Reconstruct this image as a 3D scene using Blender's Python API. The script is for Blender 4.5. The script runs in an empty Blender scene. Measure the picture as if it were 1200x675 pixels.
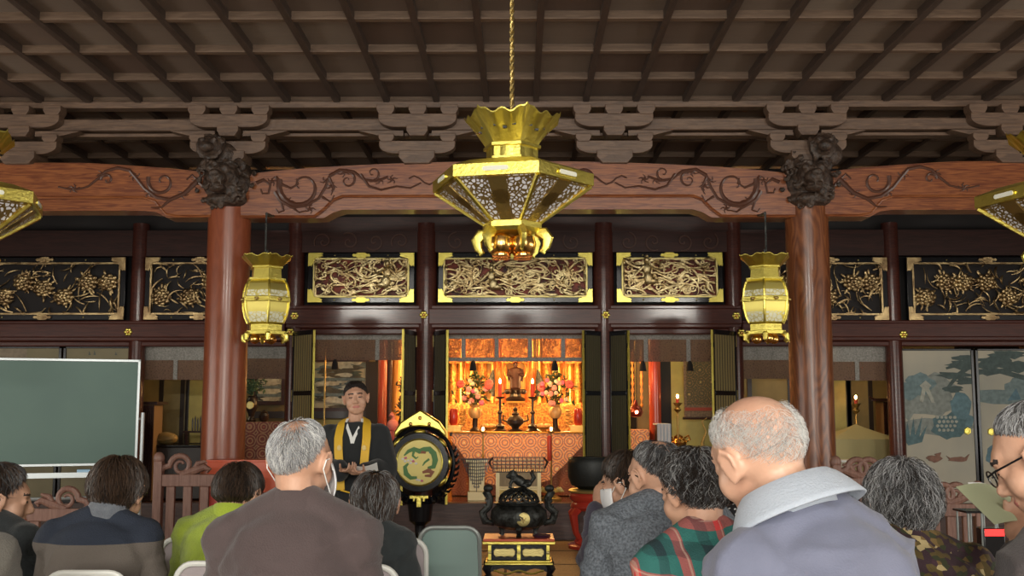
import bpy, bmesh, math, random
import numpy as np
from mathutils import Vector, Matrix, Euler, noise
random.seed(7)
PI = math.pi
COL = bpy.context.scene.collection
V = Vector

# ------------------------------------------------------------------ camera
CAM_H = 1.35
F = 1260.0
PITCH = math.atan(142.5 / F)
YAW = math.atan(9.0 / F)
FW = V((-math.sin(YAW) * math.cos(PITCH), math.cos(YAW) * math.cos(PITCH), math.sin(PITCH)))
RT = V((math.cos(YAW), math.sin(YAW), 0))
UP = RT.cross(FW)
def at(px, py, Y):
    d = FW * F + RT * (px - 600) - UP * (py - 337.5)
    return V((0, 0, CAM_H)) + d * (Y / d.y)
def X_(px, Y, py=430): return at(px, py, Y).x
def Z_(py, Y, px=600): return at(px, py, Y).z

# ------------------------------------------------------------------ materials
def M(name, col, rough=0.5, metal=0.0, var=None, bump=None, coat=0.0, grain=None, emit=None, alpha=1.0, spec=0.5, sheen=0.0):
    m = bpy.data.materials.new(name); m.use_nodes = True
    nt = m.node_tree; N = nt.nodes; L = nt.links
    b = N['Principled BSDF']
    def rgb(c): return (c[0], c[1], c[2], 1)
    b.inputs['Base Color'].default_value = rgb(col)
    b.inputs['Roughness'].default_value = rough
    b.inputs['Metallic'].default_value = metal
    b.inputs['Specular IOR Level'].default_value = spec
    b.inputs['Coat Weight'].default_value = coat
    b.inputs['Coat Roughness'].default_value = 0.12
    if sheen: b.inputs['Sheen Weight'].default_value = sheen
    if alpha < 1: b.inputs['Alpha'].default_value = alpha
    tc = N.new('ShaderNodeTexCoord')
    last = None
    def nz(scale, detail=4, stretch=None, dist=0.0):
        n = N.new('ShaderNodeTexNoise'); n.inputs['Scale'].default_value = scale
        n.inputs['Detail'].default_value = detail; n.inputs['Distortion'].default_value = dist
        if stretch:
            mp = N.new('ShaderNodeMapping'); mp.inputs['Scale'].default_value = stretch
            L.new(tc.outputs['Object'], mp.inputs['Vector']); L.new(mp.outputs['Vector'], n.inputs['Vector'])
        else: L.new(tc.outputs['Object'], n.inputs['Vector'])
        return n
    def ramp(src, c0, c1, p0=0.35, p1=0.65):
        r = N.new('ShaderNodeValToRGB'); r.color_ramp.elements[0].position = p0; r.color_ramp.elements[1].position = p1
        r.color_ramp.elements[0].color = rgb(c0); r.color_ramp.elements[1].color = rgb(c1)
        L.new(src, r.inputs['Fac']); return r
    if var:
        n = nz(var[0], 5); r = ramp(n.outputs['Fac'], col, var[1]); last = r.outputs['Color']
        L.new(last, b.inputs['Base Color'])
    if grain:   # (scale, stretch xyz, second colour, distortion)
        n = nz(grain[0], 6, grain[1], grain[3]); r = ramp(n.outputs['Fac'], col, grain[2], 0.38, 0.62)
        last = r.outputs['Color']; L.new(last, b.inputs['Base Color'])
    if bump:
        n = nz(bump[0], 5, bump[2] if len(bump) > 2 else None); bp = N.new('ShaderNodeBump'); bp.inputs['Strength'].default_value = bump[1]
        bp.inputs['Distance'].default_value = 0.02
        L.new(n.outputs['Fac'], bp.inputs['Height']); L.new(bp.outputs['Normal'], b.inputs['Normal'])
    if emit:
        b.inputs['Emission Color'].default_value = rgb(emit[0]); b.inputs['Emission Strength'].default_value = emit[1]
    return m

def nodes_of(m):
    nt = m.node_tree; return nt.nodes, nt.links, nt.nodes['Principled BSDF']
def math_(N, L, op, a, b=None):
    n = N.new('ShaderNodeMath'); n.operation = op
    for i, s in enumerate((a, b)):
        if s is None: continue
        if isinstance(s, (int, float)): n.inputs[i].default_value = s
        else: L.new(s, n.inputs[i])
    return n.outputs[0]
def mix_(N, L, fac, a, b):
    n = N.new('ShaderNodeMix'); n.data_type = 'RGBA'
    for s, k in ((fac, 0), (a, 6), (b, 7)):
        if isinstance(s, tuple): n.inputs[k].default_value = (*s, 1)
        elif isinstance(s, (int, float)): n.inputs[k].default_value = s
        else: L.new(s, n.inputs[k])
    return n.outputs[2]

# ------------------------------------------------------------------ mesh builder
class MB:
    def __init__(s): s.v = []; s.f = []; s.m = []; s.mi = 0; s.T = None
    def add(s, vs, fs):
        b = len(s.v)
        if s.T is not None: vs = [s.T @ V(p) for p in vs]
        s.v.extend([(p[0], p[1], p[2]) for p in vs])
        s.f.extend([tuple(i + b for i in f) for f in fs]); s.m.extend([s.mi] * len(fs)); return s
    def bx(s, x0, x1, y0, y1, z0, z1):
        if x0 > x1: x0, x1 = x1, x0
        if y0 > y1: y0, y1 = y1, y0
        if z0 > z1: z0, z1 = z1, z0
        v = [(x0,y0,z0),(x1,y0,z0),(x1,y1,z0),(x0,y1,z0),(x0,y0,z1),(x1,y0,z1),(x1,y1,z1),(x0,y1,z1)]
        return s.add(v, [(0,3,2,1),(4,5,6,7),(0,1,5,4),(1,2,6,5),(2,3,7,6),(3,0,4,7)])
    def cbx(s, c, sx, sy, sz): return s.bx(c[0]-sx/2, c[0]+sx/2, c[1]-sy/2, c[1]+sy/2, c[2]-sz/2, c[2]+sz/2)
    def tube(s, pts, r, n=8, closed=False, flat=1.0):
        pts = [V(p) for p in pts]; k = len(pts)
        if not isinstance(r, (list, tuple)): r = [r] * k
        vs = []; nrm = None
        for i, p in enumerate(pts):
            if closed: t = pts[(i+1) % k] - pts[i-1]
            else: t = pts[min(i+1, k-1)] - pts[max(i-1, 0)]
            if t.length < 1e-9: t = V((0,0,1))
            t.normalize()
            if nrm is None:
                a = V((0,1,0)) if abs(t.y) < 0.9 else V((1,0,0))
                nrm = (a - t * a.dot(t)).normalized()
            else:
                q = nrm - t * nrm.dot(t)
                nrm = q.normalized() if q.length > 1e-6 else nrm
            bn = t.cross(nrm)
            for j in range(n):
                a = 2*PI*j/n; vs.append(p + (nrm*math.cos(a)*flat + bn*math.sin(a)) * r[i])
        fs = []
        for i in range(k if closed else k-1):
            for j in range(n):
                a, b = i*n+j, i*n+(j+1) % n; c, d = ((i+1) % k)*n+(j+1) % n, ((i+1) % k)*n+j
                fs.append((a, b, c, d))
        if not closed: fs.append(tuple(range(n-1, -1, -1))); fs.append(tuple((k-1)*n+j for j in range(n)))
        return s.add(vs, fs)
    def lathe(s, prof, c=(0,0,0), n=24, ph=0.0, sy=1.0, R=None):
        c = V(c); vs = []; k = len(prof)
        for r, z in prof:
            for j in range(n):
                a = 2*PI*j/n + ph; p = V((r*math.sin(a), -r*math.cos(a)*sy, z))
                vs.append(c + (R @ p if R is not None else p))
        fs = []
        for i in range(k-1):
            for j in range(n):
                fs.append((i*n+j, i*n+(j+1) % n, (i+1)*n+(j+1) % n, (i+1)*n+j))
        if prof[0][0] > 1e-6: fs.append(tuple(range(n-1, -1, -1)))
        if prof[-1][0] > 1e-6: fs.append(tuple((k-1)*n+j for j in range(n)))
        return s.add(vs, fs)
    def ell(s, c, r, R=None, nu=12, nv=8):
        c = V(c)
        if isinstance(r, (int, float)): r = (r, r, r)
        vs = [V((0,0,1))]
        for i in range(1, nv):
            t = PI*i/nv
            for j in range(nu):
                a = 2*PI*j/nu; vs.append(V((math.sin(t)*math.cos(a), math.sin(t)*math.sin(a), math.cos(t))))
        vs.append(V((0,0,-1)))
        out = []
        for p in vs:
            q = V((p.x*r[0], p.y*r[1], p.z*r[2])); out.append(c + (R @ q if R is not None else q))
        fs = [(0, 1+j, 1+(j+1) % nu) for j in range(nu)]
        for i in range(nv-2):
            for j in range(nu):
                a = 1+i*nu+j; b = 1+i*nu+(j+1) % nu; fs.append((a, a+nu, b+nu, b))
        l = len(out)-1; o = 1+(nv-2)*nu
        fs += [(l, o+(j+1) % nu, o+j) for j in range(nu)]
        return s.add(out, fs)
    def prism(s, poly, y0, y1, plane='xz'):
        n = len(poly)
        ar = sum(poly[i][0]*poly[(i+1)%n][1]-poly[(i+1)%n][0]*poly[i][1] for i in range(n))
        if ar < 0: poly = poly[::-1]
        if plane == 'xz': vs = [(a, y0, b) for a, b in poly] + [(a, y1, b) for a, b in poly]
        elif plane == 'xy': vs = [(a, b, y1) for a, b in poly] + [(a, b, y0) for a, b in poly]
        else: vs = [(y1, a, b) for a, b in poly] + [(y0, a, b) for a, b in poly]
        fs = [tuple(range(n)), tuple(range(2*n-1, n-1, -1))] + [(i, i+n, (i+1) % n+n, (i+1) % n) for i in range(n)]
        return s.add(vs, fs)
    def sheet(s, fn, nu, nv, thick=None):
        vs = [V(fn(i/nu, j/nv)) for j in range(nv+1) for i in range(nu+1)]
        fs = [(j*(nu+1)+i, j*(nu+1)+i+1, (j+1)*(nu+1)+i+1, (j+1)*(nu+1)+i) for j in range(nv) for i in range(nu)]
        if thick:
            t = V(thick); m = len(vs); vs2 = vs + [p + t for p in vs]
            fs2 = fs + [tuple(i+m for i in reversed(f)) for f in fs]
            ring = list(range(nu+1)) + [j*(nu+1)+nu for j in range(1, nv+1)] + [nv*(nu+1)+i for i in range(nu-1, -1, -1)] + [j*(nu+1) for j in range(nv-1, 0, -1)]
            fs2 += [(ring[i], ring[i]+m, ring[(i+1) % len(ring)]+m, ring[(i+1) % len(ring)]) for i in range(len(ring))]
            return s.add(vs2, fs2)
        return s.add(vs, fs)
    def mesh(s, name, mats, off=(0,0,0), sharp=38):
        me = bpy.data.meshes.new(name); o = V(off)
        me.from_pydata([(p[0]-o.x, p[1]-o.y, p[2]-o.z) for p in s.v], [], s.f)
        for m in (mats if isinstance(mats, (list, tuple)) else [mats]): me.materials.append(m)
        me.polygons.foreach_set('material_index', s.m); me.polygons.foreach_set('use_smooth', [True]*len(s.f))
        me.update(); me.set_sharp_from_angle(angle=math.radians(sharp)); return me
    def build(s, name, mats, parent=None, label=None, cat=None, group=None, kind=None, bevel=0, local=False, sharp=38):
        if parent is not None and not local: off = parent.location
        elif parent is None:
            a = np.array(s.v); off = V(((a[:,0].min()+a[:,0].max())/2, (a[:,1].min()+a[:,1].max())/2, a[:,2].min()))
        else: off = V((0,0,0))
        if parent is not None and parent.parent is not None and not local: off = parent.location + parent.parent.location
        o = bpy.data.objects.new(name, s.mesh(name, mats, off, sharp)); COL.objects.link(o)
        if parent is not None: o.parent = parent
        else: o.location = off
        tag(o, label, cat, group, kind)
        if bevel:
            b = o.modifiers.new('bevel', 'BEVEL'); b.width = bevel; b.segments = 2; b.limit_method = 'ANGLE'; b.angle_limit = 0.7
        return o
def tag(o, label=None, cat=None, group=None, kind=None):
    if label: o['label'] = label
    if cat: o['category'] = cat
    if group: o['group'] = group
    if kind: o['kind'] = kind
def top(name, label, cat, loc=(0,0,0), rz=0, group=None, kind=None):
    o = bpy.data.objects.new(name, None); o.empty_display_size = 0.05; COL.objects.link(o)
    o.location = loc; o.rotation_euler = (0, 0, rz); tag(o, label, cat, group, kind); return o
def struct(mb, name, mats, bevel=0): return mb.build(name, mats, kind='structure', bevel=bevel)
def kids(o): return [c for c in COL.objects if c.parent == o]
def clone(o, loc=None, rz=None, label=None, parent=None):
    c = o.copy(); COL.objects.link(c)
    if parent is not None: c.parent = parent
    if loc is not None: c.location = loc
    if rz is not None: c.rotation_euler = (0, 0, rz)
    if label: c['label'] = label
    for k in kids(o): clone(k, parent=c)
    return c
def arc(cx, cz, r, a0, a1, n=12): return [(cx+r*math.cos(a0+(a1-a0)*i/n), cz+r*math.sin(a0+(a1-a0)*i/n)) for i in range(n+1)]

# ------------------------------------------------------------------ palette
mt = {}
mt['ceil_batten'] = M('ceiling batten wood', (.05,.032,.024), .55, grain=(6,(8,1,8),(.07,.045,.034),1))  # lengthwise battens: shade of their sideways faces put into a darker wood colour
mt['ceil_cross'] = M('ceiling cross batten wood', (.12,.074,.048), .55, grain=(5,(1,12,12),(.17,.108,.07),1))
mt['bracket'] = M('bracket wood', (.09,.052,.034), .5, grain=(5,(1,10,10),(.15,.088,.055),1), bump=(20,.15))
mt['beam'] = M('polished keyaki beam', (.13,.032,.012), .32, grain=(3,(1,10,14),(.27,.088,.028),2), coat=.25)
mt['vine'] = M('carved vine wood', (.075,.026,.014), .45, coat=.2)
mt['dark'] = M('dark lacquered wood', (.030,.012,.010), .4, grain=(4,(1,14,14),(.05,.018,.014),1), coat=.1, spec=.3)
mt['nageshi'] = M('lacquered tie beam', (.052,.014,.011), .34, grain=(4,(1,16,16),(.085,.024,.016),1), coat=.3, spec=.25)
mt['lion'] = M('old dark carving', (.024,.015,.011), .5, var=(30,(.07,.042,.028)), bump=(60,.5))
mt['black'] = M('black lacquer', (.006,.006,.008), .25, coat=.25, spec=.35)
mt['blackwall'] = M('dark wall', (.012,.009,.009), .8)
mt['gold'] = M('bright gilt brass', (.84,.71,.17), .36, 1.0, var=(9,(.72,.60,.13)), bump=(60,.14))
mt['goldo'] = M('warm gilt brass', (.90,.52,.16), .22, 1.0)
mt['goldpale'] = M('pale gilt', (.70,.58,.24), .42, .9, bump=(90,.3))
mt['carve'] = M('aged gilt carving', (.80,.66,.36), .30, .9, var=(10,(.45,.31,.14)), bump=(80,.35))
mt['carved'] = M('dim gilt carving', (.55,.40,.20), .28, .9, var=(10,(.22,.14,.07)), bump=(80,.35))
mt['redback'] = M('vermilion ground', (.28,.045,.02), .6, var=(12,(.05,.015,.01)))
mt['bronze'] = M('dark bronze', (.075,.078,.074), .42, .75, bump=(40,.4), var=(20,(.02,.02,.018)))
mt['red'] = M('red lacquer', (.42,.035,.02), .25, coat=.4)
mt['redtop'] = M('orange red lacquer', (.55,.09,.035), .4, coat=.2)
mt['white'] = M('white paper', (.8,.8,.78), .7)
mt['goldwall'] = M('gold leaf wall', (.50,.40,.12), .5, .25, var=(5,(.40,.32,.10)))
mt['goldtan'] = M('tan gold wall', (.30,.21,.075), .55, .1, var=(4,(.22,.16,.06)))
mt['chairwhite'] = M('off white tubular steel', (.72,.72,.68), .35)
mt['lilac'] = M('grey lilac vinyl', (.33,.28,.29), .5, bump=(200,.1))
mt['greenpad'] = M('grey green vinyl', (.12,.19,.17), .45)
mt['greybr'] = M('grey steel', (.28,.30,.29), .35, .5)
mt['skin'] = M('skin', (.54,.31,.21), .5, var=(25,(.48,.26,.17)), bump=(150,.05))
mt['skinpale'] = M('balding scalp skin', (.62,.37,.26), .42, var=(10,(.53,.29,.20)), bump=(120,.06))
mt['lip'] = M('lips', (.45,.15,.12), .45)
mt['eyedark'] = M('eye line', (.02,.012,.01), .5)
mt['flame'] = M('candle flame', (1,.6,.2), .5, emit=((1,.55,.18), 60))
mt['bulb'] = M('small warm lamp', (1,.6,.2), .5, emit=((1,.45,.15), 40))
mt['candle'] = M('red candle wax', (.5,.05,.02), .4)
# ================================================================== the hall
YW = 11.5           # plane of the inner colonnade
YB = 9.0            # plane of the great pillars
ZC = Z_(122, YB)    # ceiling
PLAT = 0.365
XL, XR, YBACK, YEND = -7.6, 7.5, -3.6, 16.2

# floor: tatami mats with dark cloth borders
m = M('tatami', (.20,.135,.065), .6, grain=(90,(1,.12,1),(.26,.18,.09),0))
N, L, b = nodes_of(m)
mb = MB(); mb.bx(XL, XR, YBACK, YW+.05, -.1, 0)
mb.mi = 1
y = YW-.02
k = 0
while y > YBACK:
    mb.bx(XL, XR, y-.022, y, 0, .003); y -= .91; k += 1
x = -7.4
while x < XR:
    mb.bx(x-.012, x+.012, YBACK, YW-.03, 0, .0032); x += 1.82
struct(mb, 'floor', [m, M('tatami border', (.03,.022,.015), .8)])

# ceiling boards: every coffer its own tone
m = M('ceiling boards', (.1,.08,.06), .6, bump=(30,.15,(1,10,1)))
N, L, b = nodes_of(m)
tc = N.new('ShaderNodeTexCoord'); sp = N.new('ShaderNodeSeparateXYZ'); L.new(tc.outputs['Object'], sp.inputs[0])
CX, CY = .4255, .665
x0c = X_(512, YB, 122)
OBX, OBY = (XL+XR)/2, (YBACK+YEND)/2
cx_ = math_(N, L, 'FLOOR', math_(N, L, 'DIVIDE', math_(N, L, 'SUBTRACT', sp.outputs[0], x0c-OBX), CX))
cy_ = math_(N, L, 'FLOOR', math_(N, L, 'DIVIDE', math_(N, L, 'SUBTRACT', sp.outputs[1], YB-OBY), CY))
cb = N.new('ShaderNodeCombineXYZ'); L.new(cx_, cb.inputs[0]); L.new(cy_, cb.inputs[1])
wn = N.new('ShaderNodeTexWhiteNoise'); L.new(cb.outputs[0], wn.inputs['Vector'])
cr = N.new('ShaderNodeValToRGB'); L.new(wn.outputs['Value'], cr.inputs[0])
cr.color_ramp.elements[0].color = (.115,.07,.052,1); cr.color_ramp.elements[1].color = (.27,.21,.165,1)
ng = N.new('ShaderNodeTexNoise'); ng.inputs['Scale'].default_value = 4; ng.inputs['Detail'].default_value = 6
mp = N.new('ShaderNodeMapping'); mp.inputs['Scale'].default_value = (1,14,1); L.new(tc.outputs['Object'], mp.inputs[0]); L.new(mp.outputs[0], ng.inputs['Vector'])
L.new(mix_(N, L, math_(N, L, 'MULTIPLY', ng.outputs['Fac'], .5), cr.outputs[0], (.11,.075,.058)), b.inputs['Base Color'])
mb = MB(); mb.bx(XL, XR, YBACK, YEND, ZC+.062, ZC+.25)
struct(mb, 'ceiling', [m])
mb = MB(); i = -20
while i < 22:
    x = x0c + i*CX
    if XL+.1 < x < XR-.1: mb.bx(x-.024, x+.024, YBACK+.01, YEND-.1, ZC+.0, ZC+.063)
    i += 1
struct(mb, 'trim_1', [mt['ceil_batten']])
mb = MB(); y = YB
while y > YBACK+.3:
    mb.bx(XL+.01, XR-.01, y-.02, y+.035, ZC+.006, ZC+.063); y -= CY
y = YB+CY
while y < YW-.2:
    mb.bx(XL+.01, XR-.01, y-.02, y+.035, ZC+.006, ZC+.063); y += CY
struct(mb, 'trim_2', [mt['ceil_cross']])
# tiers of purlins over the great beam
mb = MB()
mb.bx(XL+.01, XR-.01, YB-.06, YB+.06, ZC-.045, ZC+.015)
mb.bx(XL+.01, XR-.01, YB-.03, YB+.10, ZC-.235, ZC-.135)
mb.bx(XL+.01, XR-.01, YB+.02, YB+.14, ZC-.275, ZC-.245)
struct(mb, 'trim_3', [mt['bracket']], bevel=.006)

# walls of the room (side, rear with openings for daylight, far end)
wallm = M('dark timber wall', (.13,.085,.055), .7, grain=(4,(8,8,1),(.19,.13,.085),1))
mb = MB(); mb.bx(XL-.15, XL, YBACK, 1.5, 0, ZC+.1); mb.bx(XL-.15, XL, 7.5, YEND, 0, ZC+.1); mb.bx(XL-.15, XL, 1.5, 7.5, 0, .5); mb.bx(XL-.15, XL, 1.5, 7.5, 2.3, ZC+.1)
struct(mb, 'wall_left', [wallm])
mb = MB(); mb.bx(XR, XR+.15, YBACK, 1.5, 0, ZC+.1); mb.bx(XR, XR+.15, 7.5, YEND, 0, ZC+.1); mb.bx(XR, XR+.15, 1.5, 7.5, 0, .5); mb.bx(XR, XR+.15, 1.5, 7.5, 2.3, ZC+.1)
struct(mb, 'wall_right', [wallm])
TW = [(-3.75, .62), (-.05, .62), (3.8, .5)]; TZ0, TZ1 = Z_(378, YW)+ (Z_(378, YW)-CAM_H)*((YW-YBACK)/YW), 0
TZ0 = CAM_H + (Z_(368.5, YW)-CAM_H)/YW*(2*YW-YBACK); TZ1 = CAM_H + (Z_(356, YW)-CAM_H)/YW*(2*YW-YBACK)
mb = MB()
mb.bx(XL, XR, YBACK-.15, YBACK, 0, .25); mb.bx(XL, -5.6, YBACK-.15, YBACK, .25, 2.5); mb.bx(5.6, XR, YBACK-.15, YBACK, .25, 2.5); mb.bx(-3.4, -1.5, YBACK-.15, YBACK, .25, 2.5); mb.bx(1.5, 3.4, YBACK-.15, YBACK, .25, 2.5)
mb.bx(XL, XR, YBACK-.15, YBACK, 2.5, TZ0); mb.bx(XL, XR, YBACK-.15, YBACK, TZ1, ZC+.1)
e = XL
for c, w in TW: mb.bx(e, c-w, YBACK-.15, YBACK, TZ0, TZ1); e = c+w
mb.bx(e, XR, YBACK-.15, YBACK, TZ0, TZ1)
struct(mb, 'wall_back', [wallm])
mb = MB(); mb.bx(XL, XR, YEND, YEND+.15, 0, ZC+.1)
struct(mb, 'wall_front', [mt['blackwall']])
def window(i, axis, a0, a1, z0, z1, pos, n):
    mb = MB(); t = .03
    for k in range(n+1):
        a = a0+(a1-a0)*k/n
        if axis == 'y': mb.bx(a-t, a+t, pos-.03, pos+.03, z0, z1)
        else: mb.bx(pos-.03, pos+.03, a-t, a+t, z0, z1)
    for z in (z0+t, z1-t):
        if axis == 'y': mb.bx(a0, a1, pos-.031, pos+.031, z-t, z+t)
        else: mb.bx(pos-.031, pos+.031, a0, a1, z-t, z+t)
    struct(mb, 'window_%d' % i, [mt['dark']])
window(1, 'y', -1.5, 1.5, .25, 2.5, YBACK-.06, 2)
window(4, 'y', -5.6, -3.4, .25, 2.5, YBACK-.06, 2)
window(5, 'y', 3.4, 5.6, .25, 2.5, YBACK-.06, 2)
window(2, 'x', 1.5, 7.5, .5, 2.3, XL-.06, 4)
window(3, 'x', 1.5, 7.5, .5, 2.3, XR+.06, 4)

# raised inner sanctuary floor with its dark step front
platm = M('polished plank floor', (.10,.045,.022), .16, grain=(5,(12,1,1),(.16,.07,.035),1), coat=.4)
stepm = M('step riser wood', (.05,.022,.018), .4, grain=(4,(1,10,12),(.09,.045,.035),1))
mb = MB(); mb.bx(XL, XR, YW, YEND, -.05, PLAT)
mb.mi = 1; mb.bx(XL, XR, YW-.05, YW+.10, 0, PLAT+.012); mb.bx(XL, XR, YW-.09, YW-.05, .25, PLAT+.012)
struct(mb, 'floor_sanctuary', [platm, stepm])

# dark backing above the colonnade and the tie beams
ZT = ZC+.02
def wz(py): return Z_(py, YW)
def wx(px, py=400): return at(px, py, YW).x
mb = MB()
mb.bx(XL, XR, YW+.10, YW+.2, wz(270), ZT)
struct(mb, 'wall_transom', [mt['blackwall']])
XC0, XC1 = wx(336, 380), wx(868, 380)
mb = MB()   # centre bays
mb.bx(XC0, XC1, YW-.07, YW+.12, wz(385), wz(358)); mb.bx(XC0, XC1, YW-.085, YW-.0, wz(381), wz(362))
mb.bx(XC0, XC1, YW-.03, YW+.08, wz(392), wz(385))
struct(mb, 'trim_4', [mt['nageshi']], bevel=.012)
mb = MB()   # side bays
for a, c in ((XL, XC0), (XC1, XR)):
    mb.bx(a, c, YW-.07, YW+.12, wz(400), wz(376)); mb.bx(a, c, YW-.085, YW-.0, wz(396), wz(379)); mb.bx(a, c, YW-.03, YW+.08, wz(406), wz(400))
struct(mb, 'trim_5', [mt['nageshi']], bevel=.012)
mb = MB()   # carved upper tie beam
mb.bx(XC0, XC1, YW-.04, YW+.10, wz(296), wz(272)); mb.bx(XL, XC0, YW-.02, YW+.10, wz(300), wz(270)); mb.bx(XC1, XR, YW-.02, YW+.10, wz(300), wz(270))
mb.mi = 1
def spiral(cx, cz, r, turns, sgn, a0, n=26, y=0, k=1.0):
    out = []
    for i in range(n+1):
        t = i/n; a = a0 + sgn*turns*2*PI*t; rr = r*(1-t)**k + .004
        out.append((cx+rr*math.cos(a), y, cz+rr*math.sin(a)))
    return out
rnd = random.Random(3)
for px in (380, 410, 440, 470, 535, 560, 640, 670, 735, 765, 800, 830):
    c = at(px, 284, YW); sg = rnd.choice((-1, 1))
    mb.tube(spiral(c.x, c.z, .10, 1.3, sg, rnd.uniform(0, 6), y=YW-.045), .009, 5)
struct(mb, 'trim_6', [mt['dark'], mt['vine']])
mb = MB(); mb.bx(wx(345), wx(862), YW-.05, YW+.10, wz(272), wz(255)); struct(mb, 'trim_7', [mt['dark']])
# wall under transoms behind ranma (dark space)
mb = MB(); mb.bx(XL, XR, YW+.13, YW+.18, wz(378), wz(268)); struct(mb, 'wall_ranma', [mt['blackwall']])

# posts
def post(px, w, y0, y1, label, rnd_=True, lift=0):
    x = wx(px); r = w/2/109.6
    t = top('round_post', label, 'post', (x, YW+.02, PLAT+.012), group='round posts of the inner colonnade', kind='thing')
    mb = MB(); mb.lathe([(r*1.02, PLAT+.012), (r, PLAT+.2), (r, wz(y1))], (x, YW+.02, 0), 28); mb.build('shaft', mt['nageshi'], t)
    return t
post(499, 25, 0, 262, 'round post left of the lit altar bay, behind the drum')
post(708, 25, 0, 262, 'round post right of the lit altar bay, behind the bowl gong')
post(345, 20, 0, 262, 'round post beside the left hanging barrel lantern')
post(861, 20, 0, 262, 'round post beside the right hanging barrel lantern')
post(160, 19, 0, 262, 'round post between the two transoms behind the green board')
post(1048, 19, 0, 262, 'round post at the left edge of the painted sliding doors')

# rosette nail covers
def rosette(px, py, label):
    c = at(px, py, YW-.10 if px in (0,) else YW-.09); t = top('rosette_nail_cover', label, 'ornament', c, group='gilt flower nail covers on the tie beams')
    mb = MB()
    for k in range(6):
        a = k*PI/3; mb.ell((c.x+.027*math.cos(a), c.y, c.z+.027*math.sin(a)), (.019,.012,.019), nu=10, nv=6)
    mb.build('petals', mt['gold'], t)
    mb = MB(); mb.ell((c.x, c.y-.01, c.z), (.018,.014,.018), nu=10, nv=6); mb.build('boss', mt['goldo'], t)
rosette(496.5, 369, 'gilt flower nail cover on the post left of the altar bay')
rosette(710, 369, 'gilt flower nail cover on the post right of the altar bay')
rosette(345, 370, 'gilt flower nail cover just right of the left barrel lantern, the upper')
rosette(863, 370, 'gilt flower nail cover just left of the right barrel lantern, the upper')
rosette(340, 389, 'gilt flower nail cover beside the left barrel lantern feet, the lower')
rosette(869, 390, 'gilt flower nail cover beside the right barrel lantern feet, the lower')
rosette(150, 389, 'gilt flower nail cover above the green board')
rosette(1059, 392, 'gilt flower nail cover above the painted sliding doors')

# ------------------------------------------------------------------ great pillars
def keyaki(name, c0, c1, seed):
    m = M(name, c0, .34, coat=.12); N, L, b = nodes_of(m)
    tc = N.new('ShaderNodeTexCoord'); mp = N.new('ShaderNodeMapping'); mp.inputs['Scale'].default_value = (5,5,.9); mp.inputs['Location'].default_value = (seed, 0, 0)
    L.new(tc.outputs['Object'], mp.inputs[0])
    n = N.new('ShaderNodeTexNoise'); n.inputs['Scale'].default_value = 1.1; n.inputs['Detail'].default_value = 2; L.new(mp.outputs[0], n.inputs['Vector'])
    s = math_(N, L, 'SINE', math_(N, L, 'MULTIPLY', n.outputs['Fac'], 90))
    s = math_(N, L, 'ADD', math_(N, L, 'MULTIPLY', s, .5), .5)
    f = N.new('ShaderNodeTexNoise'); f.inputs['Scale'].default_value = 60; L.new(mp.outputs[0], f.inputs['Vector'])
    L.new(mix_(N, L, math_(N, L, 'MULTIPLY', math_(N, L, 'ADD', s, f.outputs['Fac']), .5), c0, c1), b.inputs['Base Color'])
    return m
keyL = keyaki('keyaki pillar red', (.19,.045,.018), (.25,.065,.026), 0)
keyR = keyaki('keyaki pillar grained', (.075,.018,.007), (.26,.088,.030), 3)
PL = at(265, 400, YB).x; PR = at(949.5, 400, YB).x; PRAD = .178
for x, mm, lb in ((PL, keyL, 'thick polished red brown timber pillar on the left, behind the lattice screen'), (PR, keyR, 'thick polished timber pillar with wavy grain on the right')):
    t = top('great_pillar', lb, 'pillar', (x, YB, 0), kind='thing')
    mb = MB(); mb.lathe([(PRAD*1.03, .1), (PRAD, .5), (PRAD, Z_(225, YB))], (x, YB, 0), 48); mb.build('shaft', mm, t)
    mb = MB(); mb.lathe([(PRAD+.07, 0), (PRAD+.08, .03), (PRAD+.06, .08), (PRAD+.02, .11)], (x, YB, 0), 48); mb.build('stone_base', M('stone', (.2,.2,.19), .8), t)

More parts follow.
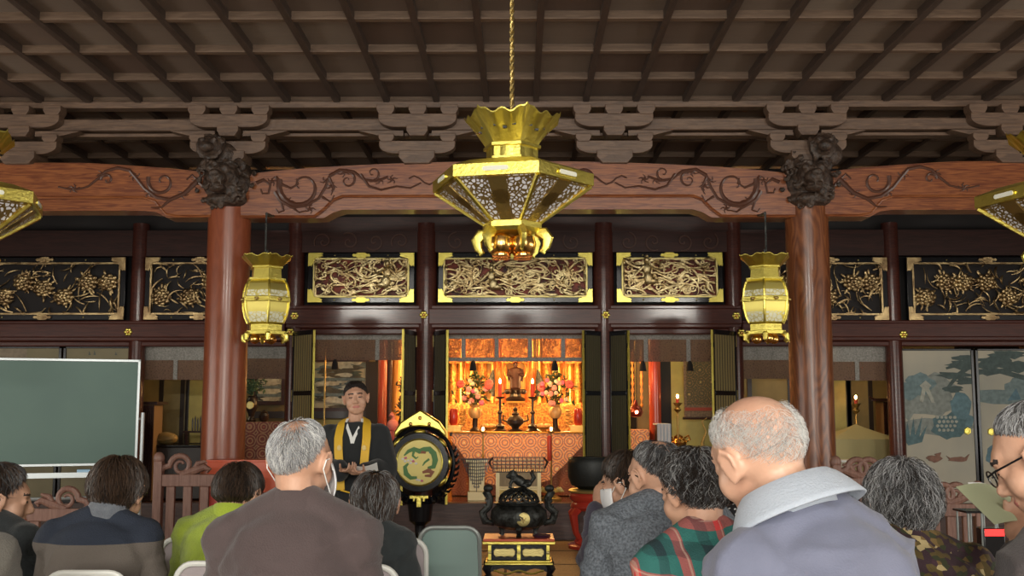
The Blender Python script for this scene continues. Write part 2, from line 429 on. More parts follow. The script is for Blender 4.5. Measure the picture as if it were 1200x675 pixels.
# ------------------------------------------------------------------ rainbow beams with carved vines
def z9(py): return Z_(py, YB)
def x9(px): return at(px, 225, YB).x
def tube9(mb, pts, r0, r1, n=6, y=YB-.135):
    k = len(pts); mb.tube([(x9(px), y, z9(py)) for px, py in pts], [(r0+(r1-r0)*abs(math.sin(PI*i/(k-1)*.5)))*1.25 for i in range(k)], n)
def curl(px, py, r, turns, sg, a0, tail=None, n=22):
    pts = [] if tail is None else list(tail)
    for i in range(n+1):
        t = i/n; a = a0+sg*turns*2*PI*t; rr = r*(1-t*.88); pts.append((px+rr*math.cos(a), py-rr*math.sin(a)))
    return pts
def scrolls(mb, f):
    # f maps a motif x (0 = at the pillar, growing away from it) to the pixel column
    S = lambda pts: [(f(a), b) for a, b in pts]
    big = curl(60, 222, 27, 1.15, 1, PI*.9, None)
    tube9(mb, S(big), .022, .006)
    tube9(mb, S([(8,218),(16,214),(24,220),(22,230),(15,230),(13,225)]), .014, .006)
    tube9(mb, S([(30,228),(36,238),(50,246),(66,244),(80,236),(88,222),(92,210)]), .018, .009)
    tube9(mb, S([(36,236),(40,250),(34,252),(31,248)]), .012, .005)
    tube9(mb, S([(50,246),(58,252),(66,250)]), .011, .004)
    tube9(mb, S([(30,211),(38,220),(48,224),(56,219),(54,213)]), .014, .006)
    tube9(mb, S([(84,234),(94,240),(98,232)]), .011, .004)
    tube9(mb, S([(92,210),(104,203),(120,205),(132,214),(146,216),(160,211)]), .014, .009)
    tube9(mb, S([(92,212),(98,224),(94,232)]), .011, .004)
    tube9(mb, S(curl(113, 215, 10, 1.2, -1, PI*.5)), .011, .004)
    tube9(mb, S(curl(142, 207, 9, 1.1, 1, PI*1.4)), .010, .004)
    tube9(mb, S([(128,208),(138,222),(152,226),(170,222),(186,224),(198,218)]), .012, .006)
    for cx, cy in ((26,216),(46,240),(88,216),(108,206),(150,215),(164,214),(70,248),(94,222)):
        for k in range(5):
            a = k*2*PI/5+cx; tube9(mb, S([(cx,cy),(cx+4*math.cos(a),cy+3*math.sin(a)),(cx+7*math.cos(a+.5),cy+5.5*math.sin(a+.5))]), .009, .003)
beamv = [mt['beam'], mt['vine']]
xa, xb = PL+PRAD*.7, PR-PRAD*.7
mb = MB(); poly = []
for i in range(41):
    t = i/40; poly.append((xa+(xb-xa)*t, z9(209)+(z9(192)-z9(209))*math.sin(PI*t)**.6))
bot = []
for i in range(61):
    t = i/60; u = min(t, 1-t); s = max(0, min(1, (u-.145)/.035)); s = s*s*(3-2*s)
    bot.append((xa+(xb-xa)*t, z9(258)+(z9(248)-z9(258))*s))
mb.prism(poly+bot[::-1], YB-.10, YB+.12)
poly2 = []   # raised face above the lower moulding
for i in range(61):
    t = i/60; u = min(t, 1-t); s = max(0, min(1, (u-.13)/.05)); s = s*s*(3-2*s)
    poly2.append((xa+(xb-xa)*t, z9(256.5)+(z9(233)-z9(256.5))*s))
mb.prism([(p[0], p[1]-.02) for p in poly]+poly2[::-1], YB-.13, YB-.08)
mb.tube([(p[0], YB-.125, p[1]) for p in poly2], .012, 6)
mb.mi = 1
scrolls(mb, lambda a: 297+a); scrolls(mb, lambda a: 917-a)
for s in (1, -1):
    tube9(mb, curl(607+s*75, 213, 12, 1.3, s, 0), .012, .005); tube9(mb, [(607+s*(60+i*6), 215+5*math.sin(i*1.1)) for i in range(12)], .010, .006)
    tube9(mb, curl(607+s*35, 210, 9, 1.2, -s, 1), .010, .004)
t = mb.build('rainbow_beam', beamv, label='wide arched timber beam with carved vines spanning between the two thick pillars', cat='beam', bevel=0, kind='thing')
for s, px, lab in ((-1, PL, 'arched timber beam with carved vines running left from the left pillar'), (1, PR, 'arched timber beam with carved vines running right from the right pillar')):
    mb = MB(); x0 = px+s*PRAD*.7; x1 = px+s*3.9
    P = []
    for i in range(31):
        t = i/30; P.append((x0+(x1-x0)*t, z9(207)+(z9(193)-z9(207))*min(1, t*3.4)**.6))
    B = []; B2 = []
    for i in range(41):
        t = i/40; q = max(0, min(1, (t-.10)/.035)); q = q*q*(3-2*q); B.append((x0+(x1-x0)*t, z9(257)+(z9(249)-z9(257))*q))
        q = max(0, min(1, (t-.09)/.05)); q = q*q*(3-2*q); B2.append((x0+(x1-x0)*t, z9(256)+(z9(234)-z9(256))*q))
    mb.prism(P+B[::-1], YB-.10, YB+.12); mb.prism([(p[0], p[1]-.02) for p in P]+B2[::-1], YB-.13, YB-.08); mb.tube([(p[0], YB-.125, p[1]) for p in B2], .012, 6)
    mb.mi = 1
    e = 244 if s < 0 else 972
    g = lambda a: e+s*a
    S = lambda pts: [(g(a), b) for a, b in pts]
    tube9(mb, S([(6,214),(14,222),(22,230),(38,237),(54,234),(68,224),(78,212),(86,203)]), .018, .012)
    tube9(mb, S(curl(48, 216, 17, 1.1, -1, PI*.1)), .015, .006)
    tube9(mb, S([(0,222),(8,214),(14,208),(20,214)]), .014, .006)
    tube9(mb, S([(86,203),(100,200),(114,204),(122,212),(134,222),(150,226),(168,222)]), .014, .006)
    tube9(mb, S(curl(112, 214, 8, 1.0, 1, 0)), .011, .005); tube9(mb, S([(38,237),(48,246),(60,246)]), .012, .004)
    for cx, cy in ((10,218),(24,231),(80,210),(118,208),(150,224),(62,230)):
        for k in range(5):
            a = k*2*PI/5+cx; tube9(mb, S([(cx,cy),(cx+4*math.cos(a),cy+3*math.sin(a)),(cx+7*math.cos(a+.5),cy+5.5*math.sin(a+.5))]), .009, .003)
    mb.build('rainbow_beam', beamv, label=lab, cat='beam', kind='thing')

# ------------------------------------------------------------------ bracket sets
def bracket(x, label):
    t = top('bracket_set', label, 'bracket', (x, YB, z9(196)), group='stacked timber bracket sets over the beam', kind='thing')
    Zt = ZC-.045
    def masu(mb, cx, z1, w, h, y0, y1):
        mb.prism([(cx-w/2, z1), (cx+w/2, z1), (cx+w/2, z1-h*.5), (cx+w*.34, z1-h), (cx-w*.34, z1-h), (cx-w/2, z1-h*.5)], y0, y1)
    def hiji(mb, cx, z1, hw, h, y0, y1):
        p = [(cx-hw, z1), (cx+hw, z1)]
        for i in range(9):
            a = i/8*PI/2; p.append((cx+hw*.55+hw*.45*math.cos(a), z1-h*.35-h*.65*math.sin(a)))
        for i in range(9):
            a = PI/2-i/8*PI/2; p.append((cx-hw*.55-hw*.45*math.cos(a), z1-h*.35-h*.65*math.sin(a)))
        mb.prism(p, y0, y1)
    mb = MB()
    for d in (-.27, 0, .27): mb = MB(); masu(mb, x+d, Zt, .15, .085, YB-.15, YB-.02); mb.build('bearing_block', mt['bracket'], t, bevel=.004)
    mb = MB(); hiji(mb, x, Zt-.075, .33, .115, YB-.14, YB-.03); mb.build('bracket_arm', mt['bracket'], t, bevel=.004)
    mb = MB(); masu(mb, x, Zt-.18, .18, .09, YB-.16, YB-.02); mb.build('bearing_block', mt['bracket'], t, bevel=.004)
    for s in (-1, 1):
        mb = MB(); mb.prism([(x+s*.50, Zt-.215), (x+s*.12, Zt-.215), (x+s*.12, Zt-.26), (x+s*.34, Zt-.255)], YB-.11, YB); mb.build('side_arm', mt['bracket'], t)
        mb = MB(); masu(mb, x+s*.26, Zt-.25, .13, .07, YB-.15, YB-.02); mb.build('bearing_block', mt['bracket'], t, bevel=.004)
    mb = MB(); hiji(mb, x, Zt-.31, .32, .11, YB-.14, YB-.03); mb.build('bracket_arm', mt['bracket'], t, bevel=.004)
    mb = MB(); masu(mb, x, Zt-.40, .30, .11, YB-.17, YB+.1); mb.build('base_block', mt['bracket'], t, bevel=.004)
bracket(x9(490), 'stacked timber bracket set above the beam, left of the central lantern')
bracket(x9(719), 'stacked timber bracket set above the beam, right of the central lantern')
bracket(PL, 'stacked timber bracket set over the left pillar and its lion head')
bracket(PR, 'stacked timber bracket set over the right pillar and its lion head')
bracket(x9(28), 'stacked timber bracket set near the left edge, above the left hanging lantern')
bracket(x9(1180), 'stacked timber bracket set near the right edge, above the right hanging lantern')

# ------------------------------------------------------------------ lion heads on the pillars
def voxel(mb, name, mats, size, smooth=4, disp=None):
    o = bpy.data.objects.new('tmp', mb.mesh('tmp', mats[0])); COL.objects.link(o)
    r = o.modifiers.new('r', 'REMESH'); r.mode = 'VOXEL'; r.voxel_size = size
    if smooth: s = o.modifiers.new('s', 'SMOOTH'); s.iterations = smooth; s.factor = .5
    me = bpy.data.meshes.new_from_object(o.evaluated_get(bpy.context.evaluated_depsgraph_get()))
    old = o.data; bpy.data.objects.remove(o); bpy.data.meshes.remove(old)
    me.name = name; me.materials.clear()
    for q in mats: me.materials.append(q)
    n = len(me.vertices); co = np.empty(n*3, np.float32); me.vertices.foreach_get('co', co); co = co.reshape(-1, 3)
    if disp:
        nr = np.empty(n*3, np.float32); me.vertices.foreach_get('normal', nr); nr = nr.reshape(-1, 3)
        d = np.array([disp(V(c)) for c in co], np.float32); co = co+nr*d[:, None]; me.vertices.foreach_set('co', co.reshape(-1))
    me.polygons.foreach_set('use_smooth', [True]*len(me.polygons)); me.polygons.foreach_set('material_index', [0]*len(me.polygons)); me.update()
    return me
def lion(px, side, label):
    x = px; y = YB-.16
    mb = MB(); rr = random.Random(11)
    zc = z9(216)
    mb.ell((x, YB-.02, zc), (.23,.24,.22)); mb.ell((x, YB-.05, zc-.16), (.20,.21,.08))
    mb.ell((x+side*.0, YB-.24, zc+.02), (.13,.14,.12)); mb.ell((x-.02, YB-.36, zc-.02), (.085,.09,.06)); mb.ell((x-.02, YB-.33, zc-.10), (.07,.08,.035))
    mb.ell((x-.02, YB-.44, zc+.01), (.045,.03,.03))
    for s in (-1, 1):
        mb.ell((x-.02+s*.065, YB-.34, zc+.07), (.032,.03,.03)); mb.tube([(x+s*.03, YB-.34, zc+.11), (x+s*.08, YB-.32, zc+.125), (x+s*.13, YB-.27, zc+.10)], [.015,.02,.012], 6)
        mb.ell((x+s*.15, YB-.20, zc+.12), (.03,.02,.05))
        mb.tube([(x+s*.03, YB-.42, zc-.055), (x+s*.035, YB-.42, zc-.10)], [.012,.004], 6)
    for k in range(46):
        a = rr.uniform(0, 2*PI); q = rr.uniform(.10, .27); cx = x+q*math.cos(a)*.95; cz = zc+q*math.sin(a); cy = YB-.02-.24*math.sqrt(max(0, 1-(q/.29)**2))
        R = rr.uniform(.022, .036); sg = rr.choice((-1, 1)); a0 = rr.uniform(0, 6)
        mb.tube([(cx+R*(1-i/9*.8)*math.cos(a0+sg*i*.75), cy-.02-.004*i, cz+R*(1-i/9*.8)*math.sin(a0+sg*i*.75)) for i in range(10)], .012, 5)
    # upper creature looking outward
    ux = x-.11 if side < 0 else x+.09; uz = z9(180)
    mb.ell((ux, YB-.22, uz), (.11,.13,.10)); mb.ell((ux-.01, YB-.34, uz-.02), (.06,.06,.045)); mb.ell((ux+.05, YB-.1, uz-.04), (.16,.12,.12))
    for s in (-1, 1): mb.ell((ux+s*.05, YB-.32, uz+.045), .022); mb.ell((ux+s*.10, YB-.22, uz+.05), (.02,.03,.04))
    for k in range(18):
        a = rr.uniform(0, 2*PI); q = .10; cx = ux+q*math.cos(a); cz = uz+q*math.sin(a)*.9; a0 = rr.uniform(0, 6)
        mb.tube([(cx+.028*(1-i/9*.8)*math.cos(a0+i*.8), YB-.27, cz+.028*(1-i/9*.8)*math.sin(a0+i*.8)) for i in range(9)], .01, 5)
    me = voxel(mb, 'lion_head_carving', [mt['lion']], .011, 1)
    o = bpy.data.objects.new('lion_head_carving', me); COL.objects.link(o)
    off = V((x, YB, zc-.2)); me.transform(Matrix.Translation(-off)); o.location = off; tag(o, label, 'carving')
lion(PL, -1, 'dark carved lion heads at the top of the left pillar')
lion(PR, 1, 'dark carved lion heads at the top of the right pillar')

# ------------------------------------------------------------------ gilt openwork transoms
def carve(mb, x0, x1, z0, z1, Y, seed, kind):
    r = random.Random(seed); W = x1-x0; H = z1-z0
    def cl(x, z): return (min(max(x, x0+.012), x1-.012), min(max(z, z0+.012), z1-.012))
    def wisp(x, z, h, ln, w, cur, dcur, y):
        pts = []; rad = []; n = 12
        for i in range(n+1):
            q = cl(x, z); pts.append((q[0], y-.02*math.sin(PI*i/n), q[1])); rad.append(w*(.25+.75*math.sin(PI*min(1, .12+i/n*.95))))
            x += math.cos(h)*ln/n; z += math.sin(h)*ln/n; h += cur; cur += dcur
        mb.tube(pts, rad, 5)
    if kind == 'cloud':
        for k in range(int(100*W)):
            x = r.uniform(x0, x1); z = r.uniform(z0, z1)
            wisp(x, z, r.choice((0, PI))+r.uniform(-.5, .5), r.uniform(.14, .36), r.uniform(.008, .020), r.uniform(-.25, .25), r.uniform(-.05, .05), Y-r.uniform(.0, .05))
        for k in range(int(36*W)):
            x = r.uniform(x0+.03, x1-.03); z = r.uniform(z0+.03, z1-.03); R = r.uniform(.024, .050); sg = r.choice((-1, 1)); a0 = r.uniform(0, 6)
            mb.tube([(*cl(x+R*(1-i/13*.9)*math.cos(a0+sg*i*.6), z+R*(1-i/13*.9)*math.sin(a0+sg*i*.6)),)[:1]+(Y-.045,)+cl(x+R*(1-i/13*.9)*math.cos(a0+sg*i*.6), z+R*(1-i/13*.9)*math.sin(a0+sg*i*.6))[1:] for i in range(13)], .009, 5)
    else:
        for k in range(int(60*W)):
            x = r.uniform(x0, x1); z = r.uniform(z0, z1)
            wisp(x, z, r.uniform(0, 6), r.uniform(.10, .26), r.uniform(.006, .013), r.uniform(-.18, .18), 0, Y-r.uniform(0, .035))
        n = max(2, int(W/.21)); 
        for k in range(n):
            cx = x0+W*(k+.5)/n+r.uniform(-.03, .03); cz = z0+H*r.choice((.33, .62, .5))
            for ring, (q, nn, s) in enumerate(((.085, 9, .032), (.055, 7, .030), (.024, 5, .022))):
                for j in range(nn):
                    a = 2*PI*j/nn+ring; mb.ell((*cl(cx+q*math.cos(a), cz+q*math.sin(a)*.85)[:1], Y-.03-ring*.016, cl(cx, cz+q*math.sin(a)*.85)[1]), (s, s*.5, s*.85), nu=7, nv=5)
            for j in range(7):
                a = r.uniform(0, 6); q = r.uniform(.09, .13); p = cl(cx+q*math.cos(a), cz+q*math.sin(a)); mb.ell((p[0], Y-.02, p[1]), (.032,.008,.014), Matrix.Rotation(-a, 3, 'Y'), nu=7, nv=5)
def celestial(mb, px, py, s, face, Y):
    c = at(px, py, Y); x, z = c.x, c.z
    mb.ell((x, Y-.085, z+.105*s), (.026*s,.026*s,.032*s)); mb.ell((x, Y-.08, z+.14*s), (.018*s,.018*s,.02*s)); mb.tube([(x, Y-.07, z+.09*s), (x, Y-.07, z+.05*s)], [.012*s,.03*s], 8)
    mb.ell((x, Y-.07, z+.02*s), (.042*s,.03*s,.06*s)); mb.ell((x+face*.02, Y-.065, z-.07*s), (.048*s,.035*s,.07*s)); mb.ell((x+face*.06, Y-.06, z-.10*s), (.06*s,.03*s,.035*s))
    mb.tube([(x+face*.03, Y-.08, z+.05*s), (x+face*.09*s, Y-.10, z+.0), (x+face*.14*s, Y-.10, z+.04*s)], [.016*s,.013*s,.008*s], 6)
    mb.tube([(x-face*.03, Y-.08, z+.05*s), (x-face*.08*s, Y-.10, z-.01), (x-face*.12*s, Y-.09, z-.05*s)], [.016*s,.013*s,.008*s], 6)
    for k in range(4):
        mb.tube([(x+face*(.04+i*.045)*s, Y-.07-.005*k, z+(-.10+.05*k+.03*math.sin(i*.9+k))*s) for i in range(10)], [.013*s*(1-i/11) for i in range(10)], 5)
def ranma(px0, px1, py0, py1, seed, kind, label, matc, figs=()):
    x0, x1 = wx(px0, 330), wx(px1, 330); z0, z1 = wz(py1), wz(py0); Y = YW-.02
    t = top('carved_transom', label, 'transom carving', ((x0+x1)/2, Y, z0), group='gilt openwork transoms above the tie beam')
    fw = .055; iw = .05
    mb = MB(); mb.bx(x0, x1, Y-.03, Y+.03, z1-fw, z1); mb.bx(x0, x1, Y-.03, Y+.03, z0, z0+fw); mb.bx(x0, x0+fw, Y-.03, Y+.03, z0+fw, z1-fw); mb.bx(x1-fw, x1, Y-.03, Y+.03, z0+fw, z1-fw)
    fr = mb.build('lacquer_frame', mt['black'], t, bevel=.004)
    mb = MB()
    for xa, xb in ((x0+fw, x1-fw),):
        mb.bx(xa, xb, Y-.042, Y+.02, z1-fw-.018, z1-fw); mb.bx(xa, xb, Y-.042, Y+.02, z0+fw, z0+fw+.018); mb.bx(xa, xa+.018, Y-.042, Y+.02, z0+fw, z1-fw); mb.bx(xb-.018, xb, Y-.042, Y+.02, z0+fw, z1-fw)
    mb.build('gilt_border', mt['goldpale'] if kind == 'cloud' else mt['carved'], t)
    gm = mt['gold'] if kind == 'cloud' else mt['carved']
    for sx in (0, 1):
        for sz in (0, 1):
            X0 = x0 if sx == 0 else x1; Z0 = z0 if sz == 0 else z1; ax = 1 if sx == 0 else -1; az = 1 if sz == 0 else -1
            P = [(0,0),(.16,0),(.15,.02),(.16,.035),(.13,.05),(.08,.06),(.065,.08),(.05,.13),(.035,.15),(.02,.14),(0,.15)]
            mb = MB(); mb.prism([(X0+ax*a, Z0+az*c) for a, c in P], Y-.05, Y-.028); mb.build('corner_fitting', gm, t, bevel=.003)
    for zz in (z0+fw/2, z1-fw/2):
        xm = (x0+x1)/2; mb = MB(); mb.prism([(xm+a*.1, zz+c*.03) for a, c in ((-1,0),(-.85,.6),(-.6,.5),(-.4,1),(.4,1),(.6,.5),(.85,.6),(1,0),(.85,-.6),(.6,-.5),(.4,-1),(-.4,-1),(-.6,-.5),(-.85,-.6))], Y-.052, Y-.028); mb.build('centre_fitting', gm, t, bevel=.003)
    mb = MB()
    for zz in (z0+fw/2, z1-fw/2):
        for f in (.25, .75): mb.ell((x0+(x1-x0)*f, Y-.033, zz), .009, nu=8, nv=6)
    mb.build('stud', mt['goldpale'], t)
    mb = MB(); mb.bx(x0+fw, x1-fw, Y+.02, Y+.03, z0+fw, z1-fw); mb.build('backing', mt['redback'] if kind == 'cloud' else mt['blackwall'], t)
    mb = MB(); carve(mb, x0+fw+.016, x1-fw-.016, z0+fw+.01, z1-fw-.004, Y, seed, kind)
    for f in figs: celestial(mb, f[0], f[1], f[2], f[3], Y)
    mb.build('openwork', matc, t, sharp=60)
ranma(514, 694, 297, 355, 5, 'cloud', 'gilt carved transom over the lit altar bay, flying figure at its left', mt['carve'], ((576, 326, 1.0, 1),))
ranma(362, 486, 297, 355, 8, 'cloud', 'gilt carved transom left of the one over the altar, figure at its right', mt['carve'], ((455, 322, 1.1, -1),))
ranma(722, 846, 297, 355, 9, 'cloud', 'gilt carved transom right of the one over the altar, round headed figure', mt['carve'], ((757, 318, 1.1, 1),))
ranma(172, 300, 302, 375, 12, 'flower', 'dim gilt peony transom cut off by the left pillar', mt['carved'])
ranma(-40, 149, 302, 375, 13, 'flower', 'dim gilt peony transom above the green board, at the left edge', mt['carved'])
ranma(905, 1038, 303, 376, 14, 'flower', 'dim gilt peony transom cut off by the right pillar', mt['carved'])
ranma(1061, 1250, 303, 376, 15, 'flower', 'dim gilt peony transom above the painted sliding doors', mt['carved'])
# ================================================================== hanging lanterns
filig = M('filigree lattice', (.62,.60,.55), .6)
N, L, b = nodes_of(filig)
tc = N.new('ShaderNodeTexCoord'); vo = N.new('ShaderNodeTexVoronoi'); vo.feature = 'DISTANCE_TO_EDGE'; vo.inputs['Scale'].default_value = 42
L.new(tc.outputs['Object'], vo.inputs['Vector'])
fac = math_(N, L, 'GREATER_THAN', vo.outputs['Distance'], .15)
L.new(mix_(N, L, fac, (.36,.25,.10), (.62,.60,.62)), b.inputs['Base Color']); L.new(math_(N, L, 'SUBTRACT', 1.0, fac), b.inputs['Metallic'])

mt['browngold'] = M('brown gilt panel', (.46,.33,.12), .35, .9, bump=(70,.3))
def hexpt(cx, cy, z, r, k, ph): a = ph+k*PI/3; return V((cx+r*math.sin(a), cy-r*math.cos(a), z))
def palace_lantern(label):
    # built about the origin: z = 0 is the rim's lower edge
    t = top('hexagonal_hanging_lantern', label, 'lantern', (0,0,0), group='large hexagonal gilt hanging lanterns')
    ph = math.radians(18)
    R = .445
    mb = MB()
    mb.lathe([(R*.97, .0), (R, .0), (R*1.0, .062), (R*.985, .066)], n=6, ph=ph)
    mb.build('rim_band', mt['gold'], t, sharp=20)
    for k in range(6):
        a = hexpt(0,0,0,R,k,ph); c = hexpt(0,0,0,R,k+1,ph); mid = (a+c)/2; u = (c-a).normalized(); nrm = V((mid.x, mid.y, 0)).normalized()
        for mi_, w, h, d, mm, nm in ((0, .155, .036, .006, 'gold', 'slot_frame'), (0, .135, .024, .010, 'slotw', 'slot_window')):
            mb = MB(); P = []
            for i in range(16):
                q = 2*PI*i/16; P.append((math.copysign(min(abs(math.cos(q))*1.0, 1), math.cos(q))*h/2 + (w/2-h/2)*(1 if math.cos(q) > 0 else -1), math.sin(q)*h/2))
            vs = [mid+u*p+V((0,0,.032+qz))+nrm*d for p, qz in P]+[mid+u*p+V((0,0,.032+qz))-nrm*.02 for p, qz in P]
            mb.add(vs, [tuple(range(16)), tuple(range(31, 15, -1))]+[(i, i+16, (i+1) % 16+16, (i+1) % 16) for i in range(16)])
            if nm == 'slot_window' and 'slotw' not in mt: mt['slotw'] = M('slot paper', (.75,.74,.62), .6)
            mb.build(nm, mt[mm], t)
    mb = MB(); mb.lathe([(R*.985, .066), (.32, .108), (.22, .132), (.150, .148)], n=6, ph=ph); mb.build('roof', mt['gold'], t, sharp=20)
    mb = MB(); mb.lathe([(.150,.145),(.158,.147),(.158,.157),(.143,.160),(.143,.212),(.160,.216),(.160,.232),(.138,.236)], n=6, ph=ph); mb.build('neck', mt['gold'], t, sharp=20)
    # flared scalloped crown, six plates
    for k in range(6):
        a = ph+k*PI/3
        def fn(u, w, a=a):
            z = .230+w*(.150-.011*math.cos(u*2*PI*3.0)*w+.045*abs(2*u-1)**5*w)
            r = .138+w*.095+.035*w*w
            p0 = V((r*math.sin(a), -r*math.cos(a), z)); p1 = V((r*math.sin(a+PI/3), -r*math.cos(a+PI/3), z))
            q = p0.lerp(p1, u); o = V((q.x, q.y, 0)).normalized(); q += o*.016*math.sin(PI*u)*w; q.z = z; return q
        mb = MB(); mb.sheet(fn, 24, 8, thick=(0,0,-.008)); mb.mi = 1; a = ph+k*PI/3+PI/6
        for (u, zz) in ((0, .285), (-.05, .30), (.05, .30)):
            r = .178; mb.cbx((r*math.sin(a)+u*math.cos(a), -r*math.cos(a)+u*math.sin(a), zz+.012), .02, .02, .010)
        mb.build('crown_plate', [mt['gold'], mt['black']], t)
    # tapering lattice bowl
    z1, r1 = -.19, .15
    mb = MB(); mb.lathe([(R*.95, -.002), (r1, z1)], n=6, ph=ph); mb.build('filigree_panel', filig, t, sharp=15)
    for k in range(6):
        mb = MB(); a = hexpt(0,0,-.002,R*.965,k,ph); c = hexpt(0,0,z1,r1*1.03,k,ph); mb.tube([a, c], [.014,.010], 6); mb.build('rib', mt['gold'], t)
        a2 = hexpt(0,0,-.002,R*.965,k+1,ph); c2 = hexpt(0,0,z1,r1*1.03,k+1,ph)
        for u in (.5,):
            mb = MB(); p, q = a.lerp(a2, u), c.lerp(c2, u); tw = (a2-a).normalized(); nn = (q-p).cross(tw).normalized()*.004
            mb.add([p-tw*.05+nn, p+tw*.05+nn, q+tw*.03+nn, q-tw*.03+nn, p-tw*.05-nn, p+tw*.05-nn, q+tw*.03-nn, q-tw*.03-nn], [(0,1,2,3),(7,6,5,4),(0,4,5,1),(1,5,6,2),(2,6,7,3),(3,7,4,0)])
            ac, pc = p.lerp(q, .45), .05
            vs = [ac+tw*pc*math.cos(g)+(q-p).normalized()*pc*math.sin(g)+nn for g in [i*PI/8 for i in range(16)]]; vs += [x-nn*2 for x in vs]
            mb.add(vs, [tuple(range(16)), tuple(range(31,15,-1))]+[(i, i+16, (i+1)%16+16, (i+1)%16) for i in range(16)])
            mb.build('lattice_panel', mt['browngold'], t)
    mb = MB(); mb.lathe([(R*.99, .004), (R*.93, .0), (R*.93, -.012), (R*.97, -.008)], n=6, ph=ph); mb.build('lower_rim', mt['browngold'], t, sharp=20)
    mb = MB(); mb.lathe([(r1, z1+.01), (r1+.012, z1), (r1+.012, z1-.03), (r1-.005, z1-.05), (r1-.03, z1-.055), (.05, z1-.06)], n=6, ph=ph); mb.build('lower_collar', mt['gold'], t, sharp=20)
    for k in range(6):
        a = ph+k*PI/3; o = V((math.sin(a), -math.cos(a), 0))
        mb = MB(); mb.tube([o*(r1-.02)+V((0,0,z1-.045)), o*(r1+.02)+V((0,0,z1-.055)), o*(r1+.045)+V((0,0,z1-.085)), o*(r1+.035)+V((0,0,z1-.13)), o*(r1+.015)+V((0,0,z1-.155)), o*(r1+.03)+V((0,0,z1-.165))], [.02,.036,.032,.022,.016,.008], 8, flat=.6); mb.build('curled_foot', mt['gold'], t)
        a += PI/6; o = V((math.sin(a), -math.cos(a), 0))*.085
    for k in range(4):
        a = ph+k*PI/2+.5; o = V((math.sin(a), -math.cos(a), 0))*.082
        mb = MB(); mb.lathe([(.0, -.070), (.050,-.066), (.050,-.056), (.042,-.052), (.062,-.032), (.070, 0), (.060,.035), (.03,.055), (0,.06)], o+V((0,0,z1-.115)), 20); mb.build('bell', mt['goldo'], t)
    # twisted cord to the ceiling
    H = ZC+.062-(Z_(222, 5.7)+.24) ; mb = MB()
    z0 = .24
    for s in (0, PI): mb.tube([(.007*math.cos(s+i*.9), (.007*math.sin(s+i*.9)), z0+(H)*i/110) for i in range(111)], .0075, 6)
    mb.build('twisted_cord', mt['browngold'], t)
    mb = MB(); mb.lathe([(.13,.15),(.13,.215),(.03,.24),(.0,.245)], n=12); mb.build('inner_dome', mt['gold'], t)
    return t
lc = at(600, 222, 5.7)
lan = palace_lantern('large hexagonal gilt hanging lantern in the centre of the hall'); lan.location = lc
for px, lab in ((-46, 'large hexagonal gilt lantern cut off by the left edge of the photo'), (1246, 'large hexagonal gilt lantern cut off by the right edge of the photo')):
    p = at(px, 235 if px < 0 else 237, 5.7)
    c = clone(lan, p, None, lab)
    c.location.z = lc.z-.09

# barrel shaped wall lanterns hung before the pillars
def barrel_lantern(label):
    t = top('barrel_hanging_lantern', label, 'lantern', (0,0,0), group='small gilt barrel lanterns before the pillars')
    ph = math.radians(20); n = 6
    # z = 0 bottom of the body
    mb = MB(); prof = [(.150,.00),(.175,.05),(.192,.12),(.196,.19),(.190,.26),(.175,.315),(.150,.345)]
    mb.lathe(prof, n=n, ph=ph); mb.build('barrel', mt['lanpanel'], t, sharp=20)
    for k in range(6):
        mb = MB(); mb.tube([hexpt(0,0,z,r*1.005,k,ph) for r, z in prof], .010, 6); mb.build('rib', mt['gold'], t)
    mb = MB(); mb.lathe([(.203,.165),(.207,.17),(.207,.205),(.203,.21)], n=n, ph=ph); mb.build('waist_band', mt['gold'], t, sharp=20)
    for k in range(6):
        a = ph+PI/6+k*PI/3; r = .207*math.cos(PI/6)+.003; mb = MB(); o = V((math.sin(a), -math.cos(a), 0)); u = V((math.cos(a), math.sin(a), 0))
        mb.ell(o*r+V((0,0,.187)), (.02,.02,.014)); mb.build('badge', mt['browngold'], t)
    mb = MB(); mb.lathe([(.155,.34),(.165,.345),(.165,.36),(.128,.365),(.124,.44),(.138,.444),(.138,.458),(.12,.46)], n=n, ph=ph); mb.build('neck', mt['gold'], t, sharp=20)
    for k in range(6):
        a = ph+k*PI/3
        def fn(u, w, a=a):
            z = .455+w*(.085-.010*math.cos(u*4*PI)*w+.02*abs(2*u-1)**5*w); r = .125+w*.095
            p0 = V((r*math.sin(a), -r*math.cos(a), z)); p1 = V((r*math.sin(a+PI/3), -r*math.cos(a+PI/3), z)); q = p0.lerp(p1, u); q.z = z; return q
        mb = MB(); mb.sheet(fn, 20, 5, thick=(0,0,-.006)); mb.build('crown_plate', mt['gold'], t)
    mb = MB(); mb.lathe([(.150,.01),(.158,.0),(.140,-.012),(.140,-.06),(.175,-.066),(.175,-.09),(.12,-.092)], n=n, ph=ph); mb.build('base', mt['gold'], t, sharp=20)
    for k in range(6):
        a = ph+k*PI/3; o = V((math.sin(a), -math.cos(a), 0)); mb = MB(); mb.tube([o*.15+V((0,0,-.08)), o*.18+V((0,0,-.10)), o*.185+V((0,0,-.135)), o*.165+V((0,0,-.150))], [.02,.024,.018,.010], 8); mb.build('foot', mt['gold'], t)
    for k in range(3):
        a = ph+k*2*PI/3+.3; o = V((math.sin(a), -math.cos(a), 0))*.08; mb = MB(); mb.ell(o+V((0,0,-.125)), (.042,.042,.04)); mb.build('bell', mt['goldo'], t)
    mb = MB(); mb.tube([(0,0,.46),(0,0,.60)], .008, 6); 
    for s in (-1, 1): mb.tube([(s*.10,0,.50),(s*.05,0,.545),(0,0,.56)], .006, 6)
    mb.build('hanging_rod', mt['bronze'], t)
    return t
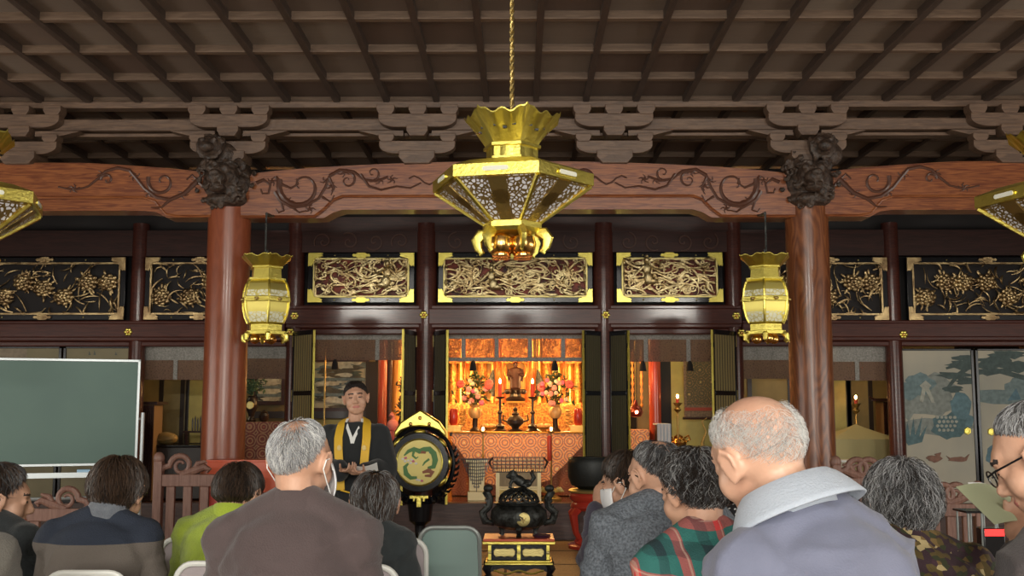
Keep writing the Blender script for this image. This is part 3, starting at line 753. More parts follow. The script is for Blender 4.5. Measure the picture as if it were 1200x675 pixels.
lp = M('barrel lantern panel', (.80,.70,.22), .42, .8); N, L, b = nodes_of(lp)
tc = N.new('ShaderNodeTexCoord'); vo = N.new('ShaderNodeTexVoronoi'); vo.feature = 'DISTANCE_TO_EDGE'; vo.inputs['Scale'].default_value = 30; L.new(tc.outputs['Object'], vo.inputs['Vector'])
sp = N.new('ShaderNodeSeparateXYZ'); L.new(tc.outputs['Object'], sp.inputs[0])
w1 = math_(N, L, 'GREATER_THAN', math_(N, L, 'SINE', math_(N, L, 'MULTIPLY', sp.outputs[2], 36)), .1)
fac = math_(N, L, 'MULTIPLY', math_(N, L, 'GREATER_THAN', vo.outputs['Distance'], .07), w1)
L.new(mix_(N, L, fac, (.82,.70,.20), (.78,.76,.56)), b.inputs['Base Color']); L.new(math_(N, L, 'SUBTRACT', 1.0, math_(N, L, 'MULTIPLY', fac, .9)), b.inputs['Metallic'])
mt['lanpanel'] = lp
YL = 8.62
bl = barrel_lantern('gilt barrel shaped lantern hanging beside the left pillar')
def place_bar(o, px):
    p = at(px, 381, YL); o.location = (p.x, YL, Z_(379, YL))
place_bar(bl, 311)
for k in kids(bl): pass
blr = clone(bl, (0,0,0), math.radians(-36), 'gilt barrel shaped lantern hanging beside the right pillar'); place_bar(blr, 898)
for px in (311, 898):
    p = at(px, 300, YL); mb = MB(); mb.tube([(p.x, YL, Z_(379,YL)+.585), (p.x, YL, z9(256)-.02), (p.x, YB-.10, z9(256)+.0)], .008, 6); mb.tube([(p.x,YL,z9(256)-.03),(p.x,YL+.12,z9(256)-.025),(p.x,YL+.3,z9(256)+.01)], .012, 6)
    mb.build('lantern_hook', mt['bronze'], label='thin dark iron hook under the big beam, holding the %s barrel lantern' % ('left' if px < 500 else 'right'), cat='hook')

# ================================================================== doors of the sanctuary
slat = M('gilt slatted door panel', (.17,.13,.06), .45, .4); N, L, b = nodes_of(slat)
tc = N.new('ShaderNodeTexCoord'); sp = N.new('ShaderNodeSeparateXYZ'); L.new(tc.outputs['Object'], sp.inputs[0])
doorN = [0]
def door(px_hinge, px_free, Yf, label, bright=False, extra=None):
    a = V((wx(px_hinge), YW-.06, 0)); c = V((X_(px_free, Yf), Yf, 0)); d = c-a; w = d.length; ang = math.atan2(d.y, d.x)
    doorN[0] += 1
    t = top('folding_shutter', label, 'door', (a.x, a.y, PLAT+.02), ang, group='black lacquer folding doors with gilt slats', kind='thing')
    h = wz(388)-PLAT-.03; s = .035
    mb = MB()
    mb.bx(0, s, -.010, .010, 0, h); mb.bx(w-s, w, -.010, .010, 0, h)
    for z in (0, .42, h*.62, h-.05): mb.bx(s, w-s, -.0095, .0095, z, z+.05)
    mb.build('lacquer_stile', mt['black'], t, bevel=.004, local=True)
    mb = MB(); n = 8
    for i in range(n):
        x = s+(w-2*s)*(i+.5)/n; mb.bx(x-(w-2*s)/n*.30, x+(w-2*s)/n*.30, -.008, .008, .47, h-.05)
    mb.build('slat', mt['doorslat_b' if bright else 'doorslat'], t, local=True)
    mb = MB(); mb.bx(s, w-s, -.004, .004, .02, h-.03); mb.build('panel', mt['doorback'], t, local=True)
    mb = MB()
    for zc_, hh in ((h*.96, .07), (h*.80, .18), (h*.55, .20), (h*.33, .12), (.12, .12)):
        mb.bx(w-.010, w+.003, -.012, .012, zc_-hh/2*1.9, min(h, zc_+hh/2*1.9)); 
    mb.bx(w-.006, w+.001, -.0105, .0105, .02, h-.01)
    mb.build('edge_fitting', mt['gold'], t, local=True)
    mb = MB()
    for zc_ in (h*.97-.05, h*.62, .35): mb.bx(-.002, .014, -.013, .013, zc_-.06, zc_+.06)
    mb.build('hinge', mt['goldpale'], t, local=True)
mt['doorslat'] = M('door slats', (.10,.085,.045), .4, .3); mt['doorslat_b'] = M('bronze door slats', (.42,.33,.15), .4, .5); mt['doorback'] = M('door panel dark', (.022,.02,.014), .4)
door(345, 367.5, 11.1, 'slatted folding door with gilt edge, left of the mural bay', True)
door(488, 472, 11.0, 'dark folding door on the left side of the post behind the drum')
door(509, 524, 11.1, 'dark folding door on the right side of the post behind the drum')
door(705, 683.5, 11.2, 'dark folding door at the right side of the lit altar bay, above the bowl gong')
door(713, 737, 11.2, 'dark folding door with gilt edge left of the hanging brocade bay')
door(861, 835, 11.1, 'slatted folding door with gilt edge right of the hanging brocade bay', True)

# reed blinds with grey borders
gauze = M('thin reed blind', (.16,.09,.06), .8, alpha=.72, var=(60,(.22,.13,.085))); 
gauzec = M('thin reed blind sheer', (.25,.15,.09), .8, alpha=.30)
bandm = M('grey checked border cloth', (.36,.34,.31), .9, var=(70,(.20,.19,.17)))
def blind(pa, pb, pt, p1, p2, p3, ribs, tas, label, sheer=False, tz=12, Yc=11.62):
    x0, x1 = X_(pa, Yc), X_(pb, Yc); zf = lambda p: Z_(p, Yc)
    t = top('reed_blind', label, 'blind', ((x0+x1)/2, Yc, zf(p3)), group='rolled reed blinds under the tie beam')
    wav = lambda x: .006*math.sin(x*38)
    mb = MB(); mb.sheet(lambda u, w: (x0+(x1-x0)*u, Yc+wav(x0+(x1-x0)*u)*.5, zf(pt)+(zf(p3)-zf(pt))*w), 30, 2, thick=(0,.004,0)); mb.build('reed_screen', gauzec if sheer else gauze, t)
    mb = MB(); mb.sheet(lambda u, w: (x0+(x1-x0)*u, Yc-.008+wav(x0+(x1-x0)*u), zf(pt)+(zf(p1)-zf(pt))*w), 60, 2, thick=(0,.003,0)); mb.build('top_border', bandm, t)
    if p2: mb = MB(); mb.bx(x0, x1, Yc-.01, Yc-.002, zf(p3), zf(p2)); mb.build('lower_border', bandm if sheer else mt['dark'], t)
    for r_ in ribs:
        x = X_(r_, Yc); mb = MB(); mb.bx(x-.022, x+.022, Yc-.012, Yc-.006, zf(p3), zf(p1)); mb.build('ribbon', bandm, t)
    for r_ in tas:
        x = X_(r_, Yc); mb = MB(); mb.lathe([(.006,0),(.02,-.01),(.03,-.04),(.04,-tz/109)], (x, Yc-.02, zf(p3)+.01), 10); mb.build('tassel', mt['tassel'], t)
mt['tassel'] = M('black silk tassel', (.015,.012,.012), .9)
blind(525, 684, 391, 397, 419, 423.5, (543, 582, 621, 660), (554.5, 650), 'sheer reed blind across the lit altar bay', True)
blind(368, 476, 391, 398, None, 422, (442,), (393,), 'brown reed blind above the standing man')
blind(736, 836, 391, 398, None, 424, (757, 807), (753, 808), 'brown reed blind of the bay right of the altar')
blind(162, 242, 405, 422, None, 445, (206,), (), 'brown reed blind between the green board and the left pillar')
blind(288, 336, 392, 420, None, 444, (), (), 'narrow brown reed blind right of the left pillar')
blind(868, 925, 403, 422, None, 444, (), (), 'narrow brown reed blind left of the right pillar')
blind(974, 1052, 405, 424, None, 446, (1004, 1046), (), 'brown reed blind left of the painted sliding doors')

# ================================================================== painted sliding doors
def fusuma(pa, pb, pt, pb_, label, shapes, ground, handle=None):
    Yf = YW-.0; x0, x1 = wx(pa, 480), wx(pb, 480); z0, z1 = wz(pb_), wz(pt)
    t = top('painted_sliding_door', label, 'sliding door', ((x0+x1)/2, Yf, z0), group='sliding doors painted with a garden', kind='thing')
    mb = MB(); mb.bx(x0, x1, Yf-.010, Yf+.012, z0, z1)
    mats = [ground]; d = .0105
    for col, polys in shapes:
        mm = M('paint', col, .75, var=(24, tuple(c*.72 for c in col))); mats.append(mm); mb.mi = len(mats)-1
        for P in polys:
            Q = [(wx(px, py), wz(py)) for px, py in P]; Q = [(min(max(a, x0+.002), x1-.002), min(max(c_, z0+.002), z1-.002)) for a, c_ in Q]
            mb.prism(Q, Yf-d-.0008, Yf-.009); d += .0004
    mb.build('painted_panel', mats, t)
    mb = MB(); e = .030
    mb.bx(x0, x0+e, Yf-.022, Yf+.022, z0, z1); mb.bx(x1-e, x1, Yf-.022, Yf+.022, z0, z1); mb.bx(x0, x1, Yf-.022, Yf+.022, z0, z0+e); mb.bx(x0, x1, Yf-.022, Yf+.022, z1-.02, z1)
    mb.build('black_frame', mt['black'], t, bevel=.003)
    if handle:
        c = at(handle[0], handle[1], Yf-.02); mb = MB(); mb.lathe([(0,.004),(.022,.004),(.026,.012),(.036,.012),(.044,0)], (c.x, Yf-.012, c.z), 6, R=Matrix.Rotation(PI/2, 3, 'X')); mb.build('pull', mt['gold'], t)
def blob(cx, cy, rx, ry, n=16, j=.25, seed=1):
    r = random.Random(seed); return [(cx+rx*(1+r.uniform(-j, j))*math.cos(2*PI*i/n), cy+ry*(1+r.uniform(-j, j))*math.sin(2*PI*i/n)) for i in range(n)]
fg = M('painted paper', (.44,.39,.30), .7, var=(1.6,(.34,.325,.27)))
pine = (.075,.105,.10)
sh1 = [((.25,.27,.245), [blob(1095, 455, 26, 16, seed=2), blob(1060, 470, 16, 22, seed=3), blob(1085, 475, 40, 12, seed=4), blob(1100, 500, 45, 10, seed=9)]),
       ((.17,.24,.25), [blob(1078, 450, 17, 12, seed=6), blob(1064, 458, 12, 12, seed=7)]),
       ((.13,.22,.25), [blob(1125, 478, 14, 17, seed=8), blob(1130, 492, 10, 10, seed=10)]),
       ((.10,.17,.185), [blob(1109, 499, 20, 15, seed=5), [(1059,515),(1063,495),(1066,512),(1070,490),(1072,510),(1080,488),(1077,512),(1086,498),(1080,518),(1064,522)]]),
       (pine, [blob(1128, 428, 22, 5, 22, .35, 11), blob(1118, 440, 20, 4, 22, .35, 12), blob(1136, 420, 18, 4, 22, .3, 13), blob(1116, 456, 12, 4, 18, .3, 14), blob(1132, 447, 12, 4, 18, .3, 18), [(1142,424),(1120,438),(1108,455),(1111,456),(1124,441),(1142,430)]]),
       ((.40,.40,.34), [[(1077,470),(1080,455),(1077,452),(1084,446),(1091,452),(1088,455),(1095,472),(1091,472),(1084,458),(1081,472)]]+[blob(1098+5*(i % 5)+2*(i//5 % 2), 489+5*(i//5), 2, 1.8, 8, .2, 30+i) for i in range(19)]),
       ((.24,.12,.085), [blob(1094, 537, 8, 4, seed=15), [(1094,532),(1102,530),(1100,536)], blob(1122, 538, 11, 3, seed=16), [(1128,538),(1135,532),(1131,540)], [(1112,536),(1108,534),(1113,539)]])]
fusuma(1054, 1143, 409, 596, 'painted sliding door with a stone lantern, a flowering bush and two ducks', sh1, fg, (1134, 505))
sh2 = [((.18,.235,.235), [blob(1175, 465, 40, 10, seed=21), blob(1192, 455, 14, 12, seed=22)]),
       ((.11,.19,.23), [blob(1164, 535, 9, 13, seed=23), blob(1168, 525, 7, 6, seed=24), [(1180,470),(1190,455),(1196,468)]]),
       (pine, [blob(1165, 424, 22, 7, 22, .35, 25), blob(1190, 430, 20, 6, 22, .35, 26), blob(1158, 436, 16, 4, 22, .3, 27), blob(1180, 416, 22, 5, 22, .3, 28), [(1146,426),(1200,440),(1200,446),(1146,431)]]),
       ((.45,.46,.46), [[(1166,490),(1174,486),(1184,489),(1180,493),(1172,492)]])]
fusuma(1145, 1262, 409, 597, 'painted sliding door with a spreading pine, at the right edge', sh2, fg, (1162, 506))
fgl = M('old gold painted paper', (.26,.22,.13), .7, var=(2,(.20,.17,.10)))
shl = [((.12,.13,.11), [[(104,416),(105,411),(107,416)], [(110,416),(111,410),(113,416)], [(135,416),(136,412),(138,416)]])]
fusuma(-60, 70, 406, 589, 'gold paper sliding door behind the left half of the green board', [((.30,.24,.17), [[(-50,408),(32,408),(32,420),(-50,420)]])], fgl)
fusuma(72, 158, 406, 589, 'gold paper sliding door behind the right half of the green board', shl, fgl)
mb = MB(); mb.bx(wx(158), wx(165), YW-.02, YW+.05, PLAT+.01, wz(406)); mb.build('door_jamb', mt['dark'], kind='structure')
mb = MB(); mb.bx(wx(1049), wx(1054), YW-.02, YW+.05, PLAT+.01, wz(406)); mb.build('door_jamb', mt['dark'], kind='structure')
mb = MB(); mb.bx(XL, wx(165), YW-.02, YW+.06, PLAT+.01, wz(589.5)); mb.bx(wx(1049), XR, YW-.02, YW+.06, PLAT+.01, wz(597.5)); struct(mb, 'trim_8', [mt['dark']])

# ================================================================== green board on a stand
YBd = 8.55
def board():
    a = at(-75, 480, 8.25); c = at(163, 480, 8.75)
    d = V((c.x-a.x, c.y-a.y, 0)); w = d.length; ang = math.atan2(d.y, d.x)
    zt = Z_(421.5, 8.75, 163)-.0; zb = Z_(545, 8.75, 163)
    t = top('green_chalkboard', 'large green chalkboard with aluminium frame on a wheeled stand', 'chalkboard', (a.x, a.y, 0), ang)
    mb = MB(); mb.bx(.02, w-.02, -.008, .012, zb+.02, zt-.02); g = mb.build('writing_surface', M('green board enamel', (.075,.135,.115), .55, var=(2.2,(.085,.15,.125))), t, local=True)
    mb = MB(); mb.bx(0, w, -.018, .022, zt-.022, zt); mb.bx(0, w, -.018, .022, zb, zb+.022); mb.bx(0, .022, -.018, .022, zb, zt); mb.bx(w-.022, w, -.018, .022, zb, zt); mb.build('aluminium_frame', mt['alu'], t, bevel=.003, local=True)
    mb = MB(); mb.bx(.0, w-.1, -.10, -.0, zb-.085, zb-.070); mb.bx(.0, w-.1, -.105, -.092, zb-.085, zb-.045); mb.build('chalk_tray', mt['alu'], t, local=True)
    mb = MB(); mb.bx(w-.45, w-.28, -.08, -.03, zb-.070, zb-.035); o = mb.build('felt_eraser', M('pale blue eraser', (.35,.55,.72), .7), None, 'pale blue board eraser lying in the chalk tray', 'eraser') if False else None
    mb = MB()
    for x in (w+.03, -.03): mb.tube([(x, 0, .08), (x, 0, zb+.42)], .016, 10)
    mb.tube([(w-.02,0,zb+.42-.05),(w+.04,0,zb+.42-.05)], .01, 6); mb.tube([(w-.02,0,zb+.03),(w+.04,0,zb+.03)], .012, 6); mb.tube([(-.03,0,zb-.25),(w+.03,0,zb-.25)], .014, 8)
    mb.build('upright', mt['alu'], t, local=True)
    for x in (w+.03, -.03):
        mb = MB(); mb.tube([(x, -.30, .075), (x, 0, .11), (x, .30, .075)], .016, 8); mb.build('foot_bar', mt['alu'], t, local=True)
        for y in (-.30, .30):
            mb = MB(); mb.lathe([(0,-.012),(.034,-.012),(.036,0),(.034,.012),(0,.012)], (x, y, .038), 16, R=Matrix.Rotation(PI/2, 3, 'Y')); mb.build('caster', mt['black'], t, local=True)
    # eraser is a thing of its own, resting in the tray
    R = Matrix.Rotation(ang, 3, 'Z'); p = V((a.x, a.y, 0))+R @ V((w-.36, -.055, zb-.069))
    e = top('board_eraser', 'pale blue board eraser lying in the chalk tray', 'eraser', p, ang)
    mb = MB(); mb.bx(-.085,.085,-.03,.025,.018,.045); mb.build('eraser_back', M('pale blue plastic', (.30,.50,.68), .5), e, bevel=.004, local=True)
    mb = MB(); mb.bx(-.08,.08,-.028,.023,0,.018); mb.build('felt_pad', M('dark felt', (.1,.11,.15), .9), e, local=True)
mt['alu'] = M('aluminium', (.42,.45,.46), .4, .6)
board()

# ================================================================== carved lattice screens
scrm = M('weathered brown screen wood', (.16,.075,.055), .5, grain=(5,(12,12,1),(.22,.115,.085),1), bump=(20,.2))
def screen(pa, pb, ptop, Y, label, flip=False, ystep=0, scroll='both'):
    x0, x1 = X_(pa, Y, 560), X_(pb, Y, 560); zt = Z_(ptop, Y)
    t = top('lattice_screen', label, 'low screen', ((x0+x1)/2, Y, 0))
    P = lambda mb, nm: mb.build(nm, scrm, t, bevel=.005)
    mb = MB(); mb.bx(x0, x0+.065, Y-.035, Y+.035, .0, zt+.10); P(mb, 'post'); mb = MB(); mb.bx(x1-.065, x1, Y-.035, Y+.035, 0, zt+.02); P(mb, 'post')
    mb = MB(); mb.bx(x0+.065, x1-.065, Y-.03, Y+.03, zt-.09, zt); P(mb, 'top_rail')
    mb = MB(); mb.bx(x0+.065, x1-.065, Y-.025, Y+.025, .30, .36); P(mb, 'middle_rail'); mb = MB(); mb.bx(x0+.065, x1-.065, Y-.025, Y+.025, .06, .13); P(mb, 'bottom_rail')
    n = max(3, int((x1-x0)/.15)); w = x1-x0-.13
    for i in range(n):
        x = x0+.065+w*(i+.5)/n; mb = MB(); mb.bx(x-.032, x+.032, Y-.018, Y+.018, .13, zt-.09); P(mb, 'slat')
    for s, xe in ((1, x0), (-1, x1)):
        if scroll == 'left' and s < 0: continue
        if scroll == 'right' and s > 0: continue
        mb = MB(); 
        pts = [(xe+s*(.03+.004*i), Y, zt+.10-.002*i) for i in range(2)]
        R = .085; cx, cz = xe+s*.20, zt+.065
        sp_ = [(cx-s*(R*(1-i/26*.72))*math.cos(i*.34), Y, cz+(R*(1-i/26*.72))*math.sin(i*.34)) for i in range(27)]
        mb.tube([(xe+s*.03, Y, zt-.01), (xe+s*.06, Y, zt+.05)]+sp_, [.022,.026]+[.026-.0006*i for i in range(27)], 8)
        mb.tube([(xe+s*.20, Y, zt-.01), (xe+s*.31, Y, zt+.03), (xe+s*.38, Y, zt+.055), (xe+s*.42, Y, zt+.035), (xe+s*.40, Y, zt+.015)], [.03,.034,.028,.02,.012], 8)
        mb.tube([(xe+s*.28, Y, zt+.0), (xe+s*.33, Y, zt+.085), (xe+s*.39, Y, zt+.10)], [.02,.022,.01], 8)
        mb.ell((xe+s*.03, Y, zt+.12), (.045,.035,.05))
        P(mb, 'carved_scroll')
screen(181, 300, 556, 8.3, 'brown lattice screen with carved scroll end, in front of the left pillar', scroll='left')
screen(-70, 112, 596, 7.85, 'low brown screen with carved scroll end under the green board', scroll='right')
screen(975, 1048, 560, 8.3, 'brown lattice screen with carved scroll behind the gold patterned blouse', scroll='both')
screen(1074, 1150, 590, 8.1, 'brown lattice screen with curled scroll in front of the painted sliding doors', scroll='both')

# red lacquer table behind the screen
t = top('red_table', 'orange red lacquer table standing behind the brown lattice screen', 'table', (X_(288, 8.75), 8.75, 0))
x0, x1 = X_(246, 8.6), X_(345, 8.6)
zt = Z_(541, 8.6)
mb = MB(); mb.bx(x0, x1, 8.6, 8.62, zt-.24, zt); mb.bx(x0, x0+.02, 8.62, 8.78, zt-.24, zt); mb.bx(x1-.02, x1, 8.62, 8.78, zt-.24, zt); mb.build('front_panel', mt['redtop'], t, bevel=.004)
mb = MB(); mb.bx(x0-.01, x1+.01, 8.59, 8.79, zt, zt+.012); mb.build('table_top', mt['redtop'], t)
for x in (x0+.05, x1-.05):
    mb = MB(); mb.bx(x-.045, x+.045, 8.63, 8.72, .0, zt-.24); mb.build('leg', mt['red'], t, bevel=.006)

# ================================================================== black wire stand with red light
Y = 6.6; x = X_(1143, Y); zt = Z_(597, Y)
t = top('wire_stand', 'black wire stand with a glowing red strip beside the papers', 'stand', (x, Y, 0))
mb = MB(); mb.bx(x-.14, x+.14, Y-.1, Y+.1, zt-.012, zt); mb.build('shelf', mt['black'], t, bevel=.003)
for dx in (-.12, -.04, .04, .12):
    for dy in (-.08, .08): mb = MB(); mb.tube([(x+dx, Y+dy, 0), (x+dx, Y+dy, zt-.01)], .006, 6); mb.build('rod', mt['greybr'], t)
mb = MB(); mb.bx(x-.13, x+.13, Y-.09, Y+.09, zt-.33, zt-.31); mb.build('lower_shelf', mt['black'], t)
mb = MB(); mb.bx(x-.035, x+.09, Y-.09, Y+.02, zt-.31, zt-.10); mb.build('device', mt['black'], t, bevel=.005)
mb = MB(); mb.bx(x-.03, x+.085, Y-.094, Y-.088, zt-.145, zt-.105); mb.build('red_display', M('red display', (.7,.03,.02), .4, emit=((1,.03,.03), 1.6)), t, label='glowing red strip')
# ================================================================== drum
def drum():
    Y = 10.0; c = at(493, 541, Y); k = 1/126.0; R3 = Matrix.Rotation(PI/2, 3, 'X')
    t = top('gilt_drum', 'black and gilt temple drum with a painted dragon skin, on a post stand', 'drum', (c.x, Y, 0))
    cx, cz = c.x, c.z
    def disc(mb, r0, r1, y0, y1, n=48): mb.lathe([(r0, 0), (r1, 0), (r1, y1-y0), (r0, y1-y0)], (cx, y1, cz), n, R=R3)
    mb = MB(); mb.lathe([(.215,0),(.262,.01),(.272,.05),(.272,.22),(.262,.26),(0,.26)], (cx, Y+.13, cz), 48, R=R3); mb.build('barrel', mt['black'], t)
    mb = MB(); mb.lathe([(0,0),(.198,0),(.204,-.004),(.204,-.03)], (cx, Y-.128, cz), 48, R=Matrix.Rotation(PI/2, 3, 'X')); 
    # painted skin: gold ground, dragon and clouds as thin raised paint
    yf = Y-.134
    mb = MB(); mb.lathe([(0,.0),(.200,.0),(.206,-.012),(.206,-.03)], (cx, yf, cz), 48, R=R3)
    def P(pts, r, mi): mb.mi = mi; mb.tube([(cx+a, yf-.002, cz+b_) for a, b_ in pts], r, 6, flat=.25)
    dr = [(-.02,-.135),(-.075,-.14),(-.12,-.10),(-.13,-.04),(-.10,-.01)]; P(dr, [.012,.02,.026,.02,.010], 1)
    P([(-.14,.06),(-.10,.10),(-.05,.12),(0,.10),(.04,.115),(.09,.12),(.13,.08),(.145,.02),(.13,-.04),(.08,-.05)], [.006,.018,.022,.026,.026,.028,.03,.03,.024,.014], 1)
    P([(-.05,.10),(-.06,.06),(-.03,.035),(-.01,.05)], [.014,.012,.01,.005], 1); P([(.09,.03),(.05,.0),(.03,-.03)], [.012,.01,.005], 1)
    P([(-.01,.095),(.03,.10),(.06,.09)], [.02,.024,.015], 2); P([(.03,-.09),(.08,-.075),(.12,-.09),(.10,-.12),(.05,-.12)], [.012,.022,.026,.018,.010], 2); P([(.08,-.04),(.10,-.08)], [.008,.02], 2)
    P([(.09,.10),(.12,.095)], [.022,.02], 3)
    for (a, b_) in ((-.15,.03),(-.125,.04),(-.10,.015),(-.13,.01),(-.08,-.005),(-.055,.01),(-.03,-.01),(-.07,.025),(0,-.16),(.025,-.165),(-.02,-.155)):
        mb.mi = 4 if (int(a*1000) % 2) else 5; mb.ell((cx+a, yf-.002, cz+b_), (.014,.003,.011), nu=8, nv=6)
    mb.build('painted_skin', [M('gold drum skin', (.72,.60,.20), .5, .2), M('dragon green', (.09,.22,.07), .6), M('dragon brown', (.28,.10,.05), .6), M('dragon blue', (.12,.22,.42), .6), M('cloud pink', (.60,.16,.25), .6), M('cloud white', (.75,.7,.62), .6)], t)
    mb = MB(); mb.tube([(cx+.208*math.cos(a*PI/24), Y-.136, cz+.208*math.sin(a*PI/24)) for a in range(48)], .007, 6, closed=True); mb.build('skin_ring', mt['gold'], t)
    # outer ring frame
    mb = MB(); mb.tube([(cx+.30*math.cos(a*PI/24), Y, cz+.335*math.sin(a*PI/24)-.02) for a in range(48)], .022, 8, closed=True)
    for a in range(40):
        q = a*2*PI/40; 
        if math.sin(q) < .35: mb.tube([(cx+.32*math.cos(q), Y, cz+.35*math.sin(q)-.02), (cx+.35*math.cos(q+.06), Y, cz+.38*math.sin(q+.06)-.02), (cx+.355*math.cos(q+.13), Y, cz+.375*math.sin(q+.13)-.02)], [.016,.013,.005], 6)
    mb.build('carved_ring_frame', mt['black'], t)
    for q in (0, 40, 90, 140, 180, 320, 220):
        a = math.radians(q); mb = MB(); R = Matrix.Rotation(-a+PI/2, 3, 'Y'); mb.ell((cx+.272*math.cos(a), Y-.10, cz+.275*math.sin(a)), (.055,.035,.022), R); mb.build('edge_fitting', mt['gold'], t)
    # crown cap
    P_ = [(-.235,.22),(-.232,.28),(-.18,.36),(-.09,.42),(0,.475),(.09,.42),(.18,.36),(.232,.28),(.235,.22),(.17,.285),(.09,.315),(0,.325),(-.09,.315),(-.17,.285)]
    mb = MB(); mb.prism([(cx+a, cz+b_) for a, b_ in P_], Y-.11, Y+.05); mb.build('crown_cap', mt['gold'], t, bevel=.014)
    mb = MB()
    for a, b_ in ((-.085,.345),(.085,.345),(0,.40)): mb.ell((cx+a, Y-.118, cz+b_), (.018,.014,.018))
    mb.build('stud', mt['goldo'], t)
    mb = MB(); mb.bx(cx-.085, cx+.085, Y-.15, Y-.10, cz-.325, cz-.295); mb.bx(cx-.022, cx+.022, Y-.155, Y-.10, cz-.40, cz-.30); mb.bx(cx-.055, cx-.035, Y-.155, Y-.10, cz-.35, cz-.3); mb.bx(cx+.035, cx+.055, Y-.155, Y-.10, cz-.35, cz-.3); mb.build('lower_fitting', mt['gold'], t, bevel=.004)
    mb = MB(); mb.lathe([(.15,.10),(.16,.05),(.09,.10),(.06,.16),(.045,.22),(.05,.30),(.10,.34),(.12,cz-.38),(.05,cz-.30)][1:], (cx, Y, 0), 16)
    for s in (-1, 1):
        for i in range(5): mb.tube([(cx+s*(.04+.05*i), Y-.02, cz-.33-.0*i+.008*i*i), (cx+s*(.07+.05*i), Y-.04, cz-.37+.01*i*i), (cx+s*(.05+.05*i), Y-.02, cz-.40+.01*i*i)], [.02,.022,.01], 6)
    mb.build('post', mt['black'], t)
    for a in range(4):
        q = a*PI/2+PI/4; mb = MB(); d = V((math.cos(q), math.sin(q), 0)); p = V((cx, Y, 0)); mb.tube([p+d*.04+V((0,0,.17)), p+d*.14+V((0,0,.15)), p+d*.20+V((0,0,.07)), p+d*.27+V((0,0,.024))], [.03,.03,.026,.022], 8); f = mb.build('foot', mt['black'], t)
        mb = MB(); mb.ell(p+d*.26+V((0,0,.03)), (.035,.035,.028)); mb.build('gilt_toe', mt['gold'], f)
    mb = MB(); mb.bx(cx-.11, cx-.04, Y-.10, Y-.06, .13, .24); mb.bx(cx+.04, cx+.11, Y-.10, Y-.06, .13, .24); mb.build('gilt_bracket', mt['gold'], t, bevel=.005)
drum()

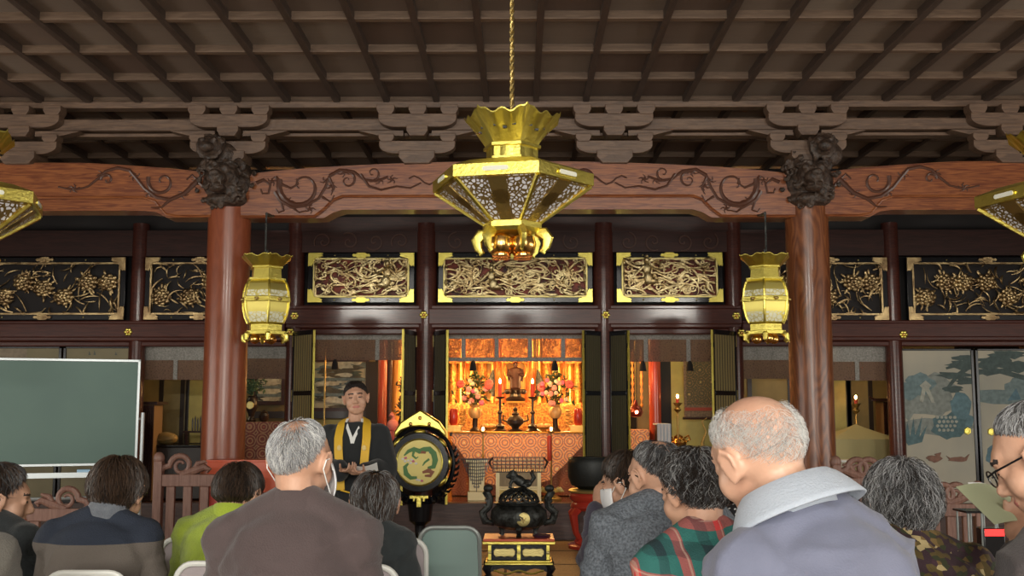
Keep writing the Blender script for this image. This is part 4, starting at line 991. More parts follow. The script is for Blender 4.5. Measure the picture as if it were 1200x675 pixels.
# ================================================================== incense burner on red topped table
def incense():
    Y = 8.95; k = 141.0; c = at(608, 640, Y); x = c.x; ztop = Z_(630, Y-.1)
    t = top('incense_table', 'small black and gilt table with red top carrying the incense burner', 'table', (x, Y, 0))
    hw = .285; d = .20
    mb = MB(); mb.bx(x-hw, x+hw, Y-d, Y+d, ztop-.02, ztop); mb.build('red_top', mt['redtop'], t, bevel=.004)
    mb = MB(); mb.bx(x-hw-.005, x+hw+.005, Y-d-.005, Y+d+.005, ztop-.045, ztop-.018); mb.bx(x-hw+.03, x+hw-.03, Y-d+.02, Y+d-.02, ztop-.19, ztop-.17); mb.build('gilt_moulding', mt['gold'], t, bevel=.006)
    mb = MB(); mb.bx(x-hw+.04, x+hw-.04, Y-d+.03, Y+d-.03, ztop-.172, ztop-.044); mb.build('black_body', mt['black'], t, bevel=.004)
    for s in (-1, 1):
        mb = MB(); P = [(x+s*.115+a*.085, ztop-.108+b_*.034) for a, b_ in ((-1,-.4),(-.8,-1),(-.3,-.8),(0,-1),(.3,-.8),(.8,-1),(1,-.4),(1,.4),(.8,1),(.3,.85),(0,1),(-.3,.85),(-.8,1),(-1,.4))]; mb.prism(P, Y-d+.012, Y-d+.032); mb.build('gilt_panel', mt['goldpale'], t, bevel=.004)
        mb = MB(); mb.bx(x+s*(hw-.052)-.012, x+s*(hw-.052)+.012, Y-d+.015, Y-d+.034, ztop-.165, ztop-.05); mb.build('gilt_strip', mt['gold'], t)
    mb = MB(); mb.bx(x-.014, x+.014, Y-d+.015, Y-d+.034, ztop-.165, ztop-.05); mb.build('gilt_strip', mt['gold'], t)
    mb = MB()
    for s in (-1, 0, 1): mb.ell((x+s*(hw-.052), Y-d+.012, ztop-.108), (.014,.008,.014))
    mb.build('gilt_boss', mt['goldpale'], t)
    mb = MB(); mb.bx(x-hw+.015, x+hw-.015, Y-d+.005, Y+d-.005, ztop-.205, ztop-.188); mb.build('lower_plinth', mt['gold'], t, bevel=.004)
    mb = MB(); P = [(x-hw+.02, ztop-.206), (x+hw-.02, ztop-.206)]
    for i in range(25):
        u = 1-i/24; P.append((x-hw+.02+(2*hw-.04)*u, ztop-.24-.018*math.cos(u*4*PI)-.012))
    mb.prism(P, Y-d+.03, Y-d+.05); mb.build('apron', mt['black'], t)
    for sx in (-1, 1):
        for sy in (-1, 1):
            mb = MB(); X, YY = x+sx*(hw-.045), Y+sy*(d-.045); mb.tube([(X, YY, ztop-.2), (X+sx*.02, YY+sy*.01, ztop-.24), (X, YY, (ztop-.24)*.4), (X+sx*.025, YY+sy*.01, .022)], [.035,.034,.022,.022], 8); mb.build('leg', mt['black'], t)
            
    mb = MB(); mb.tube([(x-.2+.4*i/20, Y-d+.02, ztop-.262+.012*math.cos(i*PI*4/20)) for i in range(21)], .008, 6); mb.build('gilt_apron_edge', mt['gold'], t)
    # the burner
    bz = ztop+.001; yb = Y
    b_ = top('incense_burner', 'black bronze incense burner with lion lid, tall handles and a gilt crest', 'incense burner', (x, yb, bz))
    mb = MB(); mb.lathe([(0,.055),(.12,.058),(.20,.09),(.233,.15),(.225,.21),(.19,.245),(.18,.252),(.195,.258),(.20,.27),(.185,.275),(.15,.275)], (x, yb, bz), 40); mb.build('bowl', mt['bronze'], b_)
    for k_ in range(3):
        a = -PI/2+k_*2*PI/3+ (0 if k_ else 0); d_ = V((math.cos(a), math.sin(a), 0)); p = V((x, yb, bz)); mb = MB(); mb.tube([p+d_*.14+V((0,0,.10)), p+d_*.17+V((0,0,.06)), p+d_*.155+V((0,0,.03)), p+d_*.165+V((0,0,.006))], [.032,.026,.018,.022], 10); mb.build('leg', mt['bronze'], b_)
    for s in (-1, 1):
        mb = MB(); mb.tube([(x+s*.20, yb, bz+.10), (x+s*.275, yb, bz+.12), (x+s*.295, yb, bz+.19), (x+s*.24, yb, bz+.24), (x+s*.235, yb, bz+.30), (x+s*.265, yb, bz+.35), (x+s*.25, yb, bz+.40)], [.022,.034,.034,.028,.030,.034,.014], 8)
        for i in range(7): mb.tube([(x+s*(.26+.012*(i % 2)), yb, bz+.12+.04*i), (x+s*(.315-.01*i), yb-.01, bz+.14+.04*i)], [.016,.003], 5)
        mb.ell((x+s*.25, yb-.02, bz+.385), (.04,.03,.032)); mb.build('dragon_handle', mt['bronze'], b_)
    mb = MB()
    zl = bz+.275
    mb.lathe([(.17,0),(.172,.012),(.155,.014)], (x, yb, zl), 32)
    for i in range(16):
        a = i*2*PI/16
        for q in (a, ):
            for sg in (-1, 1): mb.tube([(x+(.16-.115*w**2)*math.cos(q+sg*w*.75), yb+(.16-.115*w**2)*math.sin(q+sg*w*.75), zl+.010+.10*w**.8) for w in [j/7 for j in range(8)]], .0075, 5)
    mb.lathe([(.06,.095),(.065,.11),(.03,.118),(0,.118)], (x, yb, zl), 20); mb.build('openwork_lid', mt['bronze'], b_)
    # lion finial
    mb = MB(); lz = zl+.115
    R = Matrix.Rotation(math.radians(-30), 3, 'Y')
    mb.ell((x+.005, yb, lz+.055), (.075,.045,.042), Matrix.Rotation(math.radians(35), 3, 'Y')); mb.ell((x-.05, yb, lz+.10), (.042,.04,.042)); mb.ell((x-.085, yb, lz+.09), (.022,.022,.018)); mb.ell((x+.07, yb, lz+.035), (.04,.042,.035))
    for s in (-1, 1):
        mb.tube([(x-.045, yb+s*.025, lz+.07), (x-.07, yb+s*.03, lz+.03), (x-.065, yb+s*.03, lz+.004), (x-.085, yb+s*.03, lz+.004)], [.02,.015,.012,.010], 6); mb.tube([(x+.07, yb+s*.03, lz+.04), (x+.04, yb+s*.045, lz+.02), (x+.075, yb+s*.045, lz+.004), (x+.05, yb+s*.045, lz+.004)], [.024,.02,.014,.01], 6); mb.ell((x-.045, yb+s*.03, lz+.135), (.01,.008,.014))
    mb.tube([(x+.10, yb, lz+.04), (x+.125, yb, lz+.08), (x+.105, yb, lz+.12), (x+.12, yb, lz+.15)], [.014,.022,.02,.004], 6)
    me = voxel(mb, 'lion_finial', [mt['bronze']], .0045, 2); o = bpy.data.objects.new('lion_finial', me); COL.objects.link(o); me.transform(Matrix.Translation(-b_.location)); o.parent = b_
    mb = MB(); mb.lathe([(0,.0),(.045,.0),(.055,-.006),(.055,-.02)], (x+.035, yb-.228, bz+.155), 24, R=Matrix.Rotation(PI/2, 3, 'X')); o = mb.build('gilt_crest', mt['goldpale'], b_)
    mb = MB(); 
    for s in (-1, 0, 1): mb.tube([(x+.035, yb-.230, bz+.125), (x+.035+s*.012, yb-.231, bz+.15), (x+.035+s*.022, yb-.230, bz+.175-.006*abs(s))], [.002,.004,.004], 5)
    mb.build('crest_flower', mt['browngold'], o)
    # incense tray
    p = V((x+.185, Y-.08, ztop)); q = top('incense_tray', 'small dark round tray on the right of the red table top', 'tray', p)
    mb = MB(); mb.lathe([(0,.0),(.06,.0),(.075,.022),(.07,.022),(.055,.010),(0,.010)], p, 24); mb.build('dish', mt['tray'], q)
    mb = MB(); mb.ell(p+V((0,0,.014)), (.045,.045,.008)); mb.build('incense_powder', M('brown incense powder', (.10,.05,.04), .9), q)
mt['tray'] = M('dark plum lacquer', (.05,.02,.04), .3)
incense()

# ================================================================== bowl gong
def bowl():
    Y = 10.8; c = at(695, 560, Y); x = c.x; zt = Z_(536, Y); zm = Z_(573, Y)
    zt -= 0
    s_ = top('gong_stand', 'red lacquer round stand with curved legs under the black bowl gong', 'stand', (x, Y, 0))
    mb = MB(); mb.lathe([(.16, zm-.035), (.235, zm-.03), (.245, zm-.01), (.235, zm)], (x, Y, 0), 36); mb.build('gilt_band', mt['goldpale'], s_)
    mb = MB(); mb.lathe([(.10, zm-.22), (.19, zm-.20), (.23, zm-.17), (.225, zm-.14), (.205, zm-.12), (.235, zm-.09), (.24, zm-.06), (.22, zm-.035), (.1, zm-.034)], (x, Y, 0), 36); mb.build('stand_top', mt['red'], s_)
    for k in range(5):
        a = -PI/2+.3+k*2*PI/5; d = V((math.cos(a), math.sin(a), 0)); p = V((x, Y, 0)); mb = MB(); mb.tube([p+d*.19+V((0,0,zm-.19)), p+d*.25+V((0,0,zm-.24)), p+d*.22+V((0,0,.16)), p+d*.17+V((0,0,.09)), p+d*.20+V((0,0,.045))], [.045,.045,.03,.026,.03], 8); mb.build('leg', mt['red'], s_)
    mb = MB(); mb.lathe([(.12,0),(.25,.0),(.255,.03),(.23,.045),(.13,.045)], (x, Y, 0), 32); mb.build('foot_ring', mt['red'], s_)
    t = top('bowl_gong', 'big black bowl gong on the red stand, right of the altar', 'gong', (x, Y, zm))
    H = zt-zm
    mb = MB(); mb.lathe([(0,.0),(.14,.002),(.215,.04),(.248,.12),(.252,H-.06),(.243,H-.008),(.236,H),(.228,H-.01),(.235,H-.1),(.2,.06),(0,.03)], (x, Y, zm), 48); mb.build('bowl', M('black iron bowl', (.018,.020,.019), .45, .3, bump=(90,.15)), t)
bowl()

# ================================================================== the lit altar
brocade = M('orange brocade', (.70,.20,.05), .55); N, L, b = nodes_of(brocade)
def brocade_nodes(m, scale, c_bg, c_ring, c_dot, c_line):
    N, L, b = nodes_of(m); tc = N.new('ShaderNodeTexCoord'); vo = N.new('ShaderNodeTexVoronoi'); vo.inputs['Scale'].default_value = scale; vo.inputs['Randomness'].default_value = .15
    mp = N.new('ShaderNodeMapping'); mp.inputs['Scale'].default_value = (1,.02,1); L.new(tc.outputs['Object'], mp.inputs[0]); L.new(mp.outputs[0], vo.inputs['Vector'])
    d = vo.outputs['Distance']
    s = math_(N, L, 'SINE', math_(N, L, 'MULTIPLY', d, 34)); r = math_(N, L, 'GREATER_THAN', s, .25)
    nz = N.new('ShaderNodeTexNoise'); nz.inputs['Scale'].default_value = scale*9; L.new(mp.outputs[0], nz.inputs['Vector'])
    base = mix_(N, L, math_(N, L, 'GREATER_THAN', nz.outputs['Fac'], .54), c_bg, c_line)
    L.new(mix_(N, L, math_(N, L, 'LESS_THAN', d, .10), mix_(N, L, math_(N, L, 'MULTIPLY', r, .75), base, c_ring), c_dot), b.inputs['Base Color'])
brocade_nodes(brocade, 6.6, (.95,.42,.15), (.34,.14,.18), (1,.8,.4), (1,.66,.32))
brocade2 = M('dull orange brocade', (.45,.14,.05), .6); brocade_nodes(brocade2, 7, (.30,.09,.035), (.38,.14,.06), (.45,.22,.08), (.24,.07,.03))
roundel = M('roundel brocade', (.3,.1,.05), .6); brocade_nodes(roundel, 6.5, (.16,.03,.02), (.40,.24,.12), (.35,.10,.06), (.22,.06,.04))
mt['altgold'] = M('altar gold leaf', (.95,.55,.14), .32, .8, bump=(50,.25)); mt['altorange'] = M('orange hanging silk', (.75,.16,.04), .6, var=(12,(.85,.32,.08)))
mt['altdark'] = M('altar black', (.02,.012,.01), .35, coat=.3); mt['goldcut'] = M('chased gold relief', (.80,.40,.09), .35, .7, var=(34,(.30,.08,.03)), bump=(60,.6))
LIT = 'lit altar'
def altar():
    g = 'gold pillars behind the altar'
    # golden inner shrine, rear
    Yb = 15.2
    t = top('altar_shrine', 'gold lit inner shrine with pillars and hangings behind the candles', 'shrine', (X_(604, Yb), Yb, PLAT))
    mb = MB(); mb.bx(X_(500,Yb), X_(710,Yb), Yb+.35, Yb+.38, PLAT, 3.0); mb.build('back_panel', mt['altgold'], t)
    for a, w, mm in ((531,10,'goldcut'),(540,7,'altgold'),(547,4,'altorange'),(552,6,'altgold'),(565,12,'goldcut'),(577,5,'altgold'),(583,5,'altorange'),(590,7,'altorange'),(618,7,'altorange'),(624,5,'altgold'),(632,5,'altgold'),(641,12,'goldcut'),(655,6,'altgold'),(661,4,'altorange'),(668,8,'altgold'),(677,10,'goldcut')):
        x = X_(a, Yb); r = w/2/83; mb = MB()
        if mm == 'altorange': mb.sheet(lambda u, v_: (x-r+2*r*u, Yb+.015*math.sin(u*9), PLAT+.9+(2.1)*v_), 12, 2, thick=(0,.01,0)); mb.build('silk_hanging', mt[mm], t)
        else: mb.lathe([(r*1.1, PLAT+.55), (r, PLAT+.7), (r, 3.0)], (x, Yb, 0), 20); mb.build('pillar', mt[mm], t)
    mb = MB(); rr = random.Random(4)
    z0, z1 = Z_(424, Yb-.3), Z_(398, Yb-.3)
    for (pa, pb) in ((526,540),(546,578),(588,618),(636,657),(663,681)):
        for k in range(int((pb-pa)*1.6)):
            px = rr.uniform(pa, pb); x = X_(px, Yb-.3); z = rr.uniform(z0, z1); R = rr.uniform(.02, .045); a0 = rr.uniform(0, 6)
            mb.tube([(x+R*(1-i/9*.8)*math.cos(a0+i*.7), Yb-.3-.004*i, z+R*(1-i/9*.8)*math.sin(a0+i*.7)) for i in range(10)], .009, 5)
        mb.bx(X_(pa, Yb-.3), X_(pb, Yb-.3), Yb-.29, Yb-.26, z0-.02, z1+.3)
    mb.build('carved_canopy', mt['goldcut'], t)
    mb = MB(); mb.bx(X_(505,Yb), X_(705,Yb), Yb-.5, Yb+.3, PLAT, Z_(472, Yb-.5)); mb.build('dais', mt['goldcut'], t)
    for s in (-1, 1):
        mb = MB(); x = X_(604+s*19, Yb-.2); mb.tube([(x, Yb-.2, Z_(470,Yb)), (x+s*.0, Yb-.2, Z_(445,Yb)), (x+s*.02, Yb-.2, Z_(432,Yb))], [.06,.05,.03], 8); 
        x = X_(604+s*26, Yb-.3); mb2 = MB(); mb2.tube([(x, Yb-.3, Z_(465,Yb)), (x+s*.03, Yb-.3, Z_(448,Yb)), (x, Yb-.3, Z_(434,Yb))], [.02,.055,.01], 8, flat=.3); mb2.build('leaf_ornament', mt['bronze'], t)
        mb.build('silk_hanging', mt['altorange'], t)
    # standing figure
    Ys = 14.7; x = X_(604, Ys); zb = Z_(456, Ys); zt = Z_(424, Ys); h = zt-zb
    b_ = top('standing_buddha_statue', 'dark standing Buddha statue on a lotus base in the middle of the altar', 'statue', (x, Ys, Z_(470, Ys)))
    mb = MB(); mb.lathe([(.06,0),(.075,.02),(.072,h*.25),(.082,h*.5),(.085,h*.66),(.075,h*.76),(.03,h*.80),(.022,h*.82)], (x, Ys, zb), 18, sy=.7); mb.ell((x, Ys, zb+h*.89), (.032,.034,.042)); mb.ell((x, Ys+.002, zb+h*.97), (.016,.016,.014))
    for s in (-1, 1): mb.tube([(x+s*.08, Ys, zb+h*.72), (x+s*.10, Ys-.01, zb+h*.5), (x+s*.05, Ys-.07, zb+h*(.55 if s > 0 else .42))], [.026,.024,.012], 8); mb.tube([(x+s*.09, Ys, zb+h*.5), (x+s*.095, Ys, zb+h*.25)], [.02,.006], 6)
    me = voxel(mb, 'robed_figure', [M('dark red statue', (.045,.012,.008), .5, .2)], .006, 2); o = bpy.data.objects.new('robed_figure', me); COL.objects.link(o); me.transform(Matrix.Translation(-b_.location)); o.parent = b_
    mb = MB(); mb.lathe([(.05,.0),(.13,.0),(.14,.03),(.08,.06),(.07,.10),(.12,.14),(.125,(zb-b_.location.z)-.02),(.09,(zb-b_.location.z)),(0,(zb-b_.location.z))], (x, Ys, b_.location.z), 24)
    for k in range(12):
        a = k*PI/6; mb.ell((x+.12*math.cos(a), Ys+.12*math.sin(a), zb-.035), (.035,.02,.035), Matrix.Rotation(a, 3, 'Z'))
    mb.build('lotus_base', mt['altdark'], b_)
    mb = MB(); mb.tube([(x+.15*math.cos(a*PI/16), Ys+.06, zt-.12+.15*math.sin(a*PI/16)) for a in range(32)], .010, 6, closed=True); mb.build('halo', mt['altgold'], b_)
    # front brocade covered table
    Yt = 12.7; zt = Z_(507, Yt-.25)
    t = top('altar_table', 'black altar table draped with brocade carrying flowers and candles', 'table', (X_(604, Yt), Yt, PLAT))
    xa, xb = X_(527, Yt-.25), X_(683, Yt-.25)
    mb = MB(); mb.bx(xa, xb, Yt-.24, Yt+.75, zt-.04, zt); mb.build('table_top', mt['altdark'], t, bevel=.006)
    mb = MB(); mb.bx(X_(533,Yt+.75), X_(676,Yt+.75), Yt+.30, Yt+.72, PLAT, zt-.04); mb.build('table_body', mt['altdark'], t)
    cl = top('brocade_cloth', 'orange brocade altar cloth hanging in a wide pointed flap', 'cloth', ((xa+xb)/2, Yt-.26, PLAT))
    # (px, py) outline of the hanging flap
    P = [(528,515),(531,507),(682,507),(685,520),(668,538),(650,556),(646,562),(604,574),(570,566),(558,556),(541,532)]
    n = len(P); mb = MB(); yy = Yt-.27
    poly = [(X_(a, yy, b2), Z_(b2, yy)) for a, b2 in P]; mb.prism(poly, yy, yy+.008); mb.build('brocade_flap', brocade, cl)
    mb = MB(); mb.tube([(X_(531,yy), yy, Z_(507,yy)), (X_(682,yy), yy, Z_(507,yy))], .012, 8); mb.build('gold_hem', mt['altgold'], cl)
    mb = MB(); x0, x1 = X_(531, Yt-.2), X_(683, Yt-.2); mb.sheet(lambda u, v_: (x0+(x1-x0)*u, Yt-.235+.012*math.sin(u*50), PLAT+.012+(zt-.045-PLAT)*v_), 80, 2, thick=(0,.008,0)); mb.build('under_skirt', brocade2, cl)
    # vases with flowers
    for px, lab in ((557, 'tall mixed flower arrangement in a gold vase on the left of the altar'), (650.5, 'tall mixed flower arrangement in a gold vase on the right of the altar')):
        Yv = 12.95; x = X_(px, Yv); z0 = zt
        v_ = top('flower_arrangement', lab, 'flowers', (x, Yv, z0), group='flower arrangements on the altar')
        zc = Z_(483, Yv)
        mb = MB(); mb.lathe([(.06,0),(.07,.01),(.03,.05),(.03,zc-z0-.07),(.04,zc-z0-.05)], (x, Yv, z0), 20); mb.build('vase_foot', mt['altdark'], v_)
        mb = MB(); mb.lathe([(0,-.078),(.05,-.07),(.078,-.02),(.075,.03),(.05,.06),(.055,.085),(.06,.09),(.045,.08)], (x, Yv, zc), 24); mb.build('gold_vase', M('matt gold vase', (.85,.55,.22), .45, .4), v_)
        rr = random.Random(int(px)); cols = [((.75,.12,.10),'red_flower'),((.85,.35,.32),'pink_flower'),((.82,.72,.55),'cream_flower'),((.70,.15,.30),'magenta_flower')]
        mb = MB()
        for k in range(130):
            a = rr.uniform(0, 2*PI); q = abs(rr.gauss(0, .13)); zz = zc+.10+rr.uniform(0, .40)*(1-q*1.6); p = V((x+q*math.cos(a)*1.15, Yv+q*math.sin(a)*.6, zz)); mb.ell(p, (.034,.007,.014), Euler((rr.uniform(-1,1), rr.uniform(-1.2,1.2), rr.uniform(0,6))).to_matrix(), nu=6, nv=4)
        for k in range(9):
            a = -1.2+k*.3; mb.tube([(x, Yv, zc+.06), (x+.10*math.sin(a), Yv, zc+.25), (x+.30*math.sin(a), Yv-.02, zc+.22+.34*math.cos(a)**2)], [.005,.004,.002], 4)
        mb.build('foliage', M('altar leaves', (.035,.06,.02), .6, var=(30,(.10,.12,.03))), v_)
        for ci, (c_, nm) in enumerate(cols):
            mm = M(nm, c_, .7)
            for k in range((3, 5, 7, 5)[ci]):
                a = rr.uniform(0, 2*PI); q = rr.uniform(.02, .16); zz = zc+.10+rr.uniform(0, .28)
                if ci == 0: zz = zc+.28+rr.uniform(0, .08); a = (0, PI, .3)[k]; q = .17
                p = V((x+q*math.cos(a), Yv-.07-rr.uniform(0, .05), zz)); mb = MB(); R0 = (.048,.032,.024,.026)[ci]
                for j in range(7): mb.ell(p+V((R0*.55*math.cos(j*.9), -.004*j, R0*.55*math.sin(j*.9))), (R0*.55, R0*.4, R0*.55), nu=7, nv=5)
                mb.build(nm, mm, v_)
    # candles
    for px, lab in ((586, 'burning red candle on a dark stand, left of the altar middle'), (624, 'burning red candle on a dark stand, right of the altar middle')):
        Yc = 12.75; x = X_(px, Yc); z0 = zt
        t2 = top('candlestick', lab, 'candle', (x, Yc, z0), group='burning candles on the altar table')
        z1 = Z_(465, Yc); z2 = Z_(450, Yc)
        mb = MB(); mb.lathe([(.085,0),(.09,.015),(.05,.04),(.06,.07),(.02,.10),(.016,(z1-z0)*.5),(.035,(z1-z0)*.55),(.014,(z1-z0)*.62),(.016,z1-z0-.03),(.055,z1-z0-.01),(.06,z1-z0)], (x, Yc, z0), 18); mb.build('stand', mt['altdark'], t2)
        mb = MB(); mb.lathe([(.018,0),(.022,.02),(.026,z2-z1),(0,z2-z1+.004)], (x, Yc, z1), 12); mb.build('candle', mt['candle'], t2)
        mb = MB(); mb.lathe([(0,0),(.013,.012),(.014,.03),(.005,.055),(0,.065)], (x, Yc, z2+.004), 10); mb.build('flame', mt['flame'], t2)
    Yc = 12.72; x = X_(604, Yc); t2 = top('altar_incense_burner', 'small dark footed incense burner in the middle of the altar table', 'incense burner', (x, Yc, zt))
    mb = MB(); mb.lathe([(.03,.0),(.08,.0),(.085,.02),(.04,.04),(.05,.06),(.095,.10),(.10,.14),(.07,.18),(.04,.20),(.045,.215),(.02,.24),(.03,.27),(.0,.30)], (x, Yc, zt), 24); mb.build('body', mt['altdark'], t2)
    for s in (-1, 1): mb = MB(); mb.tube([(x+s*.09, Yc, zt+.12), (x+s*.15, Yc, zt+.14), (x+s*.14, Yc, zt+.20), (x+s*.11, Yc, zt+.18)], [.012,.014,.012,.006], 6); mb.build('handle', mt['altdark'], t2)
    # offerings: stacked rice cakes and fruit on tiered stands, left and right
    for px, s, lab in ((532, -1, 'red and gold offering stand at the left end of the altar'), (677, 1, 'red and gold offering stand at the right end of the altar')):
        Yo = 13.0; x = X_(px, Yo); t2 = top('offering_stand', lab, 'offering stand', (x, Yo, zt), group='offering stands on the altar')
        mb = MB(); mb.bx(x-.09, x+.09, Yo-.06, Yo+.06, 0+zt, zt+.06); mb.bx(x-.11, x+.11, Yo-.07, Yo+.07, zt+.06, zt+.075); mb.build('gilt_tray', mt['altgold'], t2)
        mb = MB(); mb.lathe([(.035,.0),(.05,.03),(.05,.17),(.035,.20),(0,.2)], (x, Yo, zt+.075), 16); mb.build('red_pillar_cake', mt['red'], t2)
        for k in range(8): mb = MB(); mb.ell((x-s*(.10+.02*(k % 2)), Yo-.04, zt+.09+.022*k), (.034,.03,.015)); mb.build('stacked_cake', M('gold brown cake', (.75,.40,.10), .5) if 'cakem' not in mt else mt['cakem'], t2)
    for px, s, lab in ((573, 1, 'small gold dish of offerings between left flowers and candle'), (637, -1, 'small gold dish of offerings between right candle and flowers')):
        Yo = 12.7; x = X_(px, Yo); t2 = top('offering_dish', lab, 'dish', (x, Yo, zt))
        mb = MB(); mb.lathe([(.04,0),(.045,.01),(.02,.03),(.10,.05),(.105,.062),(0,.055)], (x, Yo, zt), 18); mb.build('dish', mt['altgold'], t2)
        for k in range(6): mb = MB(); mb.ell((x+.055*math.cos(k*1.05), Yo+.05*math.sin(k*1.05), zt+.078), (.03,.03,.022)); mb.build('sweet', M('sweet', (.80,.50,.18), .5), t2)
    # small oil lamps on tall thin stands before the table
    for px, cand, lab in ((566, False, 'tall thin oil lamp stand left of the gold reading desk'), (646, True, 'tall thin lamp stand with red candle, right of the gold reading desk')):
        Yc = 12.15; x = X_(px, Yc, 540); z0 = PLAT; z1 = Z_(505, Yc); t2 = top('lamp_stand', lab, 'lamp', (x, Yc, z0), group='tall lamp stands before the altar table')
        mb = MB(); mb.lathe([(.10,0),(.105,.015),(.04,.05),(.012,.08),(.009,(z1-z0)*.6),(.02,(z1-z0)*.63),(.009,(z1-z0)*.66),(.009,z1-z0-.03),(.04,z1-z0-.01),(.042,z1-z0)], (x, Yc, z0), 16); mb.build('stand', mt['browngold'], t2)
        mb = MB(); mb.ell((x, Yc, z1+.022), (.014,.014,.022)); mb.build('flame', mt['bulb'], t2)
        if cand: mb = MB(); mb.lathe([(.018,0),(.026,.02),(.026,.26),(.018,.28)], (x-.02, Yc-.02, Z_(540, Yc)), 12); mb.build('red_candle', mt['candle'], t2)
    # reading desk with beaded net
    Yd = 12.0; xa, xb = X_(581, Yd-.2, 560), X_(634, Yd-.2, 560); zd = Z_(552, Yd-.2); zl = PLAT
    t2 = top('reading_desk', 'gold lacquer reading desk with a beaded net in front of the altar', 'desk', ((xa+xb)/2, Yd, PLAT))
    mb = MB(); mb.bx(xa, xb, Yd-.2, Yd+.2, zd-.02, zd); mb.bx(xa+.01, xb-.01, Yd-.19, Yd+.19, zl+.14, zl+.16); mb.build('desk_top', mt['goldpale2'], t2, bevel=.004)
    mb = MB(); mb.bx(xa+.02, xb-.02, Yd-.18, Yd+.18, zl+.16, zd-.02); mb.build('white_folds', M('cream cloth folds', (.62,.50,.32), .7, bump=(8,1,(30,1,1))), t2)
    mb = MB(); mb.bx(xa, xb, Yd-.19, Yd+.19, zl+.03, zl+.14); mb.build('desk_body', mt['goldpale2'], t2, bevel=.004)
    for s in (0, 1): mb = MB(); x = xa+.13+(xb-xa-.26)*s; mb.bx(x-.1, x+.1, Yd-.196, Yd-.188, zl+.05, zl+.12); mb.build('openwork_panel', mt['browngold'], t2)
    for x in (xa+.02, xb-.02):
        for y in (Yd-.18, Yd+.18): mb = MB(); mb.bx(x-.02, x+.02, y-.02, y+.02, zl, zd-.02); mb.build('leg', mt['goldpale2'], t2)
    mb = MB(); zn = Z_(536, Yd-.21); n = 12
    for i in range(n+1): x = xa-.03+(xb-xa+.06)*i/n; mb.tube([(x, Yd-.21, zd-.01), (x, Yd-.21, zn)], .005, 5)
    for j in range(5): z = zd-.01+(zn-zd+.01)*j/4; mb.tube([(xa-.03, Yd-.21, z), (xb+.03, Yd-.21, z)], .006, 5)
    for s in (-1, 1): x = xa if s < 0 else xb; mb.tube([(x+s*.03, Yd-.21, zn), (x+s*.07, Yd-.21, zn-.05), (x+s*.04, Yd-.21, zn-.12)], [.01,.016,.008], 6)
    mb.build('beaded_rail', mt['altdark'], t2)
    mb = MB()
    for i in range(n):
        for j in range(4): mb.ell((xa-.03+(xb-xa+.06)*(i+.5)/n, Yd-.205, zd-.01+(zn-zd)*(j+.5)/4), (.014,.006,.013), nu=7, nv=5)
    mb.build('gold_bead', mt['goldpale2'], t2)
    # side stand under a net cloth
    Ys = 11.95; x = X_(559, Ys, 560); zs = Z_(538, Ys); t2 = top('net_covered_stand', 'small gold stand under a dark hanging net, left of the reading desk', 'stand', (x, Ys, PLAT))
    mb = MB(); mb.bx(x-.10, x+.10, Ys-.09, Ys+.09, PLAT, PLAT+.10); mb.bx(x-.085, x+.085, Ys-.075, Ys+.075, PLAT+.10, zs-.03); mb.bx(x-.12, x+.12, Ys-.1, Ys+.1, zs-.03, zs); mb.build('stand_body', mt['goldpale2'], t2, bevel=.005)
    mb = MB(); y = Ys-.115
    hb = lambda u: zs+.005-(.33*(1-abs(u))**.8+.02)
    for i in range(15):
        u = -1+2*i/14; mb.tube([(x+u*.17, y, zs+.01), (x+u*.15, y-.01, hb(u))], .0045, 5)
    for j in range(9):
        f = j/9; w = 1-f*.9; mb.tube([(x-.17*w, y-.004, zs+.005-.33*f), (x, y-.008, zs-.005-.33*f), (x+.17*w, y-.004, zs+.005-.33*f)], .0045, 5)
    mb.bx(x-.17, x+.17, y-.006, y+.02, zs+.0, zs+.012)
    mb.build('hanging_net', mt['altdark'], t2)
    # gold lotus foot ornament right of the desk
    Yf = 11.95; x = X_(645, Yf, 575); t2 = top('lotus_ornament', 'gilt lotus shaped foot ornament right of the reading desk', 'ornament', (x, Yf, PLAT))
    mb = MB(); mb.lathe([(.06,0),(.12,.0),(.125,.02),(.05,.05),(.04,.09)], (x, Yf, PLAT), 20)
    for k in range(10):
        a = k*2*PI/10; mb.tube([(x+.03*math.cos(a), Yf+.03*math.sin(a), PLAT+.09), (x+.11*math.cos(a), Yf+.08*math.sin(a), PLAT+.12), (x+.15*math.cos(a), Yf+.1*math.sin(a), PLAT+.09)], [.02,.03,.008], 6, flat=.5)
    mb.build('petals', mt['goldpale'], t2)
mt['goldpale2'] = M('cream gold lacquer', (.80,.66,.36), .4, .3)
mt['cakem'] = M('gold brown cake', (.75,.40,.10), .5)
altar()

